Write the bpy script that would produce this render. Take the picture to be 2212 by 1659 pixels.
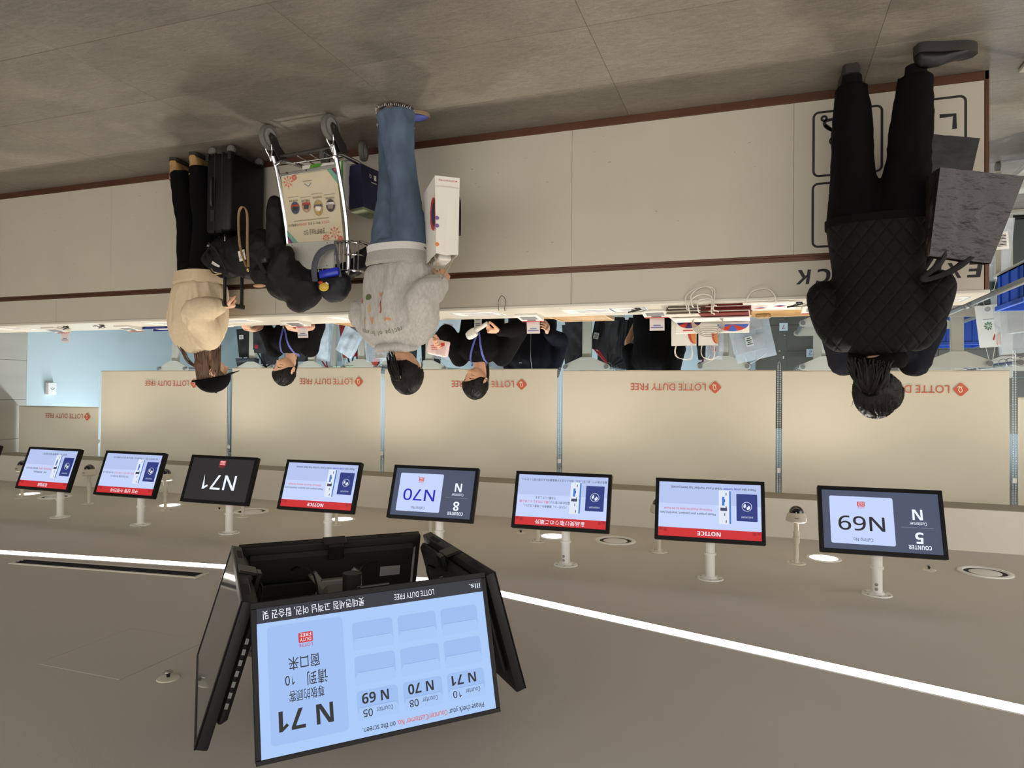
import bpy, bmesh, math, random
import numpy as np
from mathutils import Vector, Matrix, noise
rnd = random.Random(7)
SC = bpy.context.scene
COL = SC.collection
PI = math.pi
V = Vector
for _o in list(bpy.data.objects):
    bpy.data.objects.remove(_o)

# ---------------------------------------------------------------- camera, light, exposure
# The photograph was taken with the phone held upside down: the camera is rolled by 180 degrees.
CAM_POS = V((0, 0, 1.6))
YAW, PITCH, ROLL = math.radians(19.6), math.radians(-0.735), math.radians(0.53)
fw = V((math.sin(YAW) * math.cos(PITCH), math.cos(YAW) * math.cos(PITCH), math.sin(PITCH)))
rt = V((math.cos(YAW), -math.sin(YAW), 0))
up = rt.cross(fw)
r2 = rt * math.cos(ROLL) + up * math.sin(ROLL)
u2 = -rt * math.sin(ROLL) + up * math.cos(ROLL)
cam = bpy.data.cameras.new('camera')
cam.sensor_width = 36.0
cam.lens = 36.0 * 1503 / 2212
cam.clip_start = 0.05
cam_ob = bpy.data.objects.new('camera', cam)
COL.objects.link(cam_ob)
mw = Matrix((-r2, -u2, -fw)).transposed().to_4x4()      # x = -right, y = -up: upside-down phone
mw.translation = CAM_POS
cam_ob.matrix_world = mw
SC.camera = cam_ob

world = bpy.data.worlds.new('world')
SC.world = world
world.use_nodes = True
bg = world.node_tree.nodes['Background']
bg.inputs[0].default_value = (1.0, 0.95, 0.88, 1)
bg.inputs[1].default_value = 3.0
SC.view_settings.view_transform = 'Standard'
SC.view_settings.look = 'None'
SC.view_settings.exposure = 0.0
SC.view_settings.gamma = 1.0
SC.view_settings.use_curve_mapping = False
SC.cycles.use_denoising = True
SC.cycles.max_bounces = 7
SC.cycles.diffuse_bounces = 4
SC.cycles.glossy_bounces = 3
SC.cycles.transmission_bounces = 6
SC.cycles.transparent_max_bounces = 12
SC.cycles.sample_clamp_indirect = 6.0
SC.cycles.caustics_reflective = False
SC.cycles.caustics_refractive = False

HC = 2.56            # ceiling height


def light(name, kind, loc, energy, color=(1, 1, 1), rot=(0, 0, 0), **kw):
    l = bpy.data.lights.new(name, kind)
    l.energy = energy
    l.color = color
    for k, v in kw.items():
        setattr(l, k, v)
    o = bpy.data.objects.new(name, l)
    o.location = loc
    o.rotation_euler = rot
    COL.objects.link(o)
    return o


WARM = (1.0, 0.93, 0.83)
COOL = (0.80, 0.92, 1.0)
DOWNLIGHTS = [-3.66, -2.01, -0.36, 1.30, 2.945, 4.604, 6.244]
for x in DOWNLIGHTS:
    light('downlight_lamp', 'SPOT', (x, 4.5, HC - 0.012), 112, WARM, spot_size=2.35, spot_blend=0.75, shadow_soft_size=0.07)
# tubes of the storeroom behind the blinds (cool white)
for x in (-2.35, -0.75, 0.85, 2.45, 4.05, 5.65, 7.0):
    light('storeroom_lamp', 'AREA', (x, 6.02, 2.50), 26, COOL, shape='RECTANGLE', size=1.2, size_y=0.16)
for x in (-2.0, 1.4, 4.8):
    light('storeroom_lamp', 'AREA', (x, 7.6, 2.50), 34, COOL, shape='RECTANGLE', size=1.2, size_y=0.16)
# unseen fill spots added behind the camera for general light
for x in (-3.0, 0.0, 3.0, 6.0):
    light('hall_fill', 'SPOT', (x, -0.9, HC - 0.012), 45, WARM, spot_size=2.5, spot_blend=0.8, shadow_soft_size=0.09)

# ---------------------------------------------------------------- materials


def lin(c):
    if isinstance(c, str):
        c = tuple(int(c[i:i + 2], 16) for i in (0, 2, 4))
    return tuple(((v / 255) / 12.92 if v <= 10.3 else ((v / 255 + 0.055) / 1.055) ** 2.4) for v in c)


MATS = {}


def mat(name, col, rough=0.6, metal=0.0, var=0.0, vscale=8.0, bump=0.0, bscale=60.0, spec=0.5, emit=0.0, alpha=1.0,
        trans=0.0, stretch=(1, 1, 1), sheen=0.0, coat=0.0, ior=1.45, co='Object', detail=4.0):
    if name in MATS:
        return MATS[name]
    m = bpy.data.materials.new(name)
    m.use_nodes = True
    nt = m.node_tree
    b = nt.nodes['Principled BSDF']
    c = lin(col)
    b.inputs['Base Color'].default_value = (*c, 1)
    b.inputs['Roughness'].default_value = rough
    b.inputs['Metallic'].default_value = metal
    b.inputs['Specular IOR Level'].default_value = spec
    b.inputs['IOR'].default_value = ior
    b.inputs['Alpha'].default_value = alpha
    b.inputs['Transmission Weight'].default_value = trans
    b.inputs['Sheen Weight'].default_value = sheen
    b.inputs['Coat Weight'].default_value = coat
    if emit:
        b.inputs['Emission Color'].default_value = (*c, 1)
        b.inputs['Emission Strength'].default_value = emit
        b.inputs['Base Color'].default_value = (0.01, 0.01, 0.01, 1)
    if var or bump:
        tc = nt.nodes.new('ShaderNodeTexCoord')
        mp = nt.nodes.new('ShaderNodeMapping')
        mp.inputs['Scale'].default_value = stretch
        if co == 'World':
            g = nt.nodes.new('ShaderNodeNewGeometry')
            nt.links.new(g.outputs['Position'], mp.inputs['Vector'])
        else:
            nt.links.new(tc.outputs[co], mp.inputs['Vector'])
    if var:
        n = nt.nodes.new('ShaderNodeTexNoise')
        n.inputs['Scale'].default_value = vscale
        n.inputs['Detail'].default_value = detail
        nt.links.new(mp.outputs[0], n.inputs['Vector'])
        rp = nt.nodes.new('ShaderNodeValToRGB')
        rp.color_ramp.elements[0].position = 0.3
        rp.color_ramp.elements[1].position = 0.7
        rp.color_ramp.elements[0].color = (*[x * (1 - var) for x in c], 1)
        rp.color_ramp.elements[1].color = (*[min(1, x * (1 + var)) for x in c], 1)
        nt.links.new(n.outputs['Fac'], rp.inputs['Fac'])
        nt.links.new(rp.outputs[0], b.inputs['Base Color'])
    if bump:
        n2 = nt.nodes.new('ShaderNodeTexNoise')
        n2.inputs['Scale'].default_value = bscale
        n2.inputs['Detail'].default_value = 3
        nt.links.new(mp.outputs[0], n2.inputs['Vector'])
        bp = nt.nodes.new('ShaderNodeBump')
        bp.inputs['Strength'].default_value = bump
        bp.inputs['Distance'].default_value = 0.01
        nt.links.new(n2.outputs['Fac'], bp.inputs['Height'])
        nt.links.new(bp.outputs[0], b.inputs['Normal'])
    MATS[name] = m
    return m


def ncoat(m):
    return m


M_CEIL = mat('painted_ceiling', 'c0bab1', 0.9, var=0.015, vscale=2, bump=0.05, bscale=180)
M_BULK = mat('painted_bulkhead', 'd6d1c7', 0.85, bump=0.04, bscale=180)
M_BULKSHADE = mat('bulkhead_shade_tone', '9a9384', 0.9, bump=0.04, bscale=180)  # bulkhead paint darkened: shade on its underside put into the colour
M_STRIP = mat('light_strip_diffuser', 'fff6ea', 0.5, emit=18.0)
M_LAMP = mat('downlight_lens', 'fff4e4', 0.4, emit=7.0)
M_WHITE = mat('white_powder_coat', 'dcdad6', 0.35, bump=0.02, bscale=200)
M_CREAMP = mat('cream_plastic', 'cfc9b8', 0.4, bump=0.02, bscale=200)
M_BLACKP = mat('black_plastic', '0c0c0d', 0.42, bump=0.03, bscale=400)
M_BEZEL = mat('glossy_black_bezel', '08080a', 0.38, spec=0.25)
M_DARKG = mat('dark_grey_plastic', '1f1f20', 0.55, spec=0.3, bump=0.05, bscale=300)
M_GREY = mat('mid_grey_plastic', '6b6b69', 0.5)
M_STEEL = mat('brushed_steel', 'b9bbbd', 0.28, 1.0, bump=0.02, bscale=90)
M_CHROME = mat('chrome', 'd5d7d9', 0.12, 1.0, bump=0.01, bscale=60)
M_SCREW = mat('screw_steel', '8a8782', 0.35, 0.9)
M_HOLE = mat('dark_recess', '1a1815', 0.8)
M_SMOKE = mat('smoked_dome', '111214', 0.08, spec=0.8, coat=0.5)
M_COUNTER = mat('counter_laminate', 'b9b2a3', 0.42, var=0.03, vscale=3, bump=0.03, bscale=120)
M_TOP = mat('white_countertop', 'cfcabc', 0.3, var=0.02, vscale=5)
M_TRIM = mat('brown_metal_trim', '5a3b2c', 0.32, 0.35, var=0.18, vscale=3, stretch=(1, 1, 6), bump=0.02)
M_BLIND = mat('cream_blind_cloth', 'cfc6b3', 0.85, var=0.015, vscale=3, bump=0.05, bscale=350)
_nt = M_BLIND.node_tree
_b = _nt.nodes['Principled BSDF']; _tr = _nt.nodes.new('ShaderNodeBsdfTranslucent'); _tr.inputs[0].default_value = (*lin('e6dfd2'), 1)
_mx = _nt.nodes.new('ShaderNodeMixShader'); _mx.inputs[0].default_value = 0.36
_nt.links.new(_b.outputs[0], _mx.inputs[1]); _nt.links.new(_tr.outputs[0], _mx.inputs[2])
_nt.links.new(_mx.outputs[0], _nt.nodes['Material Output'].inputs[0])
M_TERRA = mat('terracotta_print', 'b5583f', 0.8)
M_CREAMINK = mat('cream_ink', 'd8ceb8', 0.8)
M_BLACKINK = mat('black_vinyl', '17161a', 0.55, var=0.05, bump=0.02)
M_CLEAR = mat('clear_acrylic', 'dfe8ee', 0.1, alpha=0.35, spec=0.6, var=0.02)
M_WHITEPAPER = mat('white_paper', 'e4e0d8', 0.75, var=0.02, vscale=4, bump=0.02)


def floor_material():
    m = bpy.data.materials.new('stone_tile')
    m.use_nodes = True
    nt = m.node_tree
    b = nt.nodes['Principled BSDF']
    g = nt.nodes.new('ShaderNodeNewGeometry')
    oi = nt.nodes.new('ShaderNodeObjectInfo')
    # every tile gets its own shift and tone
    add = nt.nodes.new('ShaderNodeVectorMath'); add.operation = 'MULTIPLY_ADD'
    nt.links.new(oi.outputs['Random'], add.inputs[0])
    add.inputs[1].default_value = (13, 7, 3)
    nt.links.new(g.outputs['Position'], add.inputs[2])
    def noise_n(scale, detail, stretch, dist=0.0):
        mp = nt.nodes.new('ShaderNodeMapping'); mp.inputs['Scale'].default_value = stretch
        mp.inputs['Rotation'].default_value = (0, 0, 0.5)
        nt.links.new(add.outputs[0], mp.inputs['Vector'])
        n = nt.nodes.new('ShaderNodeTexNoise'); n.inputs['Scale'].default_value = scale
        n.inputs['Detail'].default_value = detail; n.inputs['Distortion'].default_value = dist
        nt.links.new(mp.outputs[0], n.inputs['Vector'])
        return n
    n1 = noise_n(1.7, 6, (1, 1.6, 1), 0.6)
    n2 = noise_n(26, 8, (0.5, 2.2, 1), 1.6)
    n3 = noise_n(140, 3, (1, 1, 1))
    r1 = nt.nodes.new('ShaderNodeValToRGB')
    r1.color_ramp.elements[0].position = 0.30; r1.color_ramp.elements[0].color = (*lin('70695f'), 1)
    r1.color_ramp.elements[1].position = 0.72; r1.color_ramp.elements[1].color = (*lin('837b70'), 1)
    nt.links.new(n1.outputs['Fac'], r1.inputs['Fac'])
    r2_ = nt.nodes.new('ShaderNodeValToRGB')
    r2_.color_ramp.elements[0].position = 0.35; r2_.color_ramp.elements[0].color = (0.78, 0.78, 0.78, 1)
    r2_.color_ramp.elements[1].position = 0.68; r2_.color_ramp.elements[1].color = (1.16, 1.16, 1.15, 1)
    nt.links.new(n2.outputs['Fac'], r2_.inputs['Fac'])
    mx = nt.nodes.new('ShaderNodeMixRGB'); mx.blend_type = 'MULTIPLY'; mx.inputs[0].default_value = 0.8
    nt.links.new(r1.outputs[0], mx.inputs[1]); nt.links.new(r2_.outputs[0], mx.inputs[2])
    r3 = nt.nodes.new('ShaderNodeValToRGB')
    r3.color_ramp.elements[0].position = 0.3; r3.color_ramp.elements[0].color = (0.85, 0.85, 0.85, 1)
    r3.color_ramp.elements[1].position = 0.75; r3.color_ramp.elements[1].color = (1.2, 1.2, 1.2, 1)
    nt.links.new(n3.outputs['Fac'], r3.inputs['Fac'])
    mx2 = nt.nodes.new('ShaderNodeMixRGB'); mx2.blend_type = 'MULTIPLY'; mx2.inputs[0].default_value = 0.8
    nt.links.new(mx.outputs[0], mx2.inputs[1]); nt.links.new(r3.outputs[0], mx2.inputs[2])
    nt.links.new(mx2.outputs[0], b.inputs['Base Color'])
    b.inputs['Roughness'].default_value = 0.42
    bp = nt.nodes.new('ShaderNodeBump'); bp.inputs['Strength'].default_value = 0.12; bp.inputs['Distance'].default_value = 0.004
    nt.links.new(n2.outputs['Fac'], bp.inputs['Height']); nt.links.new(bp.outputs[0], b.inputs['Normal'])
    return m


M_TILE = floor_material()
M_GROUT = mat('dark_grout', '3c372f', 0.9)

# ---------------------------------------------------------------- mesh helpers


class MB:
    """Collects shapes and links them as one mesh object."""

    def __init__(s):
        s.v = []
        s.f = []

    def add(s, vs, fs):
        n = len(s.v)
        s.v += [tuple(p) for p in vs]
        s.f += [tuple(i + n for i in f) for f in fs]
        return s

    def box(s, c, size, R=None, bevel=0.0, seg=1):
        bm = bmesh.new()
        bmesh.ops.create_cube(bm, size=1)
        for q in bm.verts:
            q.co = V((q.co.x * size[0], q.co.y * size[1], q.co.z * size[2]))
        if bevel:
            bmesh.ops.bevel(bm, geom=list(bm.edges), offset=bevel, segments=seg, profile=0.5, affect='EDGES')
        M = (R or Matrix.Identity(3))
        c = V(c)
        bm.verts.index_update()
        s.add([M @ q.co + c for q in bm.verts], [[q.index for q in f.verts] for f in bm.faces])
        bm.free()
        return s

    def span(s, a, b, bevel=0.0, seg=1):
        return s.box([(a[i] + b[i]) / 2 for i in range(3)], [abs(b[i] - a[i]) for i in range(3)], bevel=bevel, seg=seg)

    def quad(s, a, b, c, d):
        return s.add([a, b, c, d], [(0, 1, 2, 3)])

    def loft(s, rings, caps=True, closed=False):
        n = len(rings[0])
        vs = [p for r in rings for p in r]
        fs = []
        m = len(rings)
        for i in range(m if closed else m - 1):
            j = (i + 1) % m
            for k in range(n):
                l = (k + 1) % n
                fs.append((i * n + k, i * n + l, j * n + l, j * n + k))
        if caps and not closed:
            fs.append(tuple(reversed(range(n))))
            fs.append(tuple(range((m - 1) * n, m * n)))
        return s.add(vs, fs)

    def tube(s, pts, r, seg=10, closed=False, caps=True, flat=None, upv=None):
        pts = [V(p) for p in pts]
        rr = r if isinstance(r, (list, tuple)) else [r] * len(pts)
        rings = []
        n = len(pts)
        prev = None
        for i, p in enumerate(pts):
            if closed:
                t = pts[(i + 1) % n] - pts[i - 1]
            else:
                t = pts[min(i + 1, n - 1)] - pts[max(i - 1, 0)]
            t = t.normalized() if t.length > 1e-9 else V((0, 0, 1))
            if prev is None:
                a = V(upv) if upv is not None else (V((0, 0, 1)) if abs(t.z) < 0.9 else V((1, 0, 0)))
                a = (a - t * a.dot(t)).normalized()
            else:
                a = prev - t * prev.dot(t)
                a = a.normalized() if a.length > 1e-6 else t.orthogonal().normalized()
            prev = a
            b = t.cross(a)
            fl = flat or 1.0
            rings.append([p + (a * math.cos(2 * PI * k / seg) * fl + b * math.sin(2 * PI * k / seg)) * rr[i] for k in range(seg)])
        return s.loft(rings, caps=caps, closed=closed)

    def cyl(s, a, b, r, r1=None, seg=20):
        return s.tube([a, b], [r, r if r1 is None else r1], seg)

    def lathe(s, prof, seg=28, c=(0, 0, 0), R=None, caps=True):
        M = R or Matrix.Identity(3)
        c = V(c)
        rings = [[M @ V((r * math.cos(2 * PI * k / seg), r * math.sin(2 * PI * k / seg), z)) + c for k in range(seg)] for r, z in prof]
        return s.loft(rings, caps=caps)

    def ell(s, c, rad, R=None, nu=20, nv=12):
        M = R or Matrix.Identity(3)
        c = V(c)
        rings = []
        for j in range(1, nv):
            t = PI * j / nv
            rings.append([M @ V((rad[0] * math.sin(t) * math.cos(2 * PI * k / nu), rad[1] * math.sin(t) * math.sin(2 * PI * k / nu), -rad[2] * math.cos(t))) + c for k in range(nu)])
        n0 = len(s.v)
        s.loft(rings, caps=False)
        a, b = len(s.v), len(s.v) + 1
        s.v += [tuple(M @ V((0, 0, -rad[2])) + c), tuple(M @ V((0, 0, rad[2])) + c)]
        last = n0 + (nv - 2) * nu
        for k in range(nu):
            l = (k + 1) % nu
            s.f.append((n0 + l, n0 + k, a))
            s.f.append((last + k, last + l, b))
        return s

    def prism(s, outline, frame, depth):
        """outline of 2D points in frame (origin, x, y, n), extruded by depth along n"""
        o, x, y, n = frame
        top = [o + x * p[0] + y * p[1] + n * depth for p in outline]
        bot = [o + x * p[0] + y * p[1] for p in outline]
        return s.loft([bot, top])

    def mesh(s, name, m, smooth=35):
        me = bpy.data.meshes.new(name)
        me.from_pydata(s.v, [], s.f)
        me.validate()
        if m is not None:
            me.materials.append(m)
        bm = bmesh.new()
        bm.from_mesh(me)
        bmesh.ops.recalc_face_normals(bm, faces=list(bm.faces))
        bm.to_mesh(me)
        bm.free()
        if smooth:
            me.shade_smooth()
            me.set_sharp_from_angle(angle=math.radians(smooth))
        return me

    def build(s, name, m, parent=None, smooth=35, label=None):
        return link(name, s.mesh(name, m, smooth), parent, label)


def link(name, me, parent=None, label=None, mw=None):
    o = bpy.data.objects.new(name, me)
    COL.objects.link(o)
    if parent:
        o.parent = parent
    if mw is not None:
        o.matrix_local = mw
    if label:
        o['label'] = label
    return o


def thing(name, label, cat, loc=(0, 0, 0), rotz=0.0, group=None, rot=None):
    o = bpy.data.objects.new(name, None)
    COL.objects.link(o)
    o.empty_display_size = 0.1
    o.location = loc
    o.rotation_euler = rot or (0, 0, rotz)
    o['label'] = label
    o['category'] = cat
    if group:
        o['group'] = group
    return o


def tag(o, label, cat, group=None):
    o['label'] = label
    o['category'] = cat
    if group:
        o['group'] = group
    return o


def struct(o):
    o['kind'] = 'structure'
    return o


def kids(o):
    return [c for c in COL.objects if c.parent == o]


def dup(root, loc, rotz=None, label=None):
    r = root.copy()
    COL.objects.link(r)
    r.location = loc
    if rotz is not None:
        r.rotation_euler = (0, 0, rotz)
    if label:
        r['label'] = label
    for ch in kids(root):
        c = ch.copy(); COL.objects.link(c); c.parent = r
        for g in kids(ch):
            d = g.copy(); COL.objects.link(d); d.parent = c
    return r


def smoothpts(pts, n=6, closed=False):
    """Catmull-Rom through the points"""
    P = [V(p) for p in pts]
    out = []
    m = len(P)
    rng = range(m) if closed else range(m - 1)
    for i in rng:
        p0 = P[i - 1] if (i > 0 or closed) else P[0]
        p1, p2 = P[i], P[(i + 1) % m]
        p3 = P[(i + 2) % m] if (i + 2 < m or closed) else P[-1]
        for k in range(n):
            t = k / n
            out.append(0.5 * ((2 * p1) + (p2 - p0) * t + (2 * p0 - 5 * p1 + 4 * p2 - p3) * t * t + (3 * p1 - p0 - 3 * p2 + p3) * t ** 3))
    if not closed:
        out.append(P[-1])
    return out


def rrect(x0, y0, x1, y1, r, n=5):
    pts = []
    for cx, cy, a0 in ((x1 - r, y1 - r, 0), (x0 + r, y1 - r, 90), (x0 + r, y0 + r, 180), (x1 - r, y0 + r, 270)):
        for k in range(n + 1):
            a = math.radians(a0 + 90 * k / n)
            pts.append((cx + r * math.cos(a), cy + r * math.sin(a)))
    return pts


# ---------------------------------------------------------------- flat print: lettering and shapes on a plane
class Plane:
    """A print surface: origin at its lower left corner, x to the right, y up, n towards the reader; w by h metres."""

    def __init__(s, o, x, y, w, h, parent=None):
        s.o, s.x, s.y, s.w, s.h, s.parent = V(o), V(x).normalized(), V(y).normalized(), w, h, parent
        s.n = s.x.cross(s.y)

    def M(s, u, v, lift):
        m = Matrix((s.x, s.y, s.n)).transposed().to_4x4()
        m.translation = s.o + s.x * (u * s.w) + s.y * (v * s.h) + s.n * lift
        return m

    def poly(s, name, pts, m, lift=0.0006, label=None):
        """pts in fractions of the plane"""
        ps = [s.o + s.x * (p[0] * s.w) + s.y * (p[1] * s.h) + s.n * lift for p in pts]
        mb = MB().add(ps, [tuple(range(len(ps)))])
        me = bpy.data.meshes.new(name)
        me.from_pydata(mb.v, [], mb.f)
        me.materials.append(m)
        return link(name, me, s.parent, label)

    def rr(s, name, x0, y0, x1, y1, r, m, lift=0.0006, label=None):
        """rounded rectangle, corner radius r in metres"""
        pts = rrect(x0 * s.w, y0 * s.h, x1 * s.w, y1 * s.h, r)
        return s.poly(name, [(p[0] / s.w, p[1] / s.h) for p in pts], m, lift, label)

    def rect(s, name, x0, y0, x1, y1, m, lift=0.0006, label=None):
        return s.poly(name, [(x0, y0), (x1, y0), (x1, y1), (x0, y1)], m, lift, label)

    def text(s, body, u, v, size, m, align='LEFT', bold=0.0, lift=0.001, width=None, name='lettering', label=None, shear=0.0, plain=False):
        """size = cap height in metres; width = wanted total width in metres"""
        me = text_mesh(body, align, bold, m, shear, plain).copy() if width else text_mesh(body, align, bold, m, shear, plain)
        k = size / 0.72
        sx = k
        if width:
            xs = [q.co.x for q in me.vertices]
            sx = width / max(1e-6, max(xs) - min(xs))
        mm = s.M(u, v, lift) @ Matrix.Diagonal((sx, k, 1, 1))
        return link(name, me, s.parent, label, mm)


TXT = {}


def sans(body, heavy):
    """the sans-serif alphabet of the bundled fonts, light or heavy"""
    o = ''
    for c in body:
        if 'A' <= c <= 'Z': o += chr((0x1D5D4 if heavy else 0x1D5A0) + ord(c) - 65)
        elif 'a' <= c <= 'z': o += chr((0x1D5EE if heavy else 0x1D5BA) + ord(c) - 97)
        elif '0' <= c <= '9': o += chr((0x1D7EC if heavy else 0x1D7E2) + ord(c) - 48)
        else: o += c
    return o


def text_mesh(body, align, bold, m, shear=0.0, plain=False):
    key = (body, align, bold, m.name, shear, plain)
    if key in TXT:
        return TXT[key]
    cu = bpy.data.curves.new('lettering', 'FONT')
    cjk = any(ord(c) > 0x2E80 for c in body)
    cu.body = body if plain else sans(body, bold >= 0.018)
    cu.align_x = align
    cu.size = 1
    cu.offset = min(bold, 0.003) if cjk else (0.0 if bold >= 0.018 and not plain else bold)
    cu.resolution_u = 3
    cu.shear = shear
    o = bpy.data.objects.new('lettering', cu)
    COL.objects.link(o)
    dg = bpy.context.evaluated_depsgraph_get()
    me = bpy.data.meshes.new_from_object(o.evaluated_get(dg))
    me.name = 'lettering'
    bpy.data.objects.remove(o)
    me.materials.clear()
    me.materials.append(m)
    TXT[key] = me
    return me
# ================================================================ THE SETTING
XL, XR, YN, YF = -4.6, 7.65, -3.0, 9.6       # extent of the place
fl = struct(MB().span((XL, YN, -0.03), (XR, YF, -0.006)).build('floor', M_GROUT))
# stone tiles 1.21 x 0.595 m, laid in a straight grid
tile_me = MB().box((0, 0, -0.0045), (1.207, 0.592, 0.009), bevel=0.0012).mesh('floor_tile', M_TILE)
for i in range(-3, 7):
    for j in range(-2, 13):
        cx, cy = -0.493 + 1.208 * i + 0.604, 2.345 + 0.594 * j + 0.297
        if XL < cx - 0.6 and cx + 0.6 < XR + 0.62 and cy < YF:
            link('floor_tile', tile_me, fl).location = (cx, cy, 0)

# ceiling with the square cut of the access hatch
HX0, HX1, HY0, HY1 = 1.985, 2.375, 1.742, 2.138
mb = MB()
for a, b in (((XL, YN), (XR, HY0)), ((XL, HY1), (XR, YF)), ((XL, HY0), (HX0, HY1)), ((HX1, HY0), (XR, HY1))):
    mb.span((a[0], a[1], HC), (b[0], b[1], HC + 0.05))
ceil = struct(mb.build('ceiling', M_CEIL, smooth=0))
struct(MB().span((XL, YN, HC + 0.05), (XR, YF, HC + 0.08)).build('trim_2', M_HOLE))
MB().span((HX0 + 0.004, HY0 + 0.004, HC - 0.0005), (HX1 - 0.004, HY1 - 0.004, HC + 0.03)).build('access_panel', M_CEIL, ceil, 0)

# bulkhead above the counter, open pocket for the roller blinds behind it
BY0, BY1, BZ = 5.06, 5.345, 2.30
bulk = struct(MB().span((XL, BY0, BZ), (XR, BY1, HC)).build('trim_1', M_BULK, smooth=0))
MB().span((XL, BY0 + 0.006, BZ - 0.004), (XR, BY1, BZ)).build('underside_shade', M_BULKSHADE, bulk, 0)  # thin sheet carrying the painted shade below the bulkhead

# walls: the tiled end wall right of the counter, the pale blue back wall of the storeroom
def wall_mat(name, col):
    return mat(name, col, 0.7, var=0.05, vscale=2.2, bump=0.04, bscale=40, co='World', stretch=(1, 0.4, 3))
M_ENDW = wall_mat('grey_stone_wall', 'a9a59b')
M_BLUEW = mat('pale_blue_wall', 'b4c3c8', 0.75, bump=0.03, bscale=90)
wr = struct(MB().span((XR + 0.012, YN, 0), (XR + 0.1, YF, HC)).build('wall_right', M_GROUT))
for j in range(10):
    for k in range(6):
        y0, z0 = -2.95 + 0.934 * j, 0.43 * k
        if y0 > 5.4: continue
        MB().span((XR, y0 + 0.0015, z0 + 0.0015), (XR + 0.012, min(5.455, y0 + 0.9325), min(HC, z0 + 0.4285)), bevel=0.001).build('wall_panel', M_ENDW, wr)
BWY = 8.75
MB().span((XR + 0.001, 5.457, 0), (XR + 0.012, YF, HC)).build('plain_panel', M_BLUEW, wr)
wb = struct(MB().span((XL, BWY, 0), (XR, BWY + 0.08, HC + 0.4)).build('wall_back', M_BLUEW))
wl = struct(MB().span((XL - 0.08, 4.6, 0), (XL, YF, HC + 0.4)).build('wall_left', M_BLUEW))
sc_ = struct(MB().span((XL, BY1 + 0.1, 2.74), (XR, YF, 2.80)).build('ceiling_storeroom', M_CEIL))

# ---------------------------------------------------------------- the counter
CF, CB, CH, CX0, CX1 = 3.968, 4.45, 1.092, -1.050, XR - 0.01
ct = thing('service_counter', 'long cream service counter with brown metal trims running the whole width', 'counter', (0, CF, 0))
def part(mb, name, m, par, **k):
    """mb in world coordinates, parent without rotation"""
    off = V(par.location)
    if par.parent:
        off = off + V(par.parent.location)
    mb.v = [tuple(V(p) - off) for p in mb.v]
    return mb.build(name, m, par, **k)
# carcass behind the panels
part(MB().span((CX0 + 0.02, CF + 0.02, 0.0), (CX1, CB - 0.03, CH - 0.03)), 'carcass', M_COUNTER, ct)
seams = [CX0 + 0.018, -0.165, 1.05, 2.26, 3.47, 4.68, 5.89, CX1]
for a, b in zip(seams[:-1], seams[1:]):
    part(MB().span((a + 0.0006, CF, 0.045), (b - 0.0006, CF + 0.02, 0.852), bevel=0.0008), 'lower_panel', M_COUNTER, ct)
seams = [CX0 + 0.018, 1.05, 3.15, 5.25, CX1]
for a, b in zip(seams[:-1], seams[1:]):
    part(MB().span((a + 0.0012, CF, 0.889), (b - 0.0012, CF + 0.02, CH - 0.018), bevel=0.001), 'upper_panel', M_COUNTER, ct)
part(MB().span((CX0, CF - 0.004, 0.0), (CX1, CF + 0.02, 0.044), bevel=0.002), 'skirting', M_TRIM, ct, label='brown metal skirting at the floor')
part(MB().span((CX0, CF - 0.001, 0.853), (CX1, CF + 0.018, 0.864), bevel=0.001).span((CX0, CF + 0.010, 0.864), (CX1, CF + 0.02, 0.888)).span((CX0, CF - 0.002, 0.879), (CX1, CF + 0.018, 0.888), bevel=0.001), 'middle_trim', M_TRIM, ct, label='brown grooved metal trim under the upper panels')
part(MB().span((CX0 - 0.002, CF - 0.004, 0.0), (CX0 + 0.018, CF + 0.02, CH - 0.018), bevel=0.002), 'corner_trim', M_TRIM, ct, label='brown upright trim on the counter end')
part(MB().span((CX0 + 0.001, CF + 0.02, 0.0), (CX0 + 0.02, CB, CH - 0.018)), 'end_panel', M_COUNTER, ct)
part(MB().span((CX0 - 0.004, CF - 0.006, CH - 0.018), (CX1, CB, CH), bevel=0.0025), 'countertop', M_TOP, ct)
part(MB().span((CX0 + 0.02, CB - 0.03, 0.0), (CX1, CB - 0.01, CH - 0.018)), 'back_panel', M_COUNTER, ct)

# black vinyl letters and pictograms on the counter front
cp = Plane((0, -0.0004, 0), (1, 0, 0), (0, 0, 1), 1, 1, ct)
for ch, x0, x1 in (('E', -1.026, -0.958), ('X', -0.945, -0.868), ('P', -0.852, -0.785), ('T', -0.61, -0.54), ('R', -0.525, -0.455), ('A', -0.442, -0.365), ('C', -0.345, -0.272), ('K', -0.252, -0.178)):
    me = text_mesh(ch, 'LEFT', 0.02, M_BLACKINK, 0.12).copy()
    xs = [q.co.x for q in me.vertices]
    k = 0.080 / 0.75
    sx = (x1 - x0) / (max(xs) - min(xs))
    mm = Matrix.Translation((x0 - min(xs) * sx, -0.0008, 0.936)) @ Matrix(((1, 0, 0), (0, 0, -1), (0, 1, 0))).to_4x4() @ Matrix.Diagonal((sx, k, 1, 1))
    # letters lean slightly
    o = link('lettering', me, ct, None, mm)
    o['label'] = 'black vinyl letter on the counter front'

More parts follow.
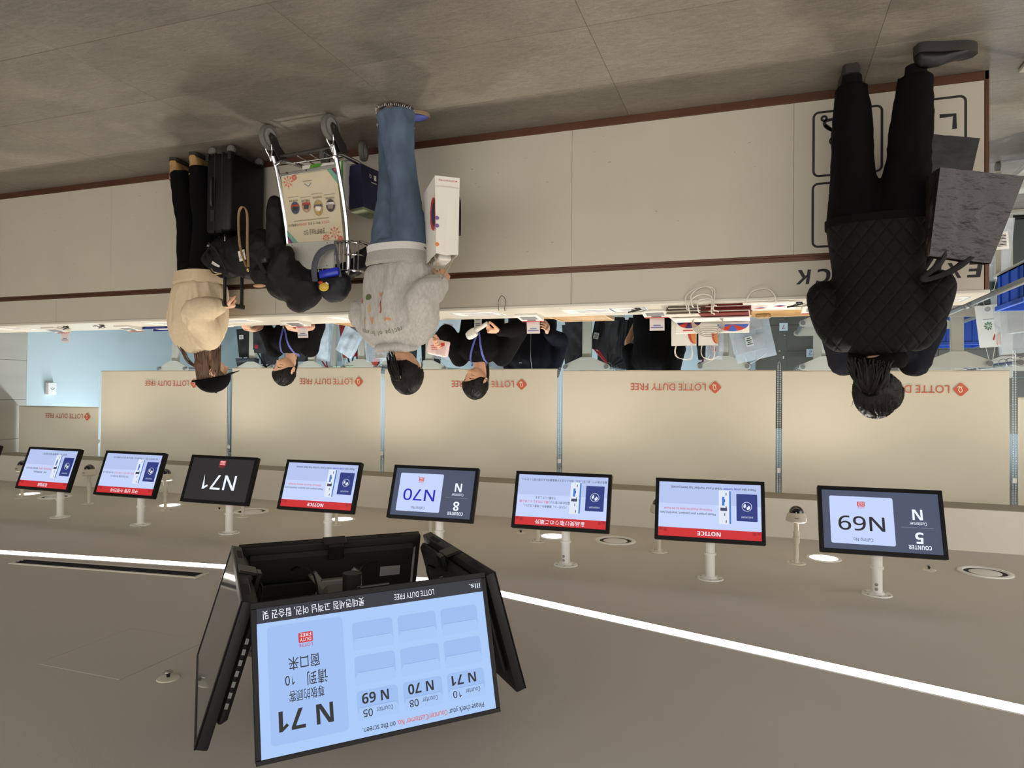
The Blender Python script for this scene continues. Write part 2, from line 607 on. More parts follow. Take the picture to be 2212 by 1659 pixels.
def ring(pl, name, x0, y0, x1, y1, r, t, m, lift=0.0005, label=None):
    a = rrect(x0, y0, x1, y1, r)
    b = rrect(x0 + t, y0 + t, x1 - t, y1 - t, max(0.001, r - t))
    n = len(a)
    vs = [pl.o + pl.x * p[0] + pl.y * p[1] + pl.n * lift for p in a + b]
    fs = [(i, (i + 1) % n, n + (i + 1) % n, n + i) for i in range(n)]
    me = bpy.data.meshes.new(name); me.from_pydata([tuple(q) for q in vs], [], fs); me.materials.append(m)
    return link(name, me, pl.parent, label)
def stroke(pl, name, pts, t, m, lift=0.0005, closed=False):
    """flat line of width t along 2D points"""
    P2 = [V((p[0], p[1], 0)) for p in pts]
    n = len(P2); L = []; R_ = []
    for i in range(n):
        if closed:
            d = P2[(i + 1) % n] - P2[i - 1]
        else:
            d = P2[min(i + 1, n - 1)] - P2[max(i - 1, 0)]
        d.normalize(); q = V((-d.y, d.x, 0)) * t / 2
        L.append(P2[i] + q); R_.append(P2[i] - q)
    vs = [pl.o + pl.x * p.x + pl.y * p.y + pl.n * lift for p in L + R_]
    fs = [(i, (i + 1) % n, n + (i + 1) % n, n + i) for i in range(n if closed else n - 1)]
    me = bpy.data.meshes.new(name); me.from_pydata([tuple(q) for q in vs], [], fs); me.materials.append(m)
    return link(name, me, pl.parent)
def disc_pts(cx, cy, r, n=24):
    return [(cx + r * math.cos(2 * PI * k / n), cy + r * math.sin(2 * PI * k / n)) for k in range(n)]
T = 0.0115
for x0, y0, x1, y1 in ((-0.589, 0.105, -0.256, 0.452), (-0.958, 0.105, -0.635, 0.452), (-0.587, 0.481, -0.253, 0.824), (-0.958, 0.481, -0.635, 0.824)):
    ring(cp, 'pictogram_frame', x0, y0, x1, y1, 0.032, T, M_BLACKINK)
# luggage pictograms
stroke(cp, 'pictogram', [(-0.905, 0.27), (-0.905, 0.20), (-0.84, 0.20)], 0.02, M_BLACKINK)
stroke(cp, 'pictogram', smoothpts([(-0.375, 0.225, 0), (-0.325, 0.195, 0), (-0.315, 0.165, 0), (-0.345, 0.155, 0), (-0.43, 0.155, 0)], 6), 0.016, M_BLACKINK)
stroke(cp, 'pictogram', [(-0.318, 0.180), (-0.402, 0.262)], 0.016, M_BLACKINK)
stroke(cp, 'pictogram', disc_pts(-0.312, 0.145, 0.0115), 0.012, M_BLACKINK, closed=True)
stroke(cp, 'pictogram', disc_pts(-0.360, 0.268, 0.0165), 0.016, M_BLACKINK, closed=True)
stroke(cp, 'pictogram', [(-0.345, 0.545), (-0.345, 0.685), (-0.43, 0.685)], 0.02, M_BLACKINK)
stroke(cp, 'pictogram', [(-0.50, 0.55), (-0.50, 0.685), (-0.43, 0.685)], 0.02, M_BLACKINK)
stroke(cp, 'pictogram', [(-0.77, 0.55), (-0.77, 0.72), (-0.70, 0.72)], 0.02, M_BLACKINK)
# scuffs on the lower panels
M_SCUFF = mat('scuff_mark', '6d665a', 0.7)
rs = random.Random(3)
for k in range(46):
    x, z, w = rs.uniform(-0.15, 5.5), rs.choice([rs.uniform(0.1, 0.3), rs.uniform(0.1, 0.75)]), rs.uniform(0.004, 0.016)
    stroke(cp, 'scuff_mark', [(x, z), (x + w * 0.6, z + rs.uniform(-.002, .002)), (x + w, z + rs.uniform(-.003, .003))], rs.uniform(0.0012, 0.0028), M_SCUFF)

# ================================================================ ON AND UNDER THE CEILING
# ---- V-shaped light line let into the ceiling
def strip(name, a, b, label):
    a, b = V((*a, HC)), V((*b, HC))
    d = (b - a).normalized(); nrm = V((-d.y, d.x, 0))
    t = thing(name, label, 'light', (a + b) / 2, group='light lines in the ceiling')
    L = (b - a).length / 2; R = Matrix((d, nrm, V((0, 0, 1)))).transposed()
    mb = MB().box((0, 0, -0.001), (2 * L, 0.074, 0.003), R)
    o = mb.build('diffuser', M_STRIP, t)
    mb = MB()
    for sgn in (-1, 1):
        mb.box(nrm * sgn * 0.0395, -0 or (2 * L, 0.005, 0.006), R)
    mb.build('frame', M_WHITE, t)
strip('ceiling_light_line', (-2.60, 2.011), (1.492, 3.222), 'slim white light line in ceiling running behind the display cluster towards the near corner')
strip('ceiling_light_line', (1.526, 3.222), (7.6, 2.356), 'slim white light line in ceiling beside the slot air vent')

# ---- slot air vent
vt = thing('slot_air_vent', 'long narrow slot air vent in the ceiling next to the light line', 'vent', (3.29, 2.797, HC), rotz=math.radians(-6.9))
L = 0.575
mb = MB()
for s_ in (-1, 1):
    mb.box((0, s_ * 0.047, -0.003), (2 * L + 0.02, 0.016, 0.006), bevel=0.001)
    mb.box((s_ * L, 0, -0.003), (0.016, 0.094, 0.006), bevel=0.001)
mb.build('frame', M_CREAMP, vt)
MB().box((0, 0, -0.0005), (2 * L, 0.09, 0.002)).build('backing', M_HOLE, vt)
for k in range(3):
    MB().box((0, -0.024 + 0.024 * k, -0.004), (2 * L - 0.01, 0.005, 0.007), bevel=0.001).build('blade', M_DARKG, vt)

# ---- downlights
dn = {0: 'leftmost round downlight in view, beside the counter-five screen', 1: 'round downlight above the counter behind the Japanese notice screen',
      2: 'round downlight behind the English notice screen fifth from left', 3: 'round downlight behind the dome camera near the N71 screen', 4: 'farthest round downlight by the stone end wall'}
mdl = MB()
mdl.lathe([(0.078, -0.004), (0.096, -0.005), (0.098, -0.001), (0.098, 0.0)], 36, caps=False)
ring_me = mdl.mesh('trim_ring', M_WHITE)
lens_me = MB().lathe([(0.0, -0.003), (0.079, -0.003), (0.079, 0.001), (0.0, 0.001)], 36).mesh('lens', M_LAMP)
for i, x in enumerate(DOWNLIGHTS):
    lab = dn.get(i - 2, 'round downlight in the ceiling ' + ('far ' if i == 0 else '') + 'left of the counter end, out of frame')
    t = thing('downlight', lab, 'light', (x, 4.5, HC), group='round ceiling downlights')
    link('trim_ring', ring_me, t); link('lens', lens_me, t)

# ---- round ceiling speakers / diffusers
spk = [(-1.167, 4.47, 'round white ceiling speaker left of the counter-five screen'), (0.883, 4.52, 'round white ceiling speaker between the two red notice screens at left'),
       (3.79, 4.52, 'round white ceiling speaker behind the N71 screen post'), (5.874, 4.46, 'round white ceiling speaker farthest along the counter')]
mb = MB().lathe([(0.132, 0.0), (0.131, -0.006), (0.122, -0.009), (0.108, -0.007), (0.103, 0.0)], 40, caps=False)
sp_ring = mb.mesh('rim', M_WHITE)
sp_gap = MB().lathe([(0.0, -0.0005), (0.104, -0.0005), (0.104, 0.001), (0, 0.001)], 40).mesh('gap', M_HOLE)
sp_disc = MB().lathe([(0.0, -0.004), (0.074, -0.004), (0.078, -0.002), (0.078, 0.0), (0, 0.0)], 40).mesh('cone_cover', M_WHITE)
for x, y, lab in spk:
    t = thing('ceiling_speaker', lab, 'speaker', (x, y, HC), group='round ceiling speakers')
    link('rim', sp_ring, t); link('gap', sp_gap, t); link('cone_cover', sp_disc, t)

# ---- sprinklers
spr = [(-0.89, 4.43, 'sprinkler head left of the counter-five screen'), (1.536, 4.52, 'sprinkler head behind the Japanese notice screen'), (4.074, 4.48, 'sprinkler head beside the N71 screen'), (1.848, 1.81, 'sprinkler head beside the square access panel')]
s1 = MB().lathe([(0.0, -0.006), (0.012, -0.007), (0.034, -0.003), (0.036, 0.0), (0, 0)], 28).mesh('rose', M_CREAMP)
s2 = MB().lathe([(0.006, -0.022), (0.008, -0.018), (0.006, -0.014), (0.005, -0.006)], 14).mesh('bulb', M_DARKG)
s3 = MB().lathe([(0.0, -0.026), (0.013, -0.025), (0.014, -0.022), (0.0, -0.021)], 20).mesh('deflector', M_SCREW)
for x, y, lab in spr:
    t = thing('fire_sprinkler', lab, 'sprinkler', (x, y, HC), group='ceiling sprinkler heads')
    for n_, me in (('rose', s1), ('bulb', s2), ('deflector', s3)):
        link(n_, me, t)

# ---- dome cameras on short posts
dm_flange = MB().lathe([(0.0, -0.004), (0.052, -0.004), (0.053, 0.0), (0, 0)], 30)
dm_flange = dm_flange.mesh('ceiling_plate', M_CREAMP)
dm_screw = MB().lathe([(0.0, -0.007), (0.004, -0.0065), (0.0045, -0.004), (0, -0.004)], 10).mesh('screw', M_SCREW)
dm_post = MB().cyl((0, 0, -0.003), (0, 0, -0.245), 0.0125, seg=18).cyl((0, 0, -0.115), (0, 0, -0.150), 0.0185, seg=18).cyl((0, 0, -0.152), (0, 0, -0.182), 0.0165, seg=18).mesh('post', M_CREAMP)
dm_house = MB().lathe([(0.0, -0.235), (0.046, -0.236), (0.056, -0.242), (0.056, -0.256), (0.050, -0.280), (0.041, -0.290), (0.0, -0.290)], 36).mesh('housing', M_CREAMP)
dm_dome = MB().lathe([(0.040 * math.cos(a), -0.289 - 0.040 * math.sin(a)) for a in [PI / 2 * k / 8 for k in range(8)]] + [(0.001, -0.329)], 32).mesh('dome', M_SMOKE)
dm_cable = MB().tube(smoothpts([(0.012, 0.004, -0.165), (0.028, 0.006, -0.20), (0.034, 0.004, -0.238)], 5), 0.002, 6).mesh('cable', mat('white_cable', 'cfd3da', 0.5))
dm_logo = MB().box((0, -0.0545, -0.263), (0.024, 0.002, 0.003), Matrix.Rotation(math.radians(-14), 3, 'X')).mesh('maker_mark', M_DARKG)
names = ['first dome camera from the left, beside the counter-five screen', 'dome camera half hidden behind the second screen from the left', 'dome camera hidden behind the Japanese notice screen',
         'dome camera post behind the counter-eight screen', 'dome camera behind the English notice screen fifth from left', 'dome camera hidden behind the black N71 screen', 'dome camera just left of the Korean notice screen, half hidden by it',
         'dome camera standing free between the Korean and Chinese notice screens', 'dome camera half hidden behind the Chinese notice screen']
for i, x in enumerate([-0.201, 0.575, 1.35, 2.12, 2.87, 3.70, 4.463, 5.287, 6.079]):
    t = thing('dome_camera', names[i], 'camera', (x, 4.315, HC), group='dome cameras over the counter')
    fo = link('ceiling_plate', dm_flange, t)
    for k in range(4):
        a = PI / 4 + k * PI / 2
        link('screw', dm_screw, fo).location = (0.040 * math.cos(a), 0.040 * math.sin(a), 0)
    link('post', dm_post, t); h = link('housing', dm_house, t); link('dome', dm_dome, t); link('maker_mark', dm_logo, h)
    if i in (6, 7):
        link('cable', dm_cable, t)
t = thing('dome_camera', 'flat dome camera fixed straight to the ceiling near the end wall', 'camera', (6.95, 4.55, HC), group=None)
MB().lathe([(0.0, 0), (0.06, 0), (0.062, -0.02), (0.05, -0.042), (0, -0.042)], 30).build('housing', M_CREAMP, t)
MB().lathe([(0.040 * math.cos(a), -0.040 - 0.036 * math.sin(a)) for a in [PI / 2 * k / 8 for k in range(8)]] + [(0.001, -0.076)], 28).build('dome', M_SMOKE, t)

# ---------------------------------------------------------------- hanging number screens
S_BG = mat('screen_pale_blue', 'c3d2fb', emit=1.0)
S_BG2 = mat('screen_pale_blue_lower', 'b3c3ee', emit=1.0)
S_RED = mat('screen_red', 'c91f27', emit=1.0)
S_DRED = mat('screen_dark_red', 'a51219', emit=1.0)
S_WHITE = mat('screen_white', 'eef4ff', emit=1.0)
S_NAVY = mat('screen_slate', '414b64', emit=1.0)
S_BLACK = mat('screen_black', '15151a', emit=1.0)
S_INK = mat('screen_black_text', '101018', emit=1.0)
S_BLUE = mat('screen_blue_text', '0a08b4', emit=1.0)
S_TXT = mat('screen_grey_text', '3a3f5c', emit=1.0)
S_RTXT = mat('screen_red_text', 'd23a4a', emit=1.0)
S_PASS = mat('screen_passport_blue', '1d2f7c', emit=1.0)
S_LINE = mat('screen_line', '8a93ad', emit=1.0)
S_CARD = mat('screen_boarding_card', 'dfe6f4', emit=1.0)
S_MBLUE = mat('screen_mid_blue', '3a78c8', emit=1.0)
S_BAND = mat('screen_ticker_band', '1c2130', emit=1.0)

MW, MH, BZL = 0.54, 0.318, 0.019            # casing and bezel
TILT = math.radians(19.0)


def logo_box(p, cx, cy, w, h, tm=None):
    """the red duty free badge, centre and size in fractions"""
    p.rr('badge', cx - w / 2, cy - h / 2, cx + w / 2, cy + h * 0.18, 0.003, S_RED, 0.0014)
    fh = h * p.h
    p.text('DUTY', cx, cy - h * 0.13, fh * 0.22, S_WHITE, 'CENTER', 0.01, 0.002, width=w * p.w * 0.78)
    p.text('FREE', cx, cy - h * 0.43, fh * 0.22, S_WHITE, 'CENTER', 0.01, 0.002, width=w * p.w * 0.78)
    p.text('LOTTE', cx, cy + h * 0.26, fh * 0.2, S_RED, 'CENTER', 0.005, 0.002, width=w * p.w * 0.95)


def notice(p, title, body, foot):
    p.rect('picture_field', 0, 0, 1, 0.40, S_BG2, 0.0004)
    p.rect('title_band', 0, 0.838, 1, 1, S_RED)
    for x0, d in ((0.0, 1), (1.0, -1)):
        p.rect('band_square', min(x0 + d * 0.01, x0 + d * 0.04), 0.845, max(x0 + d * 0.01, x0 + d * 0.04), 0.895, S_DRED, 0.0009)
        p.rect('band_square', min(x0 + d * 0.05, x0 + d * 0.085), 0.855, max(x0 + d * 0.05, x0 + d * 0.085), 0.915, S_DRED, 0.0009)
    p.text(title[0], 0.5, 0.888, p.h * 0.072, S_WHITE, 'CENTER', 0.018, 0.0015, width=title[1] * p.w)
    p.rr('passport', 0.035, 0.175, 0.235, 0.665, 0.004, S_PASS, 0.0009)
    p.text('PASSPORT', 0.135, 0.245 + 0.33, p.h * 0.030, S_CARD, 'CENTER', 0.0, 0.0015)
    cx, cy, r = 0.135 * p.w, 0.40 * p.h, 0.082 * p.h
    stroke(Plane(p.o, p.x, p.y, 1, 1, p.parent), 'globe', disc_pts(cx, cy, r), 0.0022, S_CARD, 0.0013, closed=True)
    for pts in ([(-.6, .55), (-.1, .75), (.1, .3), (-.2, .0), (-.35, -.25), (-.75, 0)], [(.15, .1), (.6, .35), (.75, -.1), (.4, -.7), (.2, -.35)]):
        p.poly('continent', [((cx + q[0] * r) / p.w, (cy + q[1] * r) / p.h) for q in pts], S_CARD, 0.0014)
    p.rr('boarding_card', 0.285, 0.12, 0.405, 0.735, 0.004, S_CARD, 0.0009)
    p.rect('card_band', 0.287, 0.13, 0.304, 0.725, S_MBLUE, 0.0012)
    p.rect('card_field', 0.350, 0.24, 0.374, 0.40, S_MBLUE, 0.0012)
    p.rect('card_barcode', 0.325, 0.44, 0.390, 0.495, S_TXT, 0.0012)
    for k in range(5):
        p.rect('card_line', 0.33 + 0.014 * (k % 2), 0.16 + 0.125 * k, 0.338 + 0.014 * (k % 2), 0.21 + 0.125 * k, S_TXT, 0.0012)
    for txt, u, v, sz, w, m in body:
        p.text(txt, u, v, sz * 1.15 * p.h, m, 'LEFT', 0.010, 0.0013, width=w * p.w if w else None)
    for txt, u, v, sz, w, m in foot:
        p.text(txt, u, v, sz * 1.15 * p.h, m, 'LEFT', 0.010, 0.0013, width=w * p.w if w else None)


def counter_no(p, no, num, m):
    p.text('COUNTER', 0.185, 0.865, p.h * 0.068, S_WHITE, 'CENTER', 0.02, 0.0012, width=0.19 * p.w)
    p.text(no, 0.185, 0.655, p.h * 0.185, S_WHITE, 'CENTER', 0.03, 0.0012)
    p.rect('divider', 0.06, 0.575, 0.33, 0.58, S_LINE, 0.0012)
    p.text('Customer', 0.185, 0.485, p.h * 0.055, S_WHITE, 'CENTER', 0.006, 0.0012, width=0.145 * p.w)
    p.text('N', 0.185, 0.275, p.h * 0.175, S_WHITE, 'CENTER', 0.03, 0.0012)
    p.rr('number_card', 0.385, 0.10, 0.935, 0.905, 0.008, S_BG, 0.0009)
    p.text('Calling No.', 0.66, 0.80, p.h * 0.055, S_TXT, 'CENTER', 0.004, 0.0014, width=0.175 * p.w)
    p.text(num, 0.66, 0.44, p.h * 0.235, m, 'CENTER', 0.009, 0.0014, width=0.40 * p.w)
    logo_box(p, 0.66, 0.245, 0.065, 0.12)


EN = [('Please prepare your passport, boarding pass', 0.435, 0.555, 0.033, 0.55, S_INK), ('Picking-up should be done by the buyer.', 0.47, 0.475, 0.033, 0.48, S_RTXT)]
EF = [('Please take a ', 0.045, 0.075, 0.036, 0.155, S_INK), ('new number', 0.205, 0.075, 0.036, 0.155, S_BLUE), ('ticket if your number has been passed.', 0.372, 0.075, 0.036, 0.51, S_INK)]
JA = [('パスポート、搭乗券をご用意ください。', 0.435, 0.60, 0.036, 0.48, S_INK), ('商品の受け取りは、', 0.40, 0.515, 0.036, 0.23, S_INK), ('購入されましたご本人様', 0.64, 0.515, 0.036, 0.33, S_RTXT), ('でお願いいたします。', 0.56, 0.43, 0.036, 0.24, S_INK)]
JF = [('番号が過ぎてしまいましたら、恐れ入りますが再度番号札をお受け取りください。', 0.01, 0.075, 0.034, 0.96, S_INK)]
KO = [('여권 탑승권을 준비합니다.', 0.50, 0.555, 0.036, 0.33, S_INK), ('상품 수령은 반드시 구매자 본인이', 0.42, 0.465, 0.036, 0.36, S_RTXT), ('하셔야 합니다.', 0.79, 0.465, 0.036, 0.19, S_INK)]
KF = [('대기번호가 지난 고객님께서는 재접수해 주시기 바랍니다.', 0.07, 0.075, 0.036, 0.80, S_INK)]
ZH = [('护照、登机牌准备好。', 0.50, 0.575, 0.036, 0.28, S_INK), ('须购买者本人来取，', 0.42, 0.485, 0.036, 0.27, S_RTXT), ('请准备好相关证件。', 0.70, 0.485, 0.036, 0.26, S_INK)]
ZF = [('如过号！请重新排队取号！', 0.20, 0.085, 0.036, 0.50, S_TXT)]

mon_parts = {}
mb = MB().box((0, 0, -0.020), (MW, MH, 0.030), bevel=0.006, seg=2)
mb.box((0, 0, -0.044), (0.30, 0.19, 0.022), bevel=0.008)
casing_me = mb.mesh('casing', M_BEZEL)
plate = MB().lathe([(0.0, -0.005), (0.066, -0.005), (0.068, 0.0), (0, 0)], 32)
plate.lathe([(0.028, -0.014), (0.036, -0.005), (0.0, -0.005)], 24)
plate_me = plate.mesh('ceiling_plate', M_WHITE)
hole_me = MB().lathe([(0, -0.0065), (0.0055, -0.006), (0.006, -0.0045), (0, -0.0045)], 12).mesh('screw', M_SCREW)
bolt_me = MB().lathe([(0, 0.004), (0.006, 0.0035), (0.0075, 0.0)], 14, R=Matrix.Rotation(math.radians(90), 3, 'X')).mesh('bolt', M_SCREW)


def monitor(x, label, kind, args, yaw=-1.5, bolts=False):
    t = thing('hanging_screen', label, 'screen', (x, 3.787, HC), group='black number screens hung over the counter')
    pl = link('ceiling_plate', plate_me, t)
    for k in range(6):
        a = 2 * PI * k / 6 + 0.4
        link('screw', hole_me, pl).location = (0.053 * math.cos(a), 0.053 * math.sin(a), 0)
    # the square-ended post reaches down behind the casing
    MB().cyl((0, 0, -0.003), (0, 0, -0.33), 0.0245, seg=24).cyl((0, 0, -0.125), (0, 0, -0.137), 0.030, seg=24).build('post', M_WHITE, t)
    if bolts:
        for z in (-0.030, -0.052):
            link('bolt', bolt_me, t).location = (0.006, -0.0245, z)
    y = math.radians(yaw)
    n = V((math.sin(y) * math.cos(TILT), -math.cos(y) * math.cos(TILT), -math.sin(TILT)))
    r = V((math.cos(y), math.sin(y), 0))
    u = n.cross(r)
    c = V((0, -0.105, -0.372))
    R = Matrix((r, u, n)).transposed()
    m4 = R.to_4x4(); m4.translation = c
    MB().box((0, 0.01, -0.07), (0.11, 0.11, 0.035), bevel=0.004).box((0, 0.02, -0.095), (0.05, 0.06, 0.03), bevel=0.003).build('bracket', M_DARKG, t).matrix_local = m4
    case = link('casing', casing_me, t, None, m4)
    w, h = MW - 2 * BZL, MH - 2 * BZL
    p = Plane((-w / 2, -h / 2, -0.0045), (1, 0, 0), (0, 1, 0), w, h, None)
    bgm = {'notice': S_BG, 'counter': S_NAVY, 'plain': S_BLACK}[kind]
    scr = MB().quad(*[V(p.o) + V((a * w, b * h, 0)) for a, b in ((0, 0), (1, 0), (1, 1), (0, 1))]).build('display_panel', bgm, t, 0)
    scr.matrix_local = m4
    p.parent = scr
    if kind == 'notice':
        notice(p, *args)
    elif kind == 'counter':
        counter_no(p, *args)
    else:
        p.text('N71', 0.5, 0.40, p.h * 0.34, S_WHITE, 'CENTER', 0.008, 0.0014, width=0.52 * p.w)
        logo_box(p, 0.5, 0.13, 0.10, 0.17)
    # bezel lip standing proud of the picture
    mb = MB()
    o = 0.0005
    for a, b in (((-MW / 2 + o, -MH / 2 + o), (MW / 2 - o, -h / 2)), ((-MW / 2 + o, h / 2), (MW / 2 - o, MH / 2 - o)), ((-MW / 2 + o, -h / 2), (-w / 2, h / 2)), ((w / 2, -h / 2), (MW / 2 - o, h / 2))):
        mb.span((a[0], a[1], -0.006), (b[0], b[1], 0.0005), bevel=0.0012)
    bz = mb.build('bezel', M_BEZEL, t); bz.matrix_local = m4
    return t


monitor(-0.54, 'hanging screen showing COUNTER 5 and N69, nearest of the row', 'counter', ('5', 'N69', S_INK), -3.5, True)
monitor(0.24, 'hanging screen with red English NOTICE band, beside the N69 screen', 'notice', (('NOTICE', 0.225), EN, EF), -4.5)
monitor(1.02, 'hanging screen with red band in Japanese', 'notice', (('商品受け取りのご案外', 0.55), JA, JF), -3.5, True)
monitor(1.80, 'hanging screen showing COUNTER 8 and blue N70', 'counter', ('8', 'N70', S_BLUE), -2.5)
monitor(2.58, 'hanging screen with red English NOTICE band, beside the black N71 screen', 'notice', (('NOTICE', 0.225), EN, EF), -2.0)
monitor(3.36, 'black hanging screen showing only N71 and a red badge', 'plain', (), -0.8)
monitor(4.14, 'hanging screen with red band in Korean', 'notice', (('구입 상품 수령안내', 0.49), KO, KF), -0.8)
monitor(4.93, 'hanging screen with red band in Chinese', 'notice', (('取货指南', 0.19), ZH, ZF), 0.8)
monitor(5.78, 'farthest hanging screen, cut off by the picture edge', 'counter', ('10', 'N71', S_INK), 0.8)

# ---------------------------------------------------------------- four-sided display cluster
HUB = V((1.140, 1.800, HC))
HY = -43.75
DW, DH, DT = 0.60, 0.354, math.radians(16.2)
dc = thing('display_cluster', 'four black monitors hung back to back, big pale blue queue board facing the viewer', 'display', HUB)
MB().cyl((0, 0, 0), (0, 0, -0.42), 0.028, seg=24).lathe([(0.0, -0.008), (0.09, -0.008), (0.092, 0.0), (0, 0)], 32).box((0, 0, -0.30), (0.16, 0.16, 0.09), Matrix.Rotation(math.radians(HY), 3, 'Z'), bevel=0.006).build('ceiling_mount', M_DARKG, dc)
S_CLBG = mat('queue_board_blue', 'a6c6f5', emit=1.0)
S_CELL = mat('queue_cell', '97b9ee', emit=1.0)
S_CELLHI = mat('queue_cell_light', 'a3c3f3', emit=1.0)
S_CELLLO = mat('queue_cell_line', '7c9cd4', emit=1.0)
S_PANEL = mat('queue_panel', '9bbcf0', emit=1.0)
S_DIM = mat('switched_off_glass', '6f7375', 0.06, 0.55, spec=0.8)
shell = MB().box((0, 0, -0.017), (DW, DH, 0.028), bevel=0.005, seg=2).box((0, -0.015, -0.043), (DW * 0.93, DH * 0.80, 0.03), bevel=0.012)
shell_me = shell.mesh('shell', M_DARKG)
vents = MB()
for sx in (-1, 1):
    for k in range(14):
        vents.box((sx * 0.19 + (k - 6.5) * 0.0062, -DH * 0.5 - 0.0002, -0.018), (0.0032, 0.002, 0.014))
vents_me = vents.mesh('vent_slots', M_HOLE)
arm = MB().box((0, 0.0, -0.068), (0.12, 0.12, 0.02), bevel=0.004).box((0, 0.0, -0.10), (0.075, 0.085, 0.06), bevel=0.01)
for sx in (-1, 1):
    arm.tube([(sx * 0.04, -0.03, -0.065), (sx * 0.075, -0.085, -0.062)], [0.018, 0.014], 10).tube([(sx * 0.04, 0.03, -0.065), (sx * 0.075, 0.085, -0.062)], [0.018, 0.014], 10)
arm_me = arm.mesh('stand_bracket', mat('silver_bracket', '98948f', 0.5, 0.3))
port_me = MB()
for k in range(7):
    port_me.box((-DW * 0.47, -0.08 + k * 0.026, -0.044), (0.003, 0.014, 0.008))
port_me = port_me.mesh('port', M_STEEL)
clip_me = MB().box((0, -DH / 2 - 0.003, -0.03), (0.075, 0.008, 0.05), bevel=0.002).box((0, -DH / 2 + 0.02, -0.062), (0.05, 0.05, 0.016), bevel=0.003).mesh('clip', M_BLACKP)
for k in range(4):
    y = math.radians(HY + 90 * k)
    n = V((math.sin(y) * math.cos(DT), -math.cos(y) * math.cos(DT), -math.sin(DT)))
    r = V((math.cos(y), math.sin(y), 0))
    u = n.cross(r)
    c = V((math.sin(y), -math.cos(y), 0)) * (0.372 if k != 3 else 0.385) + V((0, 0, 2.267 - HC))
    R = Matrix((r, u, n)).transposed()
    roll = math.radians((1.5, -1.1, 0.0, 0.0)[k])
    m4 = (R @ Matrix.Rotation(roll, 3, 'Z')).to_4x4(); m4.translation = c
    sh = link('shell', shell_me, dc, None, m4)
    link('vent_slots', vents_me, sh); link('stand_bracket', arm_me, sh); link('ports', port_me, sh); link('clip', clip_me, sh)
    w, h = DW - 0.024, DH - 0.026
    p = Plane((-w / 2, -h / 2 + 0.002, -0.0015), (1, 0, 0), (0, 1, 0), w, h, None)
    scr = MB().quad(*[V(p.o) + V((a * w, b * h, 0)) for a, b in ((0, 0), (1, 0), (1, 1), (0, 1))]).build('display_panel', S_CLBG if k == 0 else S_DIM, dc, 0, label='lit pale blue queue board' if k == 0 else 'dark glass of the side monitor')
    scr.matrix_local = m4
    mb = MB()
    o = 0.0004
    for a, b in (((-DW / 2 + o, -DH / 2 + o), (DW / 2 - o, -h / 2 + 0.002)), ((-DW / 2 + o, h / 2 + 0.002), (DW / 2 - o, DH / 2 - o)), ((-DW / 2 + o, -h / 2 + 0.002), (-w / 2, h / 2 + 0.002)), ((w / 2, -h / 2 + 0.002), (DW / 2 - o, h / 2 + 0.002))):
        mb.span((a[0], a[1], -0.004), (b[0], b[1], 0.0008), bevel=0.001)
    mb.build('bezel', M_BEZEL, dc).matrix_local = m4
    # cables at the back
    for sx in (-1, 1):
        MB().tube(smoothpts([(sx * 0.14, -0.10, -0.058), (sx * 0.12, -0.125, -0.085), (sx * 0.075, -0.10, -0.10), (sx * 0.05, 0.02, -0.10)], 6), 0.0032, 7).build('cable', M_BLACKP, dc).matrix_local = m4
    if k == 2:
        MB().box((0.19, -0.065, -0.0595), (0.07, 0.035, 0.002)).build('rating_label', mat('silver_label', '9a9a98', 0.5), sh)
        MB().box((-0.14, -0.04, -0.066), (0.2, 0.045, 0.02), bevel=0.004).build('signal_box', M_BLACKP, sh)
        pb = Plane((-0.05, -0.03, -0.0735), (-1, 0, 0), (0, 1, 0), 1, 1, sh)
        Plane((0.03, 0.05, -0.0588), (-1, 0, 0), (0, 1, 0), 1, 1, sh).text('LG', -0.17, 0, 0.010, M_GREY, 'CENTER', 0.01)
    if k:
        continue
    p.parent = scr
    p.rect('ticker_band', 0, 0, 1, 0.105, S_BAND)
    p.text('ills.', 0.008, 0.035, h * 0.036, S_WHITE, 'LEFT', 0.006, 0.0015, width=0.055 * w)
    p.text('LOTTE DUTY FREE', 0.235, 0.033, h * 0.042, S_WHITE, 'LEFT', 0.006, 0.0015, width=0.185 * w)
    p.text('롯데면세점 고객님 여권, 탑승권 및', 0.555, 0.027, h * 0.048, S_WHITE, 'LEFT', 0.008, 0.0015, width=0.42 * w)
    p.text('Please check your ', 0.055, 0.935, h * 0.036, S_INK, 'LEFT', 0.010, 0.0015, width=0.165 * w)
    p.text('Counter/Customer No.', 0.228, 0.935, h * 0.036, mat('screen_orange_text', 'd9604a', emit=1.0), 'LEFT', 0.010, 0.0015, width=0.225 * w)
    p.text('on the screen.', 0.460, 0.935, h * 0.036, S_INK, 'LEFT', 0.010, 0.0015, width=0.140 * w)
    num = [('10', 'N 71'), ('08', 'N 70'), ('05', 'N 69')]
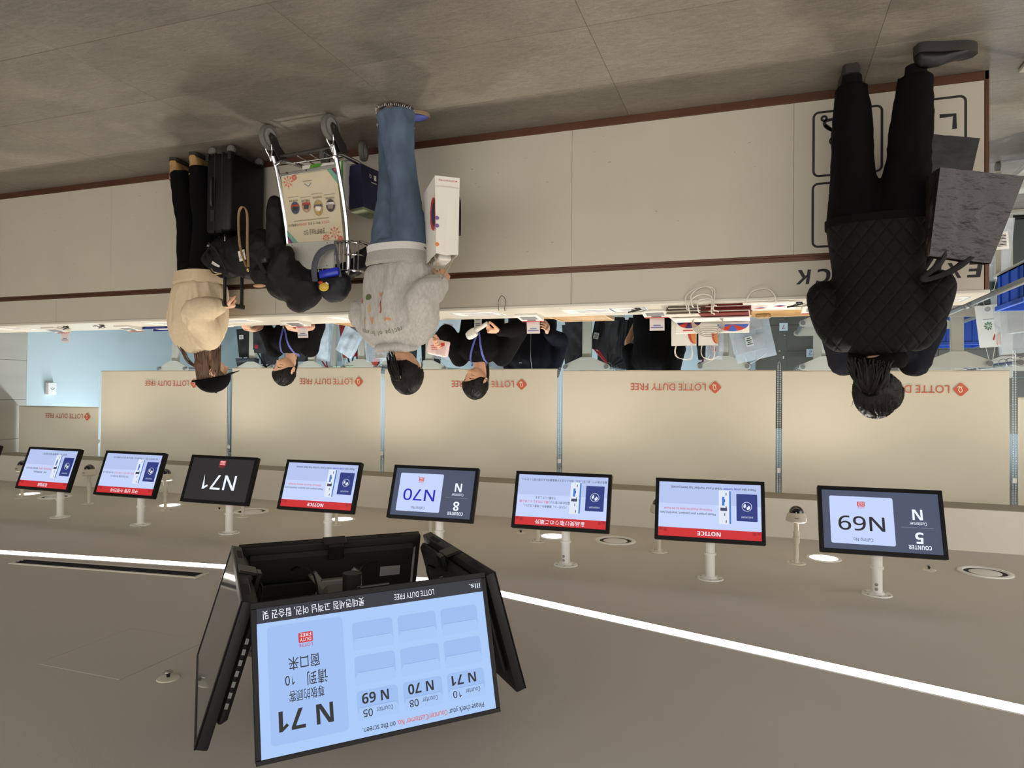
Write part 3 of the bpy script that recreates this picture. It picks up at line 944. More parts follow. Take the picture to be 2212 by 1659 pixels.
    for ci in range(3):
        for ri in range(3):
            x0 = 0.040 + 0.200 * ci; x1 = x0 + 0.176
            y1 = 0.885 - 0.243 * ri; y0 = y1 - 0.203
            p.rr('queue_cell', x0, y0, x1, y1, 0.009, S_CELL, 0.0007)
            p.poly('cell_fold', [(x0 + 0.012, y1 - 0.088), (x1 - 0.012, y1 - 0.088), (x1, y1 - 0.05), (x1, y1 - 0.02), (x1 - 0.012, y1), (x0 + 0.012, y1), (x0, y1 - 0.02), (x0, y1 - 0.05)], S_CELLHI, 0.0010)
            p.rect('cell_line', x0 + 0.012, y1 - 0.090, x1 - 0.012, y1 - 0.087, S_CELLLO, 0.0012)
            if ri == 0:
                p.text('Counter', x0 + 0.025, y1 - 0.068, h * 0.032, S_TXT, 'LEFT', 0.006, 0.0016, width=0.070 * w)
                p.text(num[ci][0], x0 + 0.112, y1 - 0.070, h * 0.050, S_INK, 'LEFT', 0.010, 0.0016, width=0.040 * w)
                p.text(num[ci][1], x0 + 0.035, y1 - 0.182, h * 0.072, S_INK, 'LEFT', 0.02, 0.0016, width=0.115 * w)
    p.rr('call_panel', 0.655, 0.135, 0.962, 0.93, 0.010, S_PANEL, 0.0007)
    p.text('N 71', 0.705, 0.715, h * 0.135, S_INK, 'LEFT', 0.02, 0.0015, width=0.215 * w)
    p.text('尊敬的顾客', 0.745, 0.600, h * 0.058, S_INK, 'LEFT', 0.006, 0.0015, width=0.140 * w)
    p.text('请到', 0.728, 0.490, h * 0.075, S_INK, 'LEFT', 0.010, 0.0015, width=0.082 * w)
    p.text('10', 0.858, 0.490, h * 0.062, S_INK, 'LEFT', 0.010, 0.0015, width=0.038 * w)
    p.text('窗口来', 0.755, 0.375, h * 0.070, S_INK, 'LEFT', 0.008, 0.0015, width=0.125 * w)
    logo_box(p, 0.81, 0.26, 0.058, 0.105)

# ---------------------------------------------------------------- roller blinds with print
BLY = 5.37
bl = [(-3.25, -1.585, 1.60, 'cream roller blind left of the first bead chain, cut by the picture edge'), (-1.537, -0.153, 1.425, 'cream roller blind behind the person in black quilted jacket'),
      (-0.109, 1.480, 1.420, 'cream roller blind behind the COUNTER 5 and first English notice screens, print unobstructed'), (1.528, 3.092, 1.405, 'cream roller blind behind the staff holding a scanner'),
      (3.135, 4.750, 1.388, 'cream roller blind behind the left-hand staff with lanyard'), (4.808, 6.435, 1.412, 'cream roller blind with shadow patch, next to the short blind'), (6.462, 7.63, 1.79, 'short cream roller blind by the end wall, pulled up higher')]
logo_u = [0, 0.20, 0.165 + 0.10, 0.19, 0.135, 0.245, 0.13]
for i, (x0, x1, z0, lab) in enumerate(bl):
    t = thing('roller_blind', lab, 'blind', (x0, BLY, 2.33), group='cream roller blinds with red print')
    w, h = x1 - x0, 2.40 - z0
    # gently rippled cloth with thickness
    nx, nz = 40, 16
    def pt(a, b, off):
        x = a * w
        amp = 0.006 * (1 - b) ** 1.5
        dy = amp * math.sin(x * 9 + i) + 0.003 * noise.noise(V((x * 3, i * 5, b * 4)))
        dz = 0.004 * (1 - b) * math.sin(x * 7.0 + 2 * i)
        return V((x, dy + off, -2.33 + z0 + b * h + dz))
    vs = [pt(a / nx, b / nz, o) for o in (0, 0.0015) for b in range(nz + 1) for a in range(nx + 1)]
    N = (nx + 1) * (nz + 1)
    fs = []
    for o in (0, N):
        for b in range(nz):
            for a in range(nx):
                q = [o + b * (nx + 1) + a, o + b * (nx + 1) + a + 1, o + (b + 1) * (nx + 1) + a + 1, o + (b + 1) * (nx + 1) + a]
                fs.append(q if o == 0 else q[::-1])
    for a in range(nx):
        fs.append((a, N + a, N + a + 1, a + 1))
    MB().add(vs, fs).build('cloth', M_BLIND, t, 80)
    MB().tube([(0.0, 0.001, -2.33 + z0 + 0.004), (w, 0.001, -2.33 + z0 + 0.004)], 0.007, 8).build('bottom_bar', M_BLIND, t)
    MB().cyl((0, 0.03, 0.03), (w, 0.03, 0.03), 0.022).build('roller', M_WHITE, t)
    # print: rounded diamond and lettering
    s = 1.0 if i < 6 else 0.62
    if i:
        xl = logo_u[i] * w
        zc = z0 + 0.125 - 2.33 if i < 6 else z0 + 0.10 - 2.33
        pl = Plane((0, -0.010, zc), (1, 0, 0), (0, 0, 1), 1, 1, t)
        R = 0.043 if i < 6 else 0.040
        dia = []
        for kq in range(4):
            for j in range(7):
                a = math.radians(kq * 90 - 30 + j * 10)
                dia.append((xl + R * 0.62 * math.cos(math.radians(kq * 90)) + R * 0.38 * math.cos(a), R * 0.62 * math.sin(math.radians(kq * 90)) + R * 0.38 * math.sin(a)))
        pl.poly('emblem', dia, M_TERRA, 0.0)
        stroke(pl, 'emblem_loop', smoothpts([(xl - R * .22, -R * .42, 0), (xl + R * .12, -R * .36, 0), (xl + R * .30, R * .05, 0), (xl + R * .08, R * .42, 0), (xl - R * .16, R * .25, 0), (xl - R * .10, -R * .15, 0), (xl + R * .16, -R * .50, 0), (xl + R * .45, -R * .30, 0)], 6), R * 0.11, M_CREAMINK, 0.0008)
        tw = 0.56 if i < 6 else 0.55
        pl.text('LOTTE DUTY FREE', xl + R * 1.42, -0.027, 0.054 if i < 6 else 0.05, M_TERRA, 'LEFT', 0.004, 0.0, width=tw, plain=True)
# bead chains in the gaps
M_BEAD = mat('chain_beads', 'd5d9dc', 0.3, 0.1)
ch = [(-1.561, 1.30, 'bead chain in the gap left of the blind behind the black jacket'), (-0.131, 1.36, 'bead chain in the gap behind the second screen from the left'), (1.504, 1.40, 'bead chain in the gap over the navy jacket'), (3.113, 1.46, 'bead chain in the gap beside the grey hoodie'), (4.78, 1.50, 'bead chain in the gap above the black cap'), (6.449, 1.48, 'bead chain beside the short blind')]
for x, z1, lab in ch:
    t = thing('bead_chain', lab, 'chain', (x, 5.362, 2.33), group='blind bead chains')
    mb = MB()
    nb = int((2.30 - z1) / 0.016)
    for sx in (-1, 1):
        for k in range(nb):
            zc = -0.03 - k * 0.016
            r = 0.0042
            c = V((sx * 0.008, 0, zc))
            mb.add([c + V(q) * r for q in ((1, 0, 0), (-1, 0, 0), (0, 1, 0), (0, -1, 0), (0, 0, 1), (0, 0, -1))], [(0, 2, 4), (2, 1, 4), (1, 3, 4), (3, 0, 4), (2, 0, 5), (1, 2, 5), (3, 1, 5), (0, 3, 5)])
    o = mb.build('beads', M_BEAD, t, 0); o['kind'] = 'stuff'
    MB().tube([(sx * 0.008, 0.0, z) for sx, z in ((-1, -0.02), (-1, -0.03 - nb * 0.016))] + [(0.0, 0, -0.045 - nb * 0.016), (0.008, 0.0, -0.03 - nb * 0.016), (0.008, 0, -0.02)], 0.001, 5).build('cord', M_BEAD, t)
    MB().box((0, 0, -0.21 + 0.02), (0.026, 0.012, 0.035), bevel=0.003).build('joiner', M_WHITE, t)
# ================================================================ PEOPLE
from mathutils.bvhtree import BVHTree


def remesh(mb, voxel, smooth=3, factor=0.5):
    """one continuous surface around all the closed shapes in mb; returns (verts, faces)"""
    me = bpy.data.meshes.new('tmp')
    me.from_pydata(mb.v, [], mb.f)
    o = bpy.data.objects.new('tmp', me)
    COL.objects.link(o)
    bm = bmesh.new(); bm.from_mesh(me); bmesh.ops.recalc_face_normals(bm, faces=list(bm.faces)); bm.to_mesh(me); bm.free()
    r = o.modifiers.new('r', 'REMESH'); r.mode = 'VOXEL'; r.voxel_size = voxel; r.adaptivity = 0
    if smooth:
        s = o.modifiers.new('s', 'SMOOTH'); s.iterations = smooth; s.factor = factor
    dg = bpy.context.evaluated_depsgraph_get()
    out = bpy.data.meshes.new_from_object(o.evaluated_get(dg))
    bpy.data.objects.remove(o)
    bpy.data.meshes.remove(me)
    vs = [q.co.copy() for q in out.vertices]
    fs = [tuple(p.vertices) for p in out.polygons]
    bpy.data.meshes.remove(out)
    return vs, fs


def folds(vs, fs, amp, freq=9.0, stretch=(1, 1, 0.5), seed=0, keep=None):
    me = bpy.data.meshes.new('tmp'); me.from_pydata([tuple(q) for q in vs], [], fs); me.update()
    off = V((seed * 3.7, seed * 1.3, seed * 7.1))
    res = []
    for q in me.vertices:
        p = V((q.co.x * stretch[0], q.co.y * stretch[1], q.co.z * stretch[2])) * freq + off
        w = V((noise.noise(p * 0.7), noise.noise(p * 0.7 + V((5, 5, 5))), 0)) * 0.8
        a = noise.noise(p + w)
        b = 1 - 2 * abs(noise.noise(p * 1.9 + w * 2))
        d = amp * (0.75 * a + 0.45 * (b - 0.4))
        if keep:
            d *= keep(q.co)
        res.append(q.co + q.normal * d)
    bpy.data.meshes.remove(me)
    return res


def oval(c, a, b, n=28, p=2.4, ax=None, ay=None):
    """superellipse ring around c in the horizontal plane (or in the plane of ax, ay)"""
    ax = ax or V((1, 0, 0)); ay = ay or V((0, 1, 0))
    out = []
    for k in range(n):
        t = 2 * PI * k / n
        ct_, st_ = math.cos(t), math.sin(t)
        out.append(V(c) + ax * (a * math.copysign(abs(ct_) ** (2 / p), ct_)) + ay * (b * math.copysign(abs(st_) ** (2 / p), st_)))
    return out


def torso(mb, rings, p=2.4):
    """rings: (z, cx, cy, half width, half depth)"""
    pts = smoothpts([(r[0], r[1], r[2]) for r in rings], 4)
    ab = smoothpts([(r[3], r[4], 0) for r in rings], 4)
    mb.loft([oval((q[1], q[2], q[0]), w[0], w[1], p=p) for q, w in zip(pts, ab)])


def limb(mb, pts, rad, n=6, seg=16):
    P2 = smoothpts(pts, n)
    R2 = [q.x for q in smoothpts([(r, 0, 0) for r in rad], n)]
    mb.tube(P2, R2, seg)
    for q, r in ((P2[0], R2[0]), (P2[-1], R2[-1])):
        mb.ell(q, (r, r, r), nu=12, nv=8)


def hand_mesh(wrist, d, n, side, curl=(0.5, 0.5, 0.55, 0.6), thumb=0.5, s=1.0, spread=0.06):
    """hand leaving the wrist along d, palm facing n; side=+1 thumb on the d x n side"""
    d = V(d).normalized(); n = (V(n) - d * V(n).dot(d)).normalized()
    w = d.cross(n).normalized() * side            # towards the thumb
    W = V(wrist)
    mb = MB()
    pal = []
    for t, a, b in ((0.0, 0.024, 0.018), (0.025, 0.030, 0.018), (0.06, 0.039, 0.016), (0.088, 0.040, 0.012)):
        pal.append(oval(W + d * t * s, a * s, b * s, 20, 2.6, ax=w, ay=n))
    mb.loft(pal)
    lens = (0.068, 0.076, 0.071, 0.056)
    offs = (0.029, 0.010, -0.010, -0.028)
    for i in range(4):
        p = W + d * 0.078 * s + w * offs[i] * s
        dirv = (d + w * (1.5 - i) * spread).normalized()
        pts = [p - dirv * 0.012 * s]
        ang = 0
        for k, f in enumerate((0.46, 0.30, 0.24)):
            ang += curl[i] * (0.75, 1.0, 0.7)[k]
            v = dirv * math.cos(ang) + n * math.sin(ang)
            pts.append(pts[-1] + v * lens[i] * f * s * (1.25 if k == 0 else 1))
        mb.tube(pts, [0.0095 * s, 0.0088 * s, 0.0080 * s, 0.0066 * s], 10)
        mb.ell(pts[-1], (0.0066 * s,) * 3, nu=8, nv=6)
        for q in pts[1:3]:
            mb.ell(q, (0.0086 * s,) * 3, nu=8, nv=6)
    b0 = W + d * 0.022 * s + w * 0.020 * s
    td = (d * 0.75 + w * 0.75 + n * thumb * 0.6).normalized()
    t1 = b0 + td * 0.040 * s
    td2 = (d * 0.9 + w * 0.25 + n * thumb).normalized()
    t2 = t1 + td2 * 0.032 * s
    td3 = (d * 0.95 - w * 0.1 + n * thumb).normalized()
    t3 = t2 + td3 * 0.024 * s
    mb.tube([b0, t1, t2, t3], [0.014 * s, 0.0115 * s, 0.0098 * s, 0.0076 * s], 10)
    mb.ell(t3, (0.0076 * s,) * 3, nu=8, nv=6)
    return remesh(mb, 0.0036, 2)


def g2(a, b):
    return math.exp(-a * a - b * b)


def head_dirs(nu, nv):
    for j in range(nv + 1):
        t = PI * j / nv
        for k in range(nu):
            f = 2 * PI * k / nu
            yield V((math.sin(t) * math.sin(f), math.sin(t) * math.cos(f), -math.cos(t)))


def head_point(s):
    x, y, z = 0.073 * s.x, 0.096 * s.y, 0.114 * s.z
    t = max(0.0, -s.z)
    x *= 1 - 0.30 * t ** 1.4
    if s.y < 0:
        y *= 1 - 0.42 * t
    else:
        y *= 1 - 0.10 * t
    if s.z > 0:
        y -= 0.006 * s.z
    if s.y > 0.05:
        fr = min(1, (s.y - 0.05) * 2.5)
        y -= 0.010 * max(0, s.y - 0.6) * 1.4
        # nose, eye sockets, brow, lips, chin
        nose = g2(x / 0.011, (z + 0.022) / 0.011) * 0.020 + g2(x / 0.008, (z + 0.004) / 0.020) * 0.010 + g2((abs(x) - 0.010) / 0.007, (z + 0.026) / 0.008) * 0.007
        eye = -0.0085 * g2((abs(x) - 0.031) / 0.015, (z - 0.010) / 0.011)
        ball = 0.0055 * g2((abs(x) - 0.031) / 0.012, (z - 0.008) / 0.008)
        brow = 0.004 * g2((abs(x) - 0.028) / 0.022, (z - 0.030) / 0.008)
        cheek = 0.004 * g2((abs(x) - 0.040) / 0.018, (z + 0.028) / 0.018)
        lips = 0.0065 * g2(x / 0.020, (z + 0.057) / 0.009) - 0.0035 * g2(x / 0.020, (z + 0.0575) / 0.0028)
        chin = 0.007 * g2(x / 0.020, (z + 0.096) / 0.016)
        y += fr * (nose + eye + ball + brow + cheek + lips + chin)
    return V((x, y, z))


def sphere_faces(nu, nv):
    fs = []
    for j in range(nv):
        for k in range(nu):
            l = (k + 1) % nu
            fs.append((j * nu + k, j * nu + l, (j + 1) * nu + l, (j + 1) * nu + k))
    return fs


def head_add(mb, HM, nu=64, nv=60, s=1.0):
    vs = [HM @ (head_point(q) * s) for q in head_dirs(nu, nv)]
    mb.add(vs, sphere_faces(nu, nv))
    for sx in (-1, 1):
        # ear: a bent shell with a rim
        base = V((sx * 0.071, -0.004, 0.002))
        ring = []
        for k in range(14):
            a = 2 * PI * k / 14
            ring.append(base + V((sx * (0.010 + 0.006 * math.cos(a + 2.6)), -0.016 * math.cos(a) * 1.0 - 0.006, 0.030 * math.sin(a))))
        m2 = MB().tube([HM @ (q * s) for q in ring], 0.0042, 7, closed=True)
        mb.add(m2.v, m2.f)
        m2 = MB().ell(HM @ ((base + V((sx * 0.005, -0.004, 0))) * s), (0.009, 0.014, 0.026), HM.to_3x3(), 12, 8)
        mb.add(m2.v, m2.f)


def hair_shell(HM, thick=0.016, front=0.052, side=-0.005, back=-0.085, nu=96, nv=56, seed=0, s=1.0, ridge=0.0016, part=0.0):
    """closed cap of hair following the skull; front/side/back are hairline heights"""
    outer, inner = [], []
    for q in head_dirs(nu, nv):
        p = head_point(q)
        # facial relief must not push the hair out
        if q.y > 0.05:
            p = V((p.x, 0.096 * q.y * (1 - 0.10 * max(0, -q.z)) - 0.002, p.z))
        phi = abs(math.atan2(q.x, q.y))
        if phi < 1.15:
            zl = front + (side - front) * (phi / 1.15) ** 2.2
        elif phi < 1.75:
            zl = side + (back * 0.55 - side) * ((phi - 1.15) / 0.6)
        else:
            zl = back * 0.55 + (back * 0.45) * min(1, (phi - 1.75) / 0.8)
        m = (p.z - zl) / 0.014
        m = max(-1.0, min(1.0, m))
        ang = math.atan2(q.x - part, q.y + 0.3)
        r = ridge * math.sin(ang * 46 + 5 * noise.noise(q * 3 + V((seed, 0, 0)))) + 0.0022 * noise.noise(q * 9 + V((0, seed, 0)))
        t = (thick * (0.72 + 0.28 * max(0, q.z)) + r) * m if m > 0 else 0.012 * m
        nrm = V((q.x / 0.073, q.y / 0.096, q.z / 0.114)).normalized()
        outer.append(HM @ ((p + nrm * t) * s))
    mb = MB().add(outer, sphere_faces(nu, nv))
    return mb


M_SKIN = mat('skin', 'd3a283', 0.5, var=0.05, vscale=14, bump=0.03, bscale=250)
M_SKIN2 = mat('skin_fair', 'd9ac90', 0.5, var=0.05, vscale=14, bump=0.03, bscale=250)
M_SKIN3 = mat('skin_tan', 'bf8f70', 0.5, var=0.05, vscale=14, bump=0.03, bscale=250)
M_LIP = mat('lips', 'b0605a', 0.42)
M_BROW = mat('eyebrow_hair', '2a211c', 0.8)
M_HAIR = mat('black_hair', '0d0a08', 0.5, spec=0.25, var=0.35, vscale=60, stretch=(1, 1, 0.15), bump=0.25, bscale=220)
M_HAIRB = mat('brown_hair', '5a3f2b', 0.4, var=0.35, vscale=60, stretch=(1, 1, 0.12), bump=0.25, bscale=220)


def person(label, loc, yaw, J, skin=M_SKIN, hs=1.0, hands=None, group=None):
    """root and one continuous body; J holds joints in the person's own frame (x right, y ahead, z up)"""
    t = thing('person', label, 'person', (loc[0], loc[1], 0), math.radians(yaw), group)
    mb = MB()
    hc = V(J['head'])
    HM = Matrix.Translation(hc) @ Matrix.Rotation(math.radians(J.get('hyaw', 0)), 4, 'Z') @ Matrix.Rotation(math.radians(J.get('hroll', 0)), 4, 'Y') @ Matrix.Rotation(math.radians(-J.get('hdown', 0)), 4, 'X')
    nb = V(J['neck'])
    ch_, pv = V(J.get('chest', nb + V((0, 0.01, -0.16)))), V(J['pelvis'])
    up_ = HM @ V((0, -0.022, -0.055))
    limb(mb, [nb + V((0, 0, -0.05)), nb, up_], [0.060, 0.050, 0.047], 4)
    mid = (ch_ + pv) / 2
    mb.loft([oval(c, a, b) for c, a, b in ((nb + V((0, 0, -0.03)), 0.062, 0.05), (nb + V((0, 0, -0.10)), 0.115, 0.062), (ch_, 0.120, 0.082), (mid, 0.105, 0.080), (pv + V((0, 0, 0.03)), 0.125, 0.088), (pv + V((0, 0, -0.09)), 0.10, 0.08))])
    for sd in ('L', 'R'):
        sx = -1 if sd == 'L' else 1
        S_, E_, W_ = V(J['sh' + sd]), V(J['el' + sd]), V(J['wr' + sd])
        S_ = S_.lerp(V((nb.x, nb.y, S_.z - 0.05)), 0.24) + V((0, 0, -0.012))
        limb(mb, [S_, S_.lerp(E_, 0.5), E_, E_.lerp(W_, 0.45), W_], [0.036, 0.036, 0.033, 0.032, 0.0235], 4)
        K_, A_ = V(J['kn' + sd]), V(J['an' + sd])
        Hp = pv + V((sx * 0.085, 0, -0.05))
        limb(mb, [Hp, Hp.lerp(K_, 0.5), K_, K_.lerp(A_, 0.35), A_], [0.078, 0.066, 0.047, 0.046, 0.033], 4)
    vs, fs = remesh(mb, 0.0115, 4)
    out = MB().add(vs, fs)
    head_add(out, HM, s=hs)
    for sd in ('L', 'R'):
        h = (hands or {}).get(sd)
        W_, E_ = V(J['wr' + sd]), V(J['el' + sd])
        if h is None:
            d = (W_ - E_).normalized()
            h = dict(d=d, n=V((0, 0, -1)) if abs(d.z) < 0.8 else V((1 if sd == 'L' else -1, 0, 0)))
        d = V(h['d'])
        a, b = hand_mesh(W_ - d.normalized() * 0.008, d, h['n'], h.get('side', 1 if sd == 'L' else -1), h.get('curl', (0.4, 0.42, 0.45, 0.5)), h.get('thumb', 0.4), 0.96)
        out.add(a, b)
    out.build('body', skin, t, 60)
    return t, HM


def garment(t, name, m, mb, voxel=0.0105, amp=0.006, freq=9, seed=0, stretch=(1, 1, 0.5), smooth=3, keep=None, label=None):
    vs, fs = remesh(mb, voxel, smooth)
    vs = folds(vs, fs, amp, freq, stretch, seed, keep)
    o = MB().add(vs, fs).build(name, m, t, 70, label)
    return o, BVHTree.FromPolygons([tuple(q) for q in vs], fs)


def on_surface(bvh, p, d, lift):
    hit = bvh.ray_cast(V(p), V(d))
    return (hit[0] - V(d) * lift) if hit[0] is not None else None


def trousers(t, m, J, pelvis_ab, rad, amp=0.006, seed=0, name='trousers', top=0.06, label=None):
    """rad: hip, mid thigh, knee, mid calf, hem"""
    mb = MB()
    pv = V(J['pelvis'])
    mb.loft([oval(pv + V((0, 0, z)), a, b) for z, a, b in ((top, pelvis_ab[0] * 0.93, pelvis_ab[1] * 0.9), (0.0, *pelvis_ab), (-0.07, pelvis_ab[0], pelvis_ab[1]), (-0.13, pelvis_ab[0] * 0.9, pelvis_ab[1] * 0.85))])
    for sd in ('L', 'R'):
        sx = -1 if sd == 'L' else 1
        K_, A_ = V(J['kn' + sd]), V(J['hem' + sd])
        Hp = pv + V((sx * pelvis_ab[0] * 0.5, 0, -0.06))
        P2 = smoothpts([Hp, Hp.lerp(K_, 0.5), K_, K_.lerp(A_, 0.5), A_], 6)
        R2 = [q.x for q in smoothpts([(r, 0, 0) for r in rad], 6)]
        mb.tube(P2, R2, 20)
    return garment(t, name, m, mb, 0.0105, amp, 8, seed, (1, 1, 0.7), label=label)


def shoe(t, heel, yawdeg, L=0.25, W=0.088, Hh=0.075, upper=None, sole=None, sole_h=0.024, shaft=0.0, name='shoe'):
    """heel at the floor, pointing along yaw in the person's frame (0 = ahead, positive to the left)"""
    a = math.radians(yawdeg)
    f = V((-math.sin(a), math.cos(a), 0)); r = V((math.cos(a), math.sin(a), 0)); z = V((0, 0, 1)); o = V(heel)
    prof = [(0.00, 0.50, 0.70), (0.06, 0.66, 0.95), (0.20, 0.72, 1.0), (0.38, 0.74, 0.92), (0.55, 0.90, 0.74), (0.72, 1.0, 0.58), (0.86, 0.92, 0.47), (0.95, 0.70, 0.36), (1.0, 0.40, 0.22)]
    rings = []
    for s_, w, h in prof:
        c = o + f * (L * s_)
        hh = Hh * h
        ring = []
        for k in range(16):
            q = 2 * PI * k / 16
            x = math.cos(q) * W / 2 * w
            zz = sole_h * 0.7 + (hh - sole_h * 0.7) * (0.5 + 0.5 * math.sin(q))
            if math.sin(q) < 0:
                x *= 1.04
            else:
                x *= 1 - 0.35 * math.sin(q) ** 2
            ring.append(c + r * x + z * zz)
        rings.append(ring)
    mb = MB().loft(rings)
    if shaft:
        c = o + f * (L * 0.2)
        mb.loft([oval(c + z * (Hh * 0.45), 0.036, 0.052, 16, ax=r, ay=f), oval(c + z * (Hh + shaft * 0.5), 0.040, 0.050, 16, ax=r, ay=f), oval(c + z * (Hh + shaft), 0.044, 0.054, 16, ax=r, ay=f)])
    up_ = mb.build(name, upper, t, 60)
    rings = []
    for zz, g_ in ((0.0, 0.97), (sole_h * 0.5, 1.02), (sole_h, 1.0)):
        ring = []
        left, right = [], []
        for s_, w, h in [(-0.012, 0.40, 0)] + prof[:-1] + [(1.01, 0.35, 0)]:
            left.append(o + f * (L * s_) - r * (W / 2 * w * 1.06 * g_) + z * zz)
            right.append(o + f * (L * s_) + r * (W / 2 * w * 1.06 * g_) + z * zz)
        rings.append(left + right[::-1])
    MB().loft(rings).build('sole', sole, up_, 50)
    return up_


def strands(mb, paths, r0, r1=None, seg=6):
    for P2 in paths:
        n = len(P2)
        mb.tube(P2, [r0 + ((r1 if r1 is not None else r0 * 0.4) - r0) * (i / (n - 1)) for i in range(n)], seg)


def face_marks(t, HM, s=1.0, closed=True):
    """brows, lash lines and lips as thin shapes lying on the face"""
    def on(x, z, lift):
        # invert the head map roughly: walk along y
        q = V((x / 0.073, 0, z / 0.114))
        k = 1 - 0.30 * max(0, -q.z) ** 1.4
        q.x /= k
        yy = max(0.0, 1 - q.x * q.x - q.z * q.z)
        q.y = math.sqrt(yy)
        p = head_point(q)
        return HM @ ((p + V((0, lift, 0))) * s)
    for sx in (-1, 1):
        MB().tube([on(sx * x, z, 0.0006) for x, z in ((0.014, 0.030), (0.024, 0.034), (0.036, 0.034), (0.046, 0.028))], [0.0022, 0.0030, 0.0026, 0.0010], 6, flat=1.0).build('eyebrow', M_BROW, t)
        MB().tube([on(sx * x, z, 0.0004) for x, z in ((0.018, 0.006), (0.025, 0.0035), (0.033, 0.0025), (0.041, 0.0045), (0.047, 0.008))], [0.0008, 0.0015, 0.0017, 0.0015, 0.0006], 6).build('eyelashes', M_BROW, t)
    rings = []
    for x in (-0.021, -0.014, -0.006, 0, 0.006, 0.014, 0.021):
        e = 1 - (x / 0.0225) ** 2
        c = on(x, -0.0575, 0.0002)
        rings.append([c + (HM.to_3x3() @ V((0, 0.0022 * math.sin(a) * e, 0.0068 * math.cos(a) * e + 0.0008))) for a in [2 * PI * k / 10 for k in range(10)]])
    MB().loft(rings).build('lips', M_LIP, t)


def std(h=1.62, wide=0.175):
    """joints of a relaxed standing figure of height h"""
    k = h / 1.62
    J = dict(head=(0, 0.015, h - 0.118), neck=(0, -0.012, 1.345 * k), chest=(0, 0, 1.19 * k), pelvis=(0, 0, 0.90 * k),
             shL=(-wide, -0.01, 1.315 * k), shR=(wide, -0.01, 1.315 * k), elL=(-wide - 0.05, -0.03, 1.04 * k), elR=(wide + 0.05, -0.03, 1.04 * k),
             wrL=(-wide - 0.05, 0.06, 0.82 * k), wrR=(wide + 0.05, 0.06, 0.82 * k),
             knL=(-0.09, 0.02, 0.47 * k), knR=(0.09, 0.02, 0.47 * k), anL=(-0.09, -0.02, 0.075), anR=(0.09, -0.02, 0.075), hemL=(-0.09, -0.02, 0.05), hemR=(0.09, -0.02, 0.05))
    return J


# ---------------------------------------------------------------- cloths
def quilt_material():
    m = mat('black_quilted_nylon', '080708', 0.75, var=0.08, vscale=30, spec=0.2)
    nt = m.node_tree; b = nt.nodes['Principled BSDF']
    tc = nt.nodes.new('ShaderNodeTexCoord'); sp = nt.nodes.new('ShaderNodeSeparateXYZ'); nt.links.new(tc.outputs['Object'], sp.inputs[0])
    def mth(op, a, b_=None):
        n = nt.nodes.new('ShaderNodeMath'); n.operation = op
        for i, q in enumerate((a, b_)):
            if q is None: continue
            if isinstance(q, (int, float)): n.inputs[i].default_value = q
            else: nt.links.new(q, n.inputs[i])
        return n.outputs[0]
    x = mth('MULTIPLY', sp.outputs[0], 1 / 0.068); z = mth('MULTIPLY', sp.outputs[2], 1 / 0.088)
    def grooves(s):
        f = mth('FRACT', s)
        return mth('ABSOLUTE', mth('SUBTRACT', f, 0.5))
    d = mth('MAXIMUM', grooves(mth('ADD', x, z)), grooves(mth('SUBTRACT', x, z)))
    hgt = mth('POWER', mth('MULTIPLY', d, 2.0), 5.0)
    n2 = nt.nodes.new('ShaderNodeTexNoise'); n2.inputs['Scale'].default_value = 60; nt.links.new(tc.outputs['Object'], n2.inputs['Vector'])
    tot = mth('ADD', mth('MULTIPLY', hgt, -1.0), mth('MULTIPLY', n2.outputs['Fac'], 0.35))
    bp = nt.nodes.new('ShaderNodeBump'); bp.inputs['Strength'].default_value = 0.5; bp.inputs['Distance'].default_value = 0.010
    nt.links.new(tot, bp.inputs['Height']); nt.links.new(bp.outputs[0], b.inputs['Normal'])
    return m


M_QUILT = quilt_material()
M_BLKCL = mat('black_cotton', '060506', 0.9, var=0.12, vscale=40, bump=0.08, bscale=300, spec=0.15)
M_BLKKN = mat('black_knit', '0a090a', 0.9, var=0.15, vscale=60, bump=0.15, bscale=350, spec=0.2)
M_NAVYCL = mat('navy_fleece', '0d0e16', 0.9, var=0.15, vscale=50, bump=0.15, bscale=300, spec=0.2)
M_GREYHO = mat('grey_marl_sweat', 'b2aea8', 0.92, var=0.12, vscale=90, stretch=(1, 1, 0.4), bump=0.12, bscale=320)
M_GREYRIB = mat('grey_marl_rib', 'aba7a1', 0.92, var=0.12, vscale=120, stretch=(3, 3, 0.1), bump=0.2, bscale=200)
M_TSHIRT = mat('pale_grey_jersey', 'd0cecb', 0.9, bump=0.05, bscale=300)
M_BEIGE = mat('cream_sweat', 'd6c2a2', 0.92, var=0.05, vscale=50, bump=0.1, bscale=320)
M_BEIGER = mat('cream_rib', 'd0bb9b', 0.92, var=0.08, vscale=120, stretch=(3, 3, 0.1), bump=0.2, bscale=200)


def denim():
    m = mat('blue_denim', '4f5f74', 0.85, var=0.26, vscale=11, stretch=(1, 1, 0.45), bump=0.12, bscale=380, detail=6)
    return m


M_DENIM = denim()
M_SHOEB = mat('black_shoe_leather', '0b0a0a', 0.5, bump=0.06, bscale=120)
M_SOLEG = mat('grey_rubber_sole', '2c2a26', 0.8, bump=0.05)
M_SOLET = mat('tan_rubber_sole', '8d7a5f', 0.8, bump=0.05)
M_BOOT = mat('tan_nubuck', 'a07e4f', 0.8, var=0.12, vscale=20, bump=0.08, bscale=200)
M_BLUESH = mat('blue_canvas', '4a55a0', 0.7, bump=0.08, bscale=250)
M_WHITECL = mat('white_thread', 'd8d5cf', 0.8)
M_LANYARD = mat('blue_lanyard', '5a63b4', 0.6, var=0.15, vscale=40)

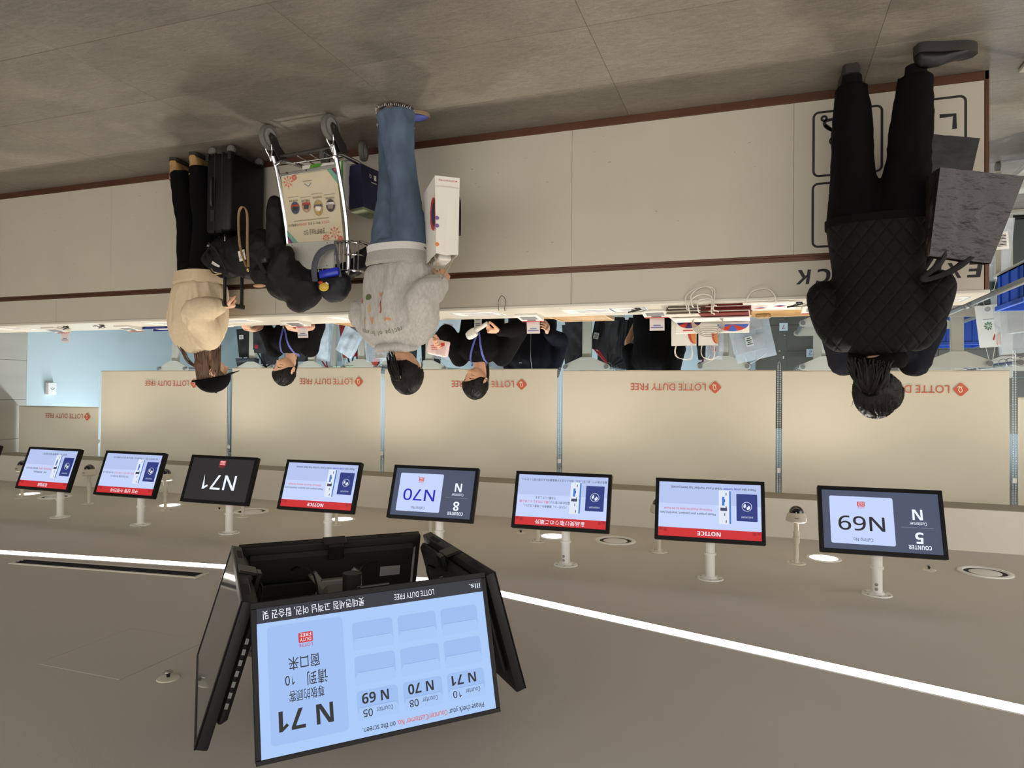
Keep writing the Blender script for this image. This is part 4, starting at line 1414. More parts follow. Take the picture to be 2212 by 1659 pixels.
# ---------------------------------------------------------------- customer in black quilted jacket
J = std(1.66)
J.update(head=(0.0, 0.045, 1.552), hyaw=14, hdown=12, hroll=6, neck=(0, -0.005, 1.375), chest=(0, 0, 1.22), pelvis=(0.0, -0.01, 0.90),
         shR=(0.195, 0, 1.335), shL=(-0.195, 0, 1.335), elR=(0.228, -0.01, 1.115), elL=(-0.232, -0.03, 1.105), wrR=(0.17, 0.215, 1.135), wrL=(-0.225, 0.175, 1.085),
         knR=(0.11, 0.02, 0.48), knL=(-0.13, 0.02, 0.48), anR=(0.115, 0.03, 0.13), anL=(-0.16, 0.01, 0.13), hemR=(0.112, 0.02, 0.11), hemL=(-0.155, 0.01, 0.12))
P1, HM = person('woman in black quilted jacket with loosely tied dark hair, seen from behind at counter end', (-0.52, 3.655), 8, J, M_SKIN3,
                hands=dict(R=dict(d=(-0.3, 0.9, 0.1), n=(0, 0, -1), curl=(0.3, 0.3, 0.3, 0.35)), L=dict(d=(0.1, 0.5, -0.8), n=(0.9, 0.1, 0.2), curl=(1.0, 1.0, 1.0, 1.0), thumb=0.8)))
mb = MB()
torso(mb, [(0.775, 0, 0.0, 0.222, 0.150), (0.82, 0, 0, 0.218, 0.148), (0.95, 0, 0, 0.200, 0.138), (1.08, 0, 0, 0.192, 0.135), (1.20, 0, 0, 0.205, 0.140), (1.30, 0, -0.005, 0.225, 0.128), (1.36, 0, -0.005, 0.170, 0.105), (1.41, 0, 0.0, 0.085, 0.080)], 2.6)
limb(mb, [(0.155, 0, 1.31), (0.198, -0.005, 1.25), (0.236, -0.025, 1.125), (0.21, 0.08, 1.115), (0.175, 0.175, 1.13)], [0.082, 0.077, 0.074, 0.066, 0.056], 5)
limb(mb, [(-0.155, 0, 1.31), (-0.198, -0.01, 1.25), (-0.240, -0.035, 1.115), (-0.24, 0.05, 1.085), (-0.23, 0.14, 1.085)], [0.082, 0.077, 0.074, 0.066, 0.056], 5)
jk, bvh1 = garment(P1, 'quilted_jacket', M_QUILT, mb, 0.0105, 0.005, 11, 1, keep=lambda q: 0.5 + 0.5 * min(1, max(0, abs(q.x) - 0.15) * 8))
# binding along the hem, collar standing around the neck
mb = MB().loft([oval((0, 0, z), a, b, 40, 2.6) for z, a, b in ((0.768, 0.222, 0.150), (0.766, 0.229, 0.157), (0.800, 0.228, 0.156), (0.802, 0.216, 0.144))], caps=False)
mb.build('hem_binding', M_BLKCL, jk)
mb = MB()
ringp = []
for k in range(30):
    a = 2 * PI * k / 30
    back = max(0, -math.cos(a))
    ringp.append(V((0.098 * math.sin(a), 0.085 * math.cos(a) + 0.005, 1.415 + 0.035 * back + 0.012 * math.sin(3 * a))))
mb.tube(ringp, 0.034, 12, closed=True)
garment(P1, 'collar', M_BLKCL, mb, 0.009, 0.008, 14, 5)
trousers(P1, M_BLKCL, J, (0.190, 0.130), [0.122, 0.112, 0.094, 0.088, 0.072], 0.010, 2)
for sd, hl, yw in (('R', (0.115, 0.005, 0.0), -3), ('L', (-0.155, -0.055, 0.0), 62)):
    shoe(P1, hl, yw, 0.265, 0.105, 0.105, M_SHOEB, M_SOLEG, 0.045)
    MB().lathe([(0.044, -0.05), (0.046, -0.02), (0.056, 0.0), (0.060, 0.02), (0.05, 0.04)], 22, c=V(J['hem' + sd])).build('sock', M_BLKKN, P1)
hb = hair_shell(HM, 0.040, 0.05, -0.02, -0.10, seed=3, ridge=0.003)
# loosely tied lengths spreading over the collar
rs = random.Random(11)
for k in range(110):
    a = rs.uniform(-1, 1)
    st = HM @ V((0.030 * a, -0.118, -0.005 + rs.uniform(-.02, .02)))
    mid = HM @ V((0.060 * a + rs.uniform(-.02, .02), -0.135 + rs.uniform(-.012, .012), -0.065 + rs.uniform(-.015, .01)))
    e = HM @ V((0.095 * a + rs.uniform(-.025, .025), -0.128 + rs.uniform(-.02, .02), -0.155 + rs.uniform(-.03, .03)))
    strands(hb, [smoothpts([st, st.lerp(mid, 0.5) + V((0, -0.012, 0)), mid, mid.lerp(e, 0.75)], 3)], 0.0075, 0.0045, 6)
hb.ell(HM @ V((0, -0.100, -0.070)), (0.078, 0.030, 0.080), HM.to_3x3(), 24, 14)
for k in range(40):
    a = rs.uniform(-1.3, 1.3)
    p0 = HM @ V((0.10 * math.sin(a), -0.10 * math.cos(a), rs.uniform(-0.03, 0.10)))
    p1 = p0 + V((rs.uniform(-.03, .03), rs.uniform(-.03, .0), rs.uniform(-.02, .025)))
    strands(hb, [[p0, p0.lerp(p1, 0.5) + V((0, 0, 0.006)), p1]], 0.0009, 0.0004, 4)
hb.build('hair', M_HAIR, P1, 50)
MB().tube([HM @ V((0.030 * math.cos(a), -0.128 + 0.012 * math.cos(2 * a) * 0, -0.002 + 0.022 * math.sin(a))) for a in [2 * PI * k / 16 for k in range(16)]], 0.005, 8, closed=True).build('hair_tie', M_BLKCL, P1)

# ---------------------------------------------------------------- customer in grey hoodie
J = std(1.615)
J.update(head=(-0.035, 0.045, 1.478), hyaw=-12, hdown=16, hroll=0, neck=(0, -0.01, 1.325), chest=(0, 0, 1.17), pelvis=(0, 0, 0.87),
         shL=(-0.185, 0.0, 1.285), shR=(0.185, 0.0, 1.285), elL=(-0.225, -0.075, 1.085), elR=(0.24, -0.02, 1.14), wrL=(-0.265, 0.045, 0.985), wrR=(0.17, 0.17, 1.09),
         knL=(-0.045, -0.005, 0.46), knR=(0.105, 0.06, 0.46), anL=(-0.02, -0.06, 0.12), anR=(0.135, 0.13, 0.12), hemL=(-0.015, -0.062, 0.018), hemR=(0.135, 0.125, 0.014))
P2, HM = person('woman in grey hoodie with food prints and wide blue jeans, seen from behind', (1.955, 3.53), 10, J, M_SKIN3,
                hands=dict(L=dict(d=(-0.05, 0.55, -0.8), n=(0.9, 0.2, 0.2), curl=(1.15, 1.15, 1.15, 1.15), thumb=0.9), R=dict(d=(-0.3, 0.9, 0), n=(0, 0, -1))))
mb = MB()
torso(mb, [(0.875, 0, 0.0, 0.182, 0.130), (0.92, 0, 0, 0.205, 0.155), (1.05, 0, -0.005, 0.215, 0.160), (1.16, 0, -0.005, 0.220, 0.155), (1.25, 0, -0.01, 0.220, 0.130), (1.305, 0, -0.01, 0.165, 0.10), (1.35, 0, -0.012, 0.078, 0.07)], 2.4)
limb(mb, [(-0.145, -0.005, 1.255), (-0.195, -0.03, 1.19), (-0.232, -0.085, 1.085), (-0.250, -0.02, 1.03), (-0.264, 0.02, 1.00)], [0.086, 0.088, 0.086, 0.078, 0.056], 5)
limb(mb, [(0.145, -0.005, 1.255), (0.19, -0.015, 1.21), (0.240, -0.03, 1.135), (0.215, 0.07, 1.105), (0.175, 0.13, 1.09)], [0.086, 0.086, 0.084, 0.076, 0.056], 5)
ho, bvh2 = garment(P2, 'hoodie', M_GREYHO, mb, 0.0095, 0.019, 8.0, 4, (1, 1, 0.4), 2)
mb = MB().loft([oval((0, 0, z), a, b, 44, 2.4) for z, a, b in ((0.805, 0.178, 0.128), (0.808, 0.188, 0.138), (0.868, 0.198, 0.148), (0.885, 0.190, 0.138))], caps=False)
mb.build('hem_band', M_GREYRIB, ho)
MB().loft([oval((0, 0, z), a, b, 44, 2.4) for z, a, b in ((0.768, 0.186, 0.136), (0.770, 0.192, 0.142), (0.83, 0.186, 0.136))], caps=False).build('t_shirt_hem', M_TSHIRT, P2)
for W_, E_ in ((J['wrL'], J['elL']), (J['wrR'], J['elR'])):
    d = (V(W_) - V(E_)).normalized()
    MB().tube([V(W_) - d * 0.055, V(W_) - d * 0.02, V(W_) - d * 0.002], [0.052, 0.046, 0.044], 18).build('cuff', M_GREYRIB, ho)
# hood lying on the back of the neck
mb = MB()
mb.tube(smoothpts([(-0.095, 0.05, 1.335), (-0.10, -0.03, 1.350), (-0.05, -0.088, 1.352), (0.05, -0.088, 1.352), (0.10, -0.03, 1.350), (0.095, 0.05, 1.335)], 5), 0.026, 12)
garment(P2, 'hood', M_GREYHO, mb, 0.008, 0.004, 12, 6)
trousers(P2, M_DENIM, J, (0.165, 0.125), [0.108, 0.096, 0.082, 0.086, 0.108], 0.012, 7, name='jeans')
for sd in ('L', 'R'):
    c = V(J['hem' + sd])
    mb = MB()
    rs = random.Random(5)
    for k in range(60):
        a = 2 * PI * k / 60
        p0 = c + V((0.107 * math.cos(a), 0.107 * math.sin(a), 0.004))
        p1 = p0 + V((0.006 * math.cos(a) + rs.uniform(-.006, .006), 0.006 * math.sin(a), -rs.uniform(0.004, 0.012)))
        mb.tube([p0, p1], [0.0016, 0.0008], 4)
    o = mb.build('frayed_hem', M_WHITECL, P2); o['kind'] = 'stuff'
    # light side seam
    sx = -1 if sd == 'L' else 1
    K_ = V(J['kn' + sd])
shoe(P2, (0.02, -0.10, 0), 38, 0.25, 0.095, 0.075, M_BLUESH, M_SOLET, 0.022)
shoe(P2, (0.15, 0.09, 0), -18, 0.25, 0.095, 0.075, M_BLUESH, M_SOLET, 0.022)
hb = hair_shell(HM, 0.024, 0.05, -0.01, -0.08, seed=5, ridge=0.002)
rs = random.Random(21)
tail = []
for k in range(44):
    dx, dz = rs.uniform(-.016, .016), rs.uniform(-.016, .016)
    p0 = HM @ V((dx * 0.6, -0.105, 0.004 + dz * 0.6))
    p1 = HM @ V((dx * 1.2, -0.138, 0.002 + dz))
    p2_ = HM @ V((dx * 1.9 + 0.012, -0.146 + rs.uniform(-.008, .008), -0.050 + dz))
    p3_ = HM @ V((dx * 1.4 + 0.030, -0.128 + rs.uniform(-.012, .012), -0.112 + dz * 2.0))
    tail.append(smoothpts([p0, p1, p2_, p3_], 4))
strands(hb, tail, 0.0065, 0.002, 6)
for k in range(10):
    p0 = HM @ V((-0.068, 0.03 + rs.uniform(-.01, .012), 0.01)); p1 = p0 + V((rs.uniform(-.008, .0), rs.uniform(-.004, .01), -0.075))
    strands(hb, [[p0, p0.lerp(p1, 0.5) + (HM.to_3x3() @ V((-0.008, 0.002, 0))), p1]], 0.0012, 0.0006, 4)
hb.build('hair', M_HAIR, P2, 50)
MB().tube([HM @ V((0.019 * math.cos(a), -0.128, 0.004 + 0.019 * math.sin(a))) for a in [2 * PI * k / 16 for k in range(16)]], 0.0035, 8, closed=True).build('hair_tie', mat('tan_hair_tie', 'a98f5f', 0.5), P2)
# print on the back
M_PRINTG = mat('green_print', '6d7058', 0.9); M_PRINTO = mat('faded_orange_print', 'c08a68', 0.9); M_PRINTR = mat('faded_red_print', '9d5a4c', 0.9); M_PRINTY = mat('faded_yellow_print', 'c4a468', 0.9)
def back_print(me0, place, name, m, bvh, parent, cut=3):
    bm = bmesh.new(); bm.from_mesh(me0)
    bmesh.ops.triangulate(bm, faces=list(bm.faces))
    bmesh.ops.subdivide_edges(bm, edges=[e for e in bm.edges if e.calc_length() * 0.05 > 0.004], cuts=1)
    bad = []
    for q in bm.verts:
        x, z = place(q.co.x, q.co.y)
        h = on_surface(bvh, (x, -0.8, z), (0, 1, 0), 0.0025)
        if h is None: bad.append(q)
        else: q.co = h
    bmesh.ops.delete(bm, geom=bad, context='VERTS')
    me = bpy.data.meshes.new(name); bm.to_mesh(me); bm.free(); me.materials.clear(); me.materials.append(m)
    return link(name, me, parent)
txt = 'recipe of brunch'
for i, chh in enumerate(txt):
    if chh == ' ': continue
    u = (i - 7.5) / 7.5
    cx, cz, an = 0.135 * u + 0.012, 1.262 - 0.020 * u * u, -0.30 * u
    # seen from behind: text runs from the left of the picture (person's left) to the right
    me0 = text_mesh(chh, 'CENTER', 0.0, M_PRINTG, plain=True)
    back_print(me0, lambda x, y, cx=cx, cz=cz, an=an: (cx + 0.036 * (x * math.cos(an) - y * math.sin(an)), cz + 0.040 * (x * math.sin(an) + y * math.cos(an))), 'lettering', M_PRINTG, bvh2, ho)
def blob(cx, cz, pts, m):
    me0 = bpy.data.meshes.new('p'); P2_ = smoothpts([(a, b, 0) for a, b in pts], 4, True)
    me0.from_pydata([tuple(q) for q in P2_], [], [tuple(range(len(P2_)))])
    back_print(me0, lambda x, y: (cx + x, cz + y), 'food_print', m, bvh2, ho)
for cx, cz, pts, m in ((0.085, 1.07, [(-.024, 0), (-.018, .014), (0, .017), (.02, .012), (.024, -.002), (.012, -.016), (-.012, -.014)], mat('leaf_green_print', '5c6648', 0.9)),
                       (-0.015, 1.06, [(-.016, -.008), (-.004, .012), (.012, .010), (.016, -.012), (.004, -.004)], M_PRINTO),
                       (-0.018, 1.135, [(-.004, -.03), (.004, -.03), (.004, .012), (.012, .03), (.002, .03), (-.006, .01)], M_PRINTR),
                       (0.075, 1.14, [(-.006, -.024), (.004, -.024), (.008, .008), (.018, .02), (.0, .012), (-.018, .022), (-.008, .004)], M_PRINTY),
                       (0.145, 1.085, [(-.008, -.014), (.006, -.012), (.006, .004), (.0, .016), (-.01, .012)], M_PRINTR),
                       (-0.055, 1.205, [(-.018, -.004), (-.01, -.012), (.016, -.008), (.02, .008), (.006, -.002), (-.012, .004)], M_PRINTO),
                       (0.055, 1.205, [(-.01, -.016), (.004, -.018), (.01, 0), (.004, .02), (-.006, .012)], M_PRINTO),
                       (0.12, 1.20, [(-.008, -.016), (.006, -.018), (.008, 0), (.002, .018), (-.008, .008)], M_PRINTY)):
    blob(cx, cz, pts, m)

# ---------------------------------------------------------------- customer in cream sweatshirt and black cap
J = std(1.61)
J.update(head=(-0.05, 0.075, 1.482), hyaw=22, hdown=12, hroll=0, neck=(-0.015, 0.015, 1.315), chest=(0, 0, 1.16), pelvis=(0.0, 0, 0.87),
         shL=(-0.19, 0, 1.275), shR=(0.19, 0, 1.275), elL=(-0.240, -0.15, 1.10), elR=(0.22, -0.02, 1.05), wrL=(-0.315, 0.0, 1.045), wrR=(0.19, 0.03, 0.85),
         knL=(-0.08, -0.01, 0.46), knR=(0.115, -0.03, 0.46), anL=(-0.077, -0.06, 0.135), anR=(0.145, -0.09, 0.135), hemL=(-0.072, -0.055, 0.088), hemR=(0.14, -0.085, 0.088))
P3, HM = person('woman in cream sweatshirt and black baseball cap holding the suitcase handle', (3.64, 3.785), 20, J, M_SKIN2,
                hands=dict(L=dict(d=(-0.25, 0.9, -0.1), n=(0.1, -0.1, -1), curl=(1.2, 1.2, 1.2, 1.2), thumb=0.9), R=dict(d=(0, 0.15, -1), n=(-1, 0, 0))))
mb = MB()
torso(mb, [(0.87, 0, 0.0, 0.190, 0.135), (0.91, 0, 0, 0.215, 0.160), (1.05, 0, -0.005, 0.222, 0.165), (1.16, 0, -0.005, 0.222, 0.158), (1.24, 0, -0.005, 0.220, 0.132), (1.295, 0, -0.005, 0.165, 0.10), (1.345, 0, 0, 0.080, 0.072)], 2.4)
limb(mb, [(-0.145, 0, 1.245), (-0.200, -0.05, 1.19), (-0.244, -0.15, 1.10), (-0.285, -0.075, 1.065), (-0.31, -0.02, 1.05)], [0.086, 0.086, 0.082, 0.074, 0.054], 5)
limb(mb, [(0.145, 0, 1.245), (0.19, -0.01, 1.18), (0.225, -0.03, 1.06), (0.215, 0.0, 0.97), (0.195, 0.02, 0.875)], [0.086, 0.084, 0.078, 0.070, 0.054], 5)
sw, bvh3 = garment(P3, 'sweatshirt', M_BEIGE, mb, 0.0095, 0.020, 7.5, 9, (1, 1, 0.4), 2)
MB().loft([oval((0, 0, z), a, b, 44, 2.4) for z, a, b in ((0.792, 0.186, 0.134), (0.795, 0.196, 0.144), (0.862, 0.205, 0.152), (0.88, 0.198, 0.142))], caps=False).build('hem_band', M_BEIGER, sw)
for W_, E_ in ((J['wrL'], J['elL']), (J['wrR'], J['elR'])):
    d = (V(W_) - V(E_)).normalized()
    MB().tube([V(W_) - d * 0.05, V(W_) - d * 0.018, V(W_) - d * 0.002], [0.050, 0.045, 0.042], 18).build('cuff', M_BEIGER, sw)
trousers(P3, M_BLKCL, J, (0.165, 0.125), [0.108, 0.092, 0.078, 0.074, 0.064], 0.006, 10)
shoe(P3, (-0.085, -0.105, 0), -30, 0.255, 0.095, 0.10, M_BOOT, mat('dark_rubber_sole', '2c2722', 0.8), 0.022, 0.05, name='boot')
shoe(P3, (0.135, -0.135, 0), -34, 0.255, 0.095, 0.10, M_BOOT, MATS['dark_rubber_sole'], 0.022, 0.05, name='boot')
hb = hair_shell(HM, 0.012, 0.05, -0.03, -0.10, seed=8, ridge=0.002)
rs = random.Random(31)
pths = []
for k in range(80):
    a = rs.uniform(-2.3, 1.6)                          # round the back of the head, from left ear to right ear
    p0 = HM @ V((-0.083 * math.sin(-a), -0.098 * math.cos(a) * (1 if abs(a) < 1.4 else 0.6), -0.005 + rs.uniform(-.02, .02)))
    fall = rs.uniform(0.13, 0.21)
    out_ = V((p0.x, p0.y, 0)) - V((HM.translation.x, HM.translation.y, 0)); out_.normalize()
    p1 = p0 + out_ * 0.008 + V((0, 0, -fall * 0.5)); p2_ = p0 + out_ * (0.016 + rs.uniform(-.008, .012)) + V((rs.uniform(-.01, .01), 0, -fall))
    pths.append(smoothpts([p0, p1, p2_], 4))
strands(hb, pths, 0.0085, 0.002, 6)
hb.ell(HM @ V((0.0, -0.06, -0.06)), (0.072, 0.045, 0.07), HM.to_3x3(), 20, 12)
for k in range(26):
    p0 = HM @ V((0.05 + rs.uniform(-.03, .02), -0.09 + rs.uniform(-.01, .01), -0.06))
    p1 = p0 + V((0.03 + rs.uniform(0, .03), -0.04, -0.05)); p2_ = p1 + V((0.012 + rs.uniform(-.01, .04), -0.030 + rs.uniform(-.02, .01), -0.07 - rs.uniform(0, .06)))
    strands(hb, [smoothpts([p0, p1, p2_], 4)], 0.0030, 0.0010, 5)
hb.build('hair', M_HAIRB, P3, 50)
# cap: crown, peak, back strap
nu, nv = 48, 14
vs = []
for j in range(nv + 1):
    tt = (PI * 0.5) * j / nv
    for k in range(nu):
        f = 2 * PI * k / nu
        s_ = V((math.sin(tt) * math.sin(f), math.sin(tt) * math.cos(f), math.cos(tt)))
        z = 0.028 + 0.108 * s_.z
        if s_.y < -0.75 and abs(s_.x) < 0.36 and j > nv - 4:
            z = max(z, 0.058 - 0.09 * s_.x * s_.x)
        vs.append(HM @ V((0.096 * s_.x, 0.118 * s_.y - 0.004, z)))
cap = MB().add(vs, [(j * nu + k, j * nu + (k + 1) % nu, (j + 1) * nu + (k + 1) % nu, (j + 1) * nu + k) for j in range(nv) for k in range(nu)])
cp_ = cap.build('cap_crown', M_BLKCL, P3, 50)
sol = cp_.modifiers.new('t', 'SOLIDIFY'); sol.thickness = 0.003
rings = []
for k in range(17):
    f = math.radians(-62 + 124 * k / 16)
    i_ = V((0.096 * math.sin(f), 0.116 * math.cos(f), 0.030)); e = 0.052 * math.cos(f * 0.9) ** 0.8
    o_ = i_ + V((math.sin(f) * e * 0.5, math.cos(f) * e + 0.008, -0.016 * math.cos(f)))
    rings.append([HM @ (i_ + V((0, 0, 0.003))), HM @ (o_ + V((0, 0, 0.003))), HM @ o_, HM @ i_])
MB().loft(rings).build('cap_peak', M_BLKCL, P3, 50)
MB().tube([HM @ V((0.040 * q, -0.117 + 0.010 * q * q, 0.034)) for q in (-1, -.5, 0, .5, 1)], 0.009, 8, flat=0.35, upv=(0, 1, 0)).tube([HM @ V((0.02, -0.119, 0.034)), HM @ V((0.045, -0.135, 0.030))], 0.008, 6, flat=0.4, upv=(0, 1, 0)).build('cap_strap', M_BLKCL, cp_)
MB().tube([HM @ V((0.044 * math.sin(f), -0.119 * math.cos(f), 0.085 - 0.01 * math.cos(f * 3))) for f in (-0.15, 0.0, 0.15, 0.3)], 0.0035, 6).build('cap_print', M_WHITECL, cp_)
MB().ell(HM @ V((0, -0.004, 0.138)), (0.007, 0.007, 0.004), nu=12, nv=6).build('cap_button', M_BLKCL, cp_)


# ---------------------------------------------------------------- staff behind the counter
def lanyard(t, bvh, HM, neck, x_end, z_end, label='blue neck lanyard'):
    o = None
    tips = []
    mbs = []
    for sx in (-1, 1):
        pts = []
        for k in range(13):
            u = k / 12
            x = sx * 0.062 * (1 - u) + (x_end + sx * 0.007) * u
            z = neck + 0.02 - (neck + 0.02 - z_end) * u
            h = on_surface(bvh, (x, 0.8, z), (0, -1, 0), 0.005)
            pts.append(h if h is not None else V((x, 0.06 + 0.05 * u, z)))
        MB().tube(smoothpts(pts, 3), 0.0075, 8, flat=0.22, upv=(0, 1, 0)).build('lanyard_strap', M_LANYARD, t)
        tips.append(pts[-1])
    c = (tips[0] + tips[1]) / 2
    MB().box(c + V((0, 0.004, -0.012)), (0.014, 0.006, 0.02), bevel=0.002).build('lanyard_clip', M_STEEL, t)
    return c


def id_card(t, c):
    k = MB().box(c + V((0.0, 0.008, -0.068)), (0.056, 0.004, 0.088), bevel=0.0015).build('name_card', M_WHITEPAPER, t)
    for z in (-0.035, -0.05, -0.062, -0.09):
        MB().box(c + V((0.0, 0.0105, z)), (0.038, 0.001, 0.006)).build('print_line', M_GREY, k)


def staff_clothes(t, J, m, ab, cuffs=True, seed=0, amp=0.007, name='jersey_top', sleeve=None, leg=True, armr=(0.070, 0.062, 0.056, 0.050, 0.042)):
    mb = MB()
    c, p = V(J['chest']), V(J['pelvis'])
    nb = V(J['neck'])
    zs = [(p.z - 0.10, p, ab[0] * 0.98, ab[1]), (p.z + 0.05, p, ab[0], ab[1]), ((p.z + c.z) / 2, (p + c) / 2, ab[0] * 0.93, ab[1] * 0.95), (c.z, c, ab[0] * 1.02, ab[1] * 1.02), (nb.z - 0.085, nb + V((0, 0, 0)), ab[0] * 1.08, ab[1] * 0.86), (nb.z - 0.04, nb, ab[0] * 0.75, ab[1] * 0.72), (nb.z - 0.008, nb, 0.072, 0.066)]
    torso(mb, [(z, q.x, q.y, a, b) for z, q, a, b in zs])
    for sd in ('L', 'R'):
        S_, E_, W_ = V(J['sh' + sd]), V(J['el' + sd]), V(J['wr' + sd])
        S_ = S_ * 0.93 + V((nb.x, nb.y, S_.z)) * 0.07
        if sleeve:
            e = S_.lerp(E_, sleeve)
            limb(mb, [S_, S_.lerp(e, 0.5), e], [armr[0], armr[1], armr[1]], 5)
        else:
            Wc = W_ + (E_ - W_).normalized() * 0.02
            limb(mb, [S_, S_.lerp(E_, 0.5), E_, E_.lerp(Wc, 0.5), Wc], armr, 5)
    o, bvh = garment(t, name, m, mb, 0.0105, amp, 9, seed)
    if leg:
        trousers(t, M_BLKCL, J, (ab[0] * 0.95, ab[1] * 0.95), [0.10, 0.085, 0.07, 0.065, 0.06], 0.004, seed + 1)
        for sd in ('L', 'R'):
            shoe(t, (J['an' + sd][0], J['an' + sd][1] - 0.05, 0), 0, 0.25, 0.09, 0.08, M_SHOEB, M_SOLEG)
    return o, bvh


def short_hair(HM, t, seed, m=M_HAIR, bun=False, tail=False, sx_=0, **k):
    hb = hair_shell(HM, seed=seed, **k)
    rs = random.Random(seed)
    if bun:
        hb.ell(HM @ V((0, -0.115, -0.03)), (0.036, 0.03, 0.034), HM.to_3x3(), 18, 12)
    if tail:
        pp = []
        bk = HM.to_3x3() @ V((0, -1, 0)); bk.z = 0; bk.normalize()
        for q in range(40):
            dx, dz = rs.uniform(-.016, .016), rs.uniform(-.014, .014)
            p0 = HM @ V((dx * .8 + sx_ * 0.03, -0.085, -0.045 + dz)); w_ = V((dx, rs.uniform(-.008, .008), dz))
            pp.append(smoothpts([p0, p0 + bk * 0.012 + w_ * .5 + V((0, 0, -0.03)), p0 + bk * 0.006 + w_ + V((0, 0, -0.085)), p0 - bk * 0.008 + w_ * 1.3 + V((0, 0, -0.135 + dz))], 3))
        strands(hb, pp, 0.007, 0.002, 6)
    hb.build('hair', m, t, 50)


# woman with a lanyard, far end: bends over papers on the counter
J = std(1.60)
J.update(head=(-0.005, 0.170, 1.440), hyaw=14, hdown=36, hroll=6, neck=(0, 0.065, 1.30), chest=(0, 0.03, 1.14), pelvis=(0, -0.02, 0.87),
         shL=(-0.165, 0.055, 1.255), shR=(0.165, 0.055, 1.255), elL=(-0.245, 0.09, 1.06), elR=(0.24, 0.09, 1.07), wrL=(-0.235, 0.25, 1.115), wrR=(0.15, 0.25, 1.12))
P4, HM = person('staff woman with blue lanyard looking down behind the counter, beside cream sweatshirt', (3.60, 4.80), 172, J, M_SKIN2,
                hands=dict(L=dict(d=(-0.15, 0.9, 0.05), n=(0.1, 0.1, -1), curl=(0.55, 0.6, 0.6, 0.65), thumb=0.6), R=dict(d=(-0.3, 0.9, 0.0), n=(0, 0.1, -1))))
o, bv = staff_clothes(P4, J, M_BLKKN, (0.165, 0.118), seed=12, sleeve=1.0, armr=(0.074, 0.060, 0.05, 0.05, 0.042))
c = lanyard(P4, bv, HM, 1.305, -0.03, 1.10)
id_card(P4, c)
short_hair(HM, P4, 13, thick=0.011, front=0.066, side=0.0, back=-0.08, tail=True, ridge=0.002)
face_marks(P4, HM)

# woman with a scanner
J = std(1.66)
J.update(head=(0.005, 0.150, 1.525), hyaw=20, hdown=36, hroll=8, neck=(0, 0.045, 1.385), chest=(0, 0.02, 1.22), pelvis=(0, -0.02, 0.92),
         shL=(-0.18, 0.04, 1.335), shR=(0.18, 0.04, 1.335), elL=(-0.235, 0.13, 1.16), elR=(0.31, 0.075, 1.14), wrL=(-0.225, 0.30, 1.225), wrR=(0.205, 0.235, 1.165))
P5, HM = person('staff woman with bobbed black hair and blue lanyard scanning a parcel behind counter', (1.935, 4.78), 178, J, M_SKIN,
                hands=dict(L=dict(d=(0.05, 0.75, 0.45), n=(0.85, 0.3, -0.1), curl=(0.5, 0.5, 0.55, 0.6), thumb=0.6), R=dict(d=(-0.75, 0.55, 0.05), n=(-0.15, -0.1, -0.95), curl=(1.05, 1.05, 1.1, 1.1), thumb=0.8)))
o, bv = staff_clothes(P5, J, M_BLKKN, (0.175, 0.120), seed=16, armr=(0.074, 0.068, 0.062, 0.054, 0.044))
c = lanyard(P5, bv, HM, 1.385, 0.015, 1.165)
id_card(P5, c)
for z in (1.19, 1.25, 1.31):
    h = on_surface(bv, (0.0, 0.8, z), (0, -1, 0), 0.002)
    if h: MB().ell(h, (0.005, 0.002, 0.005), nu=10, nv=6).build('button', M_DARKG, o)
short_hair(HM, P5, 17, thick=0.016, front=0.058, side=-0.012, back=-0.075, ridge=0.0022, tail=True)
face_marks(P5, HM)

# man in a zipped navy jacket behind the blind
J = std(1.74)
J.update(elR=(0.255, 0.02, 1.15), wrR=(0.19, 0.22, 1.085), elL=(-0.255, 0.0, 1.14), wrL=(-0.20, 0.2, 1.07))
P6, HM = person('person in zipped navy jacket standing behind the blind, head hidden', (1.90, 5.86), 176, J, M_SKIN,
                hands=dict(R=dict(d=(0.1, 0.75, -0.5), n=(-0.7, 0.2, -0.3), curl=(0.7, 0.7, 0.75, 0.8), thumb=0.5)))
o, bv = staff_clothes(P6, J, M_NAVYCL, (0.215, 0.145), seed=20, name='zipped_jacket', armr=(0.088, 0.082, 0.074, 0.064, 0.05))
pts = [on_surface(bv, (0.02 + 0.015 * (z - 1), 0.8, z), (0, -1, 0), 0.002) for z in [1.05 + 0.03 * k for k in range(13)]]
MB().tube([q for q in pts if q], 0.0035, 6).build('zip', M_STEEL, o)
h = on_surface(bv, (-0.075, 0.8, 1.335), (0, -1, 0), 0.003)
if h: MB().box(h, (0.024, 0.003, 0.012), bevel=0.001).build('chest_emblem', M_GREY, o)
short_hair(HM, P6, 22)
face_marks(P6, HM)

# back of a person in a black T-shirt further in
J = std(1.72)
J.update(elL=(-0.245, -0.01, 1.15), wrL=(-0.23, 0.10, 0.93), elR=(0.255, -0.01, 1.16), wrR=(0.25, 0.12, 0.95))
P7, HM = person('person in black T-shirt with back turned among the hanging bags', (0.86, 6.05), 22, J, M_SKIN3)
staff_clothes(P7, J, M_BLKCL, (0.190, 0.130), seed=24, name='t_shirt', sleeve=0.72, armr=(0.085, 0.078, 0.06, 0.05, 0.04))
short_hair(HM, P7, 25)

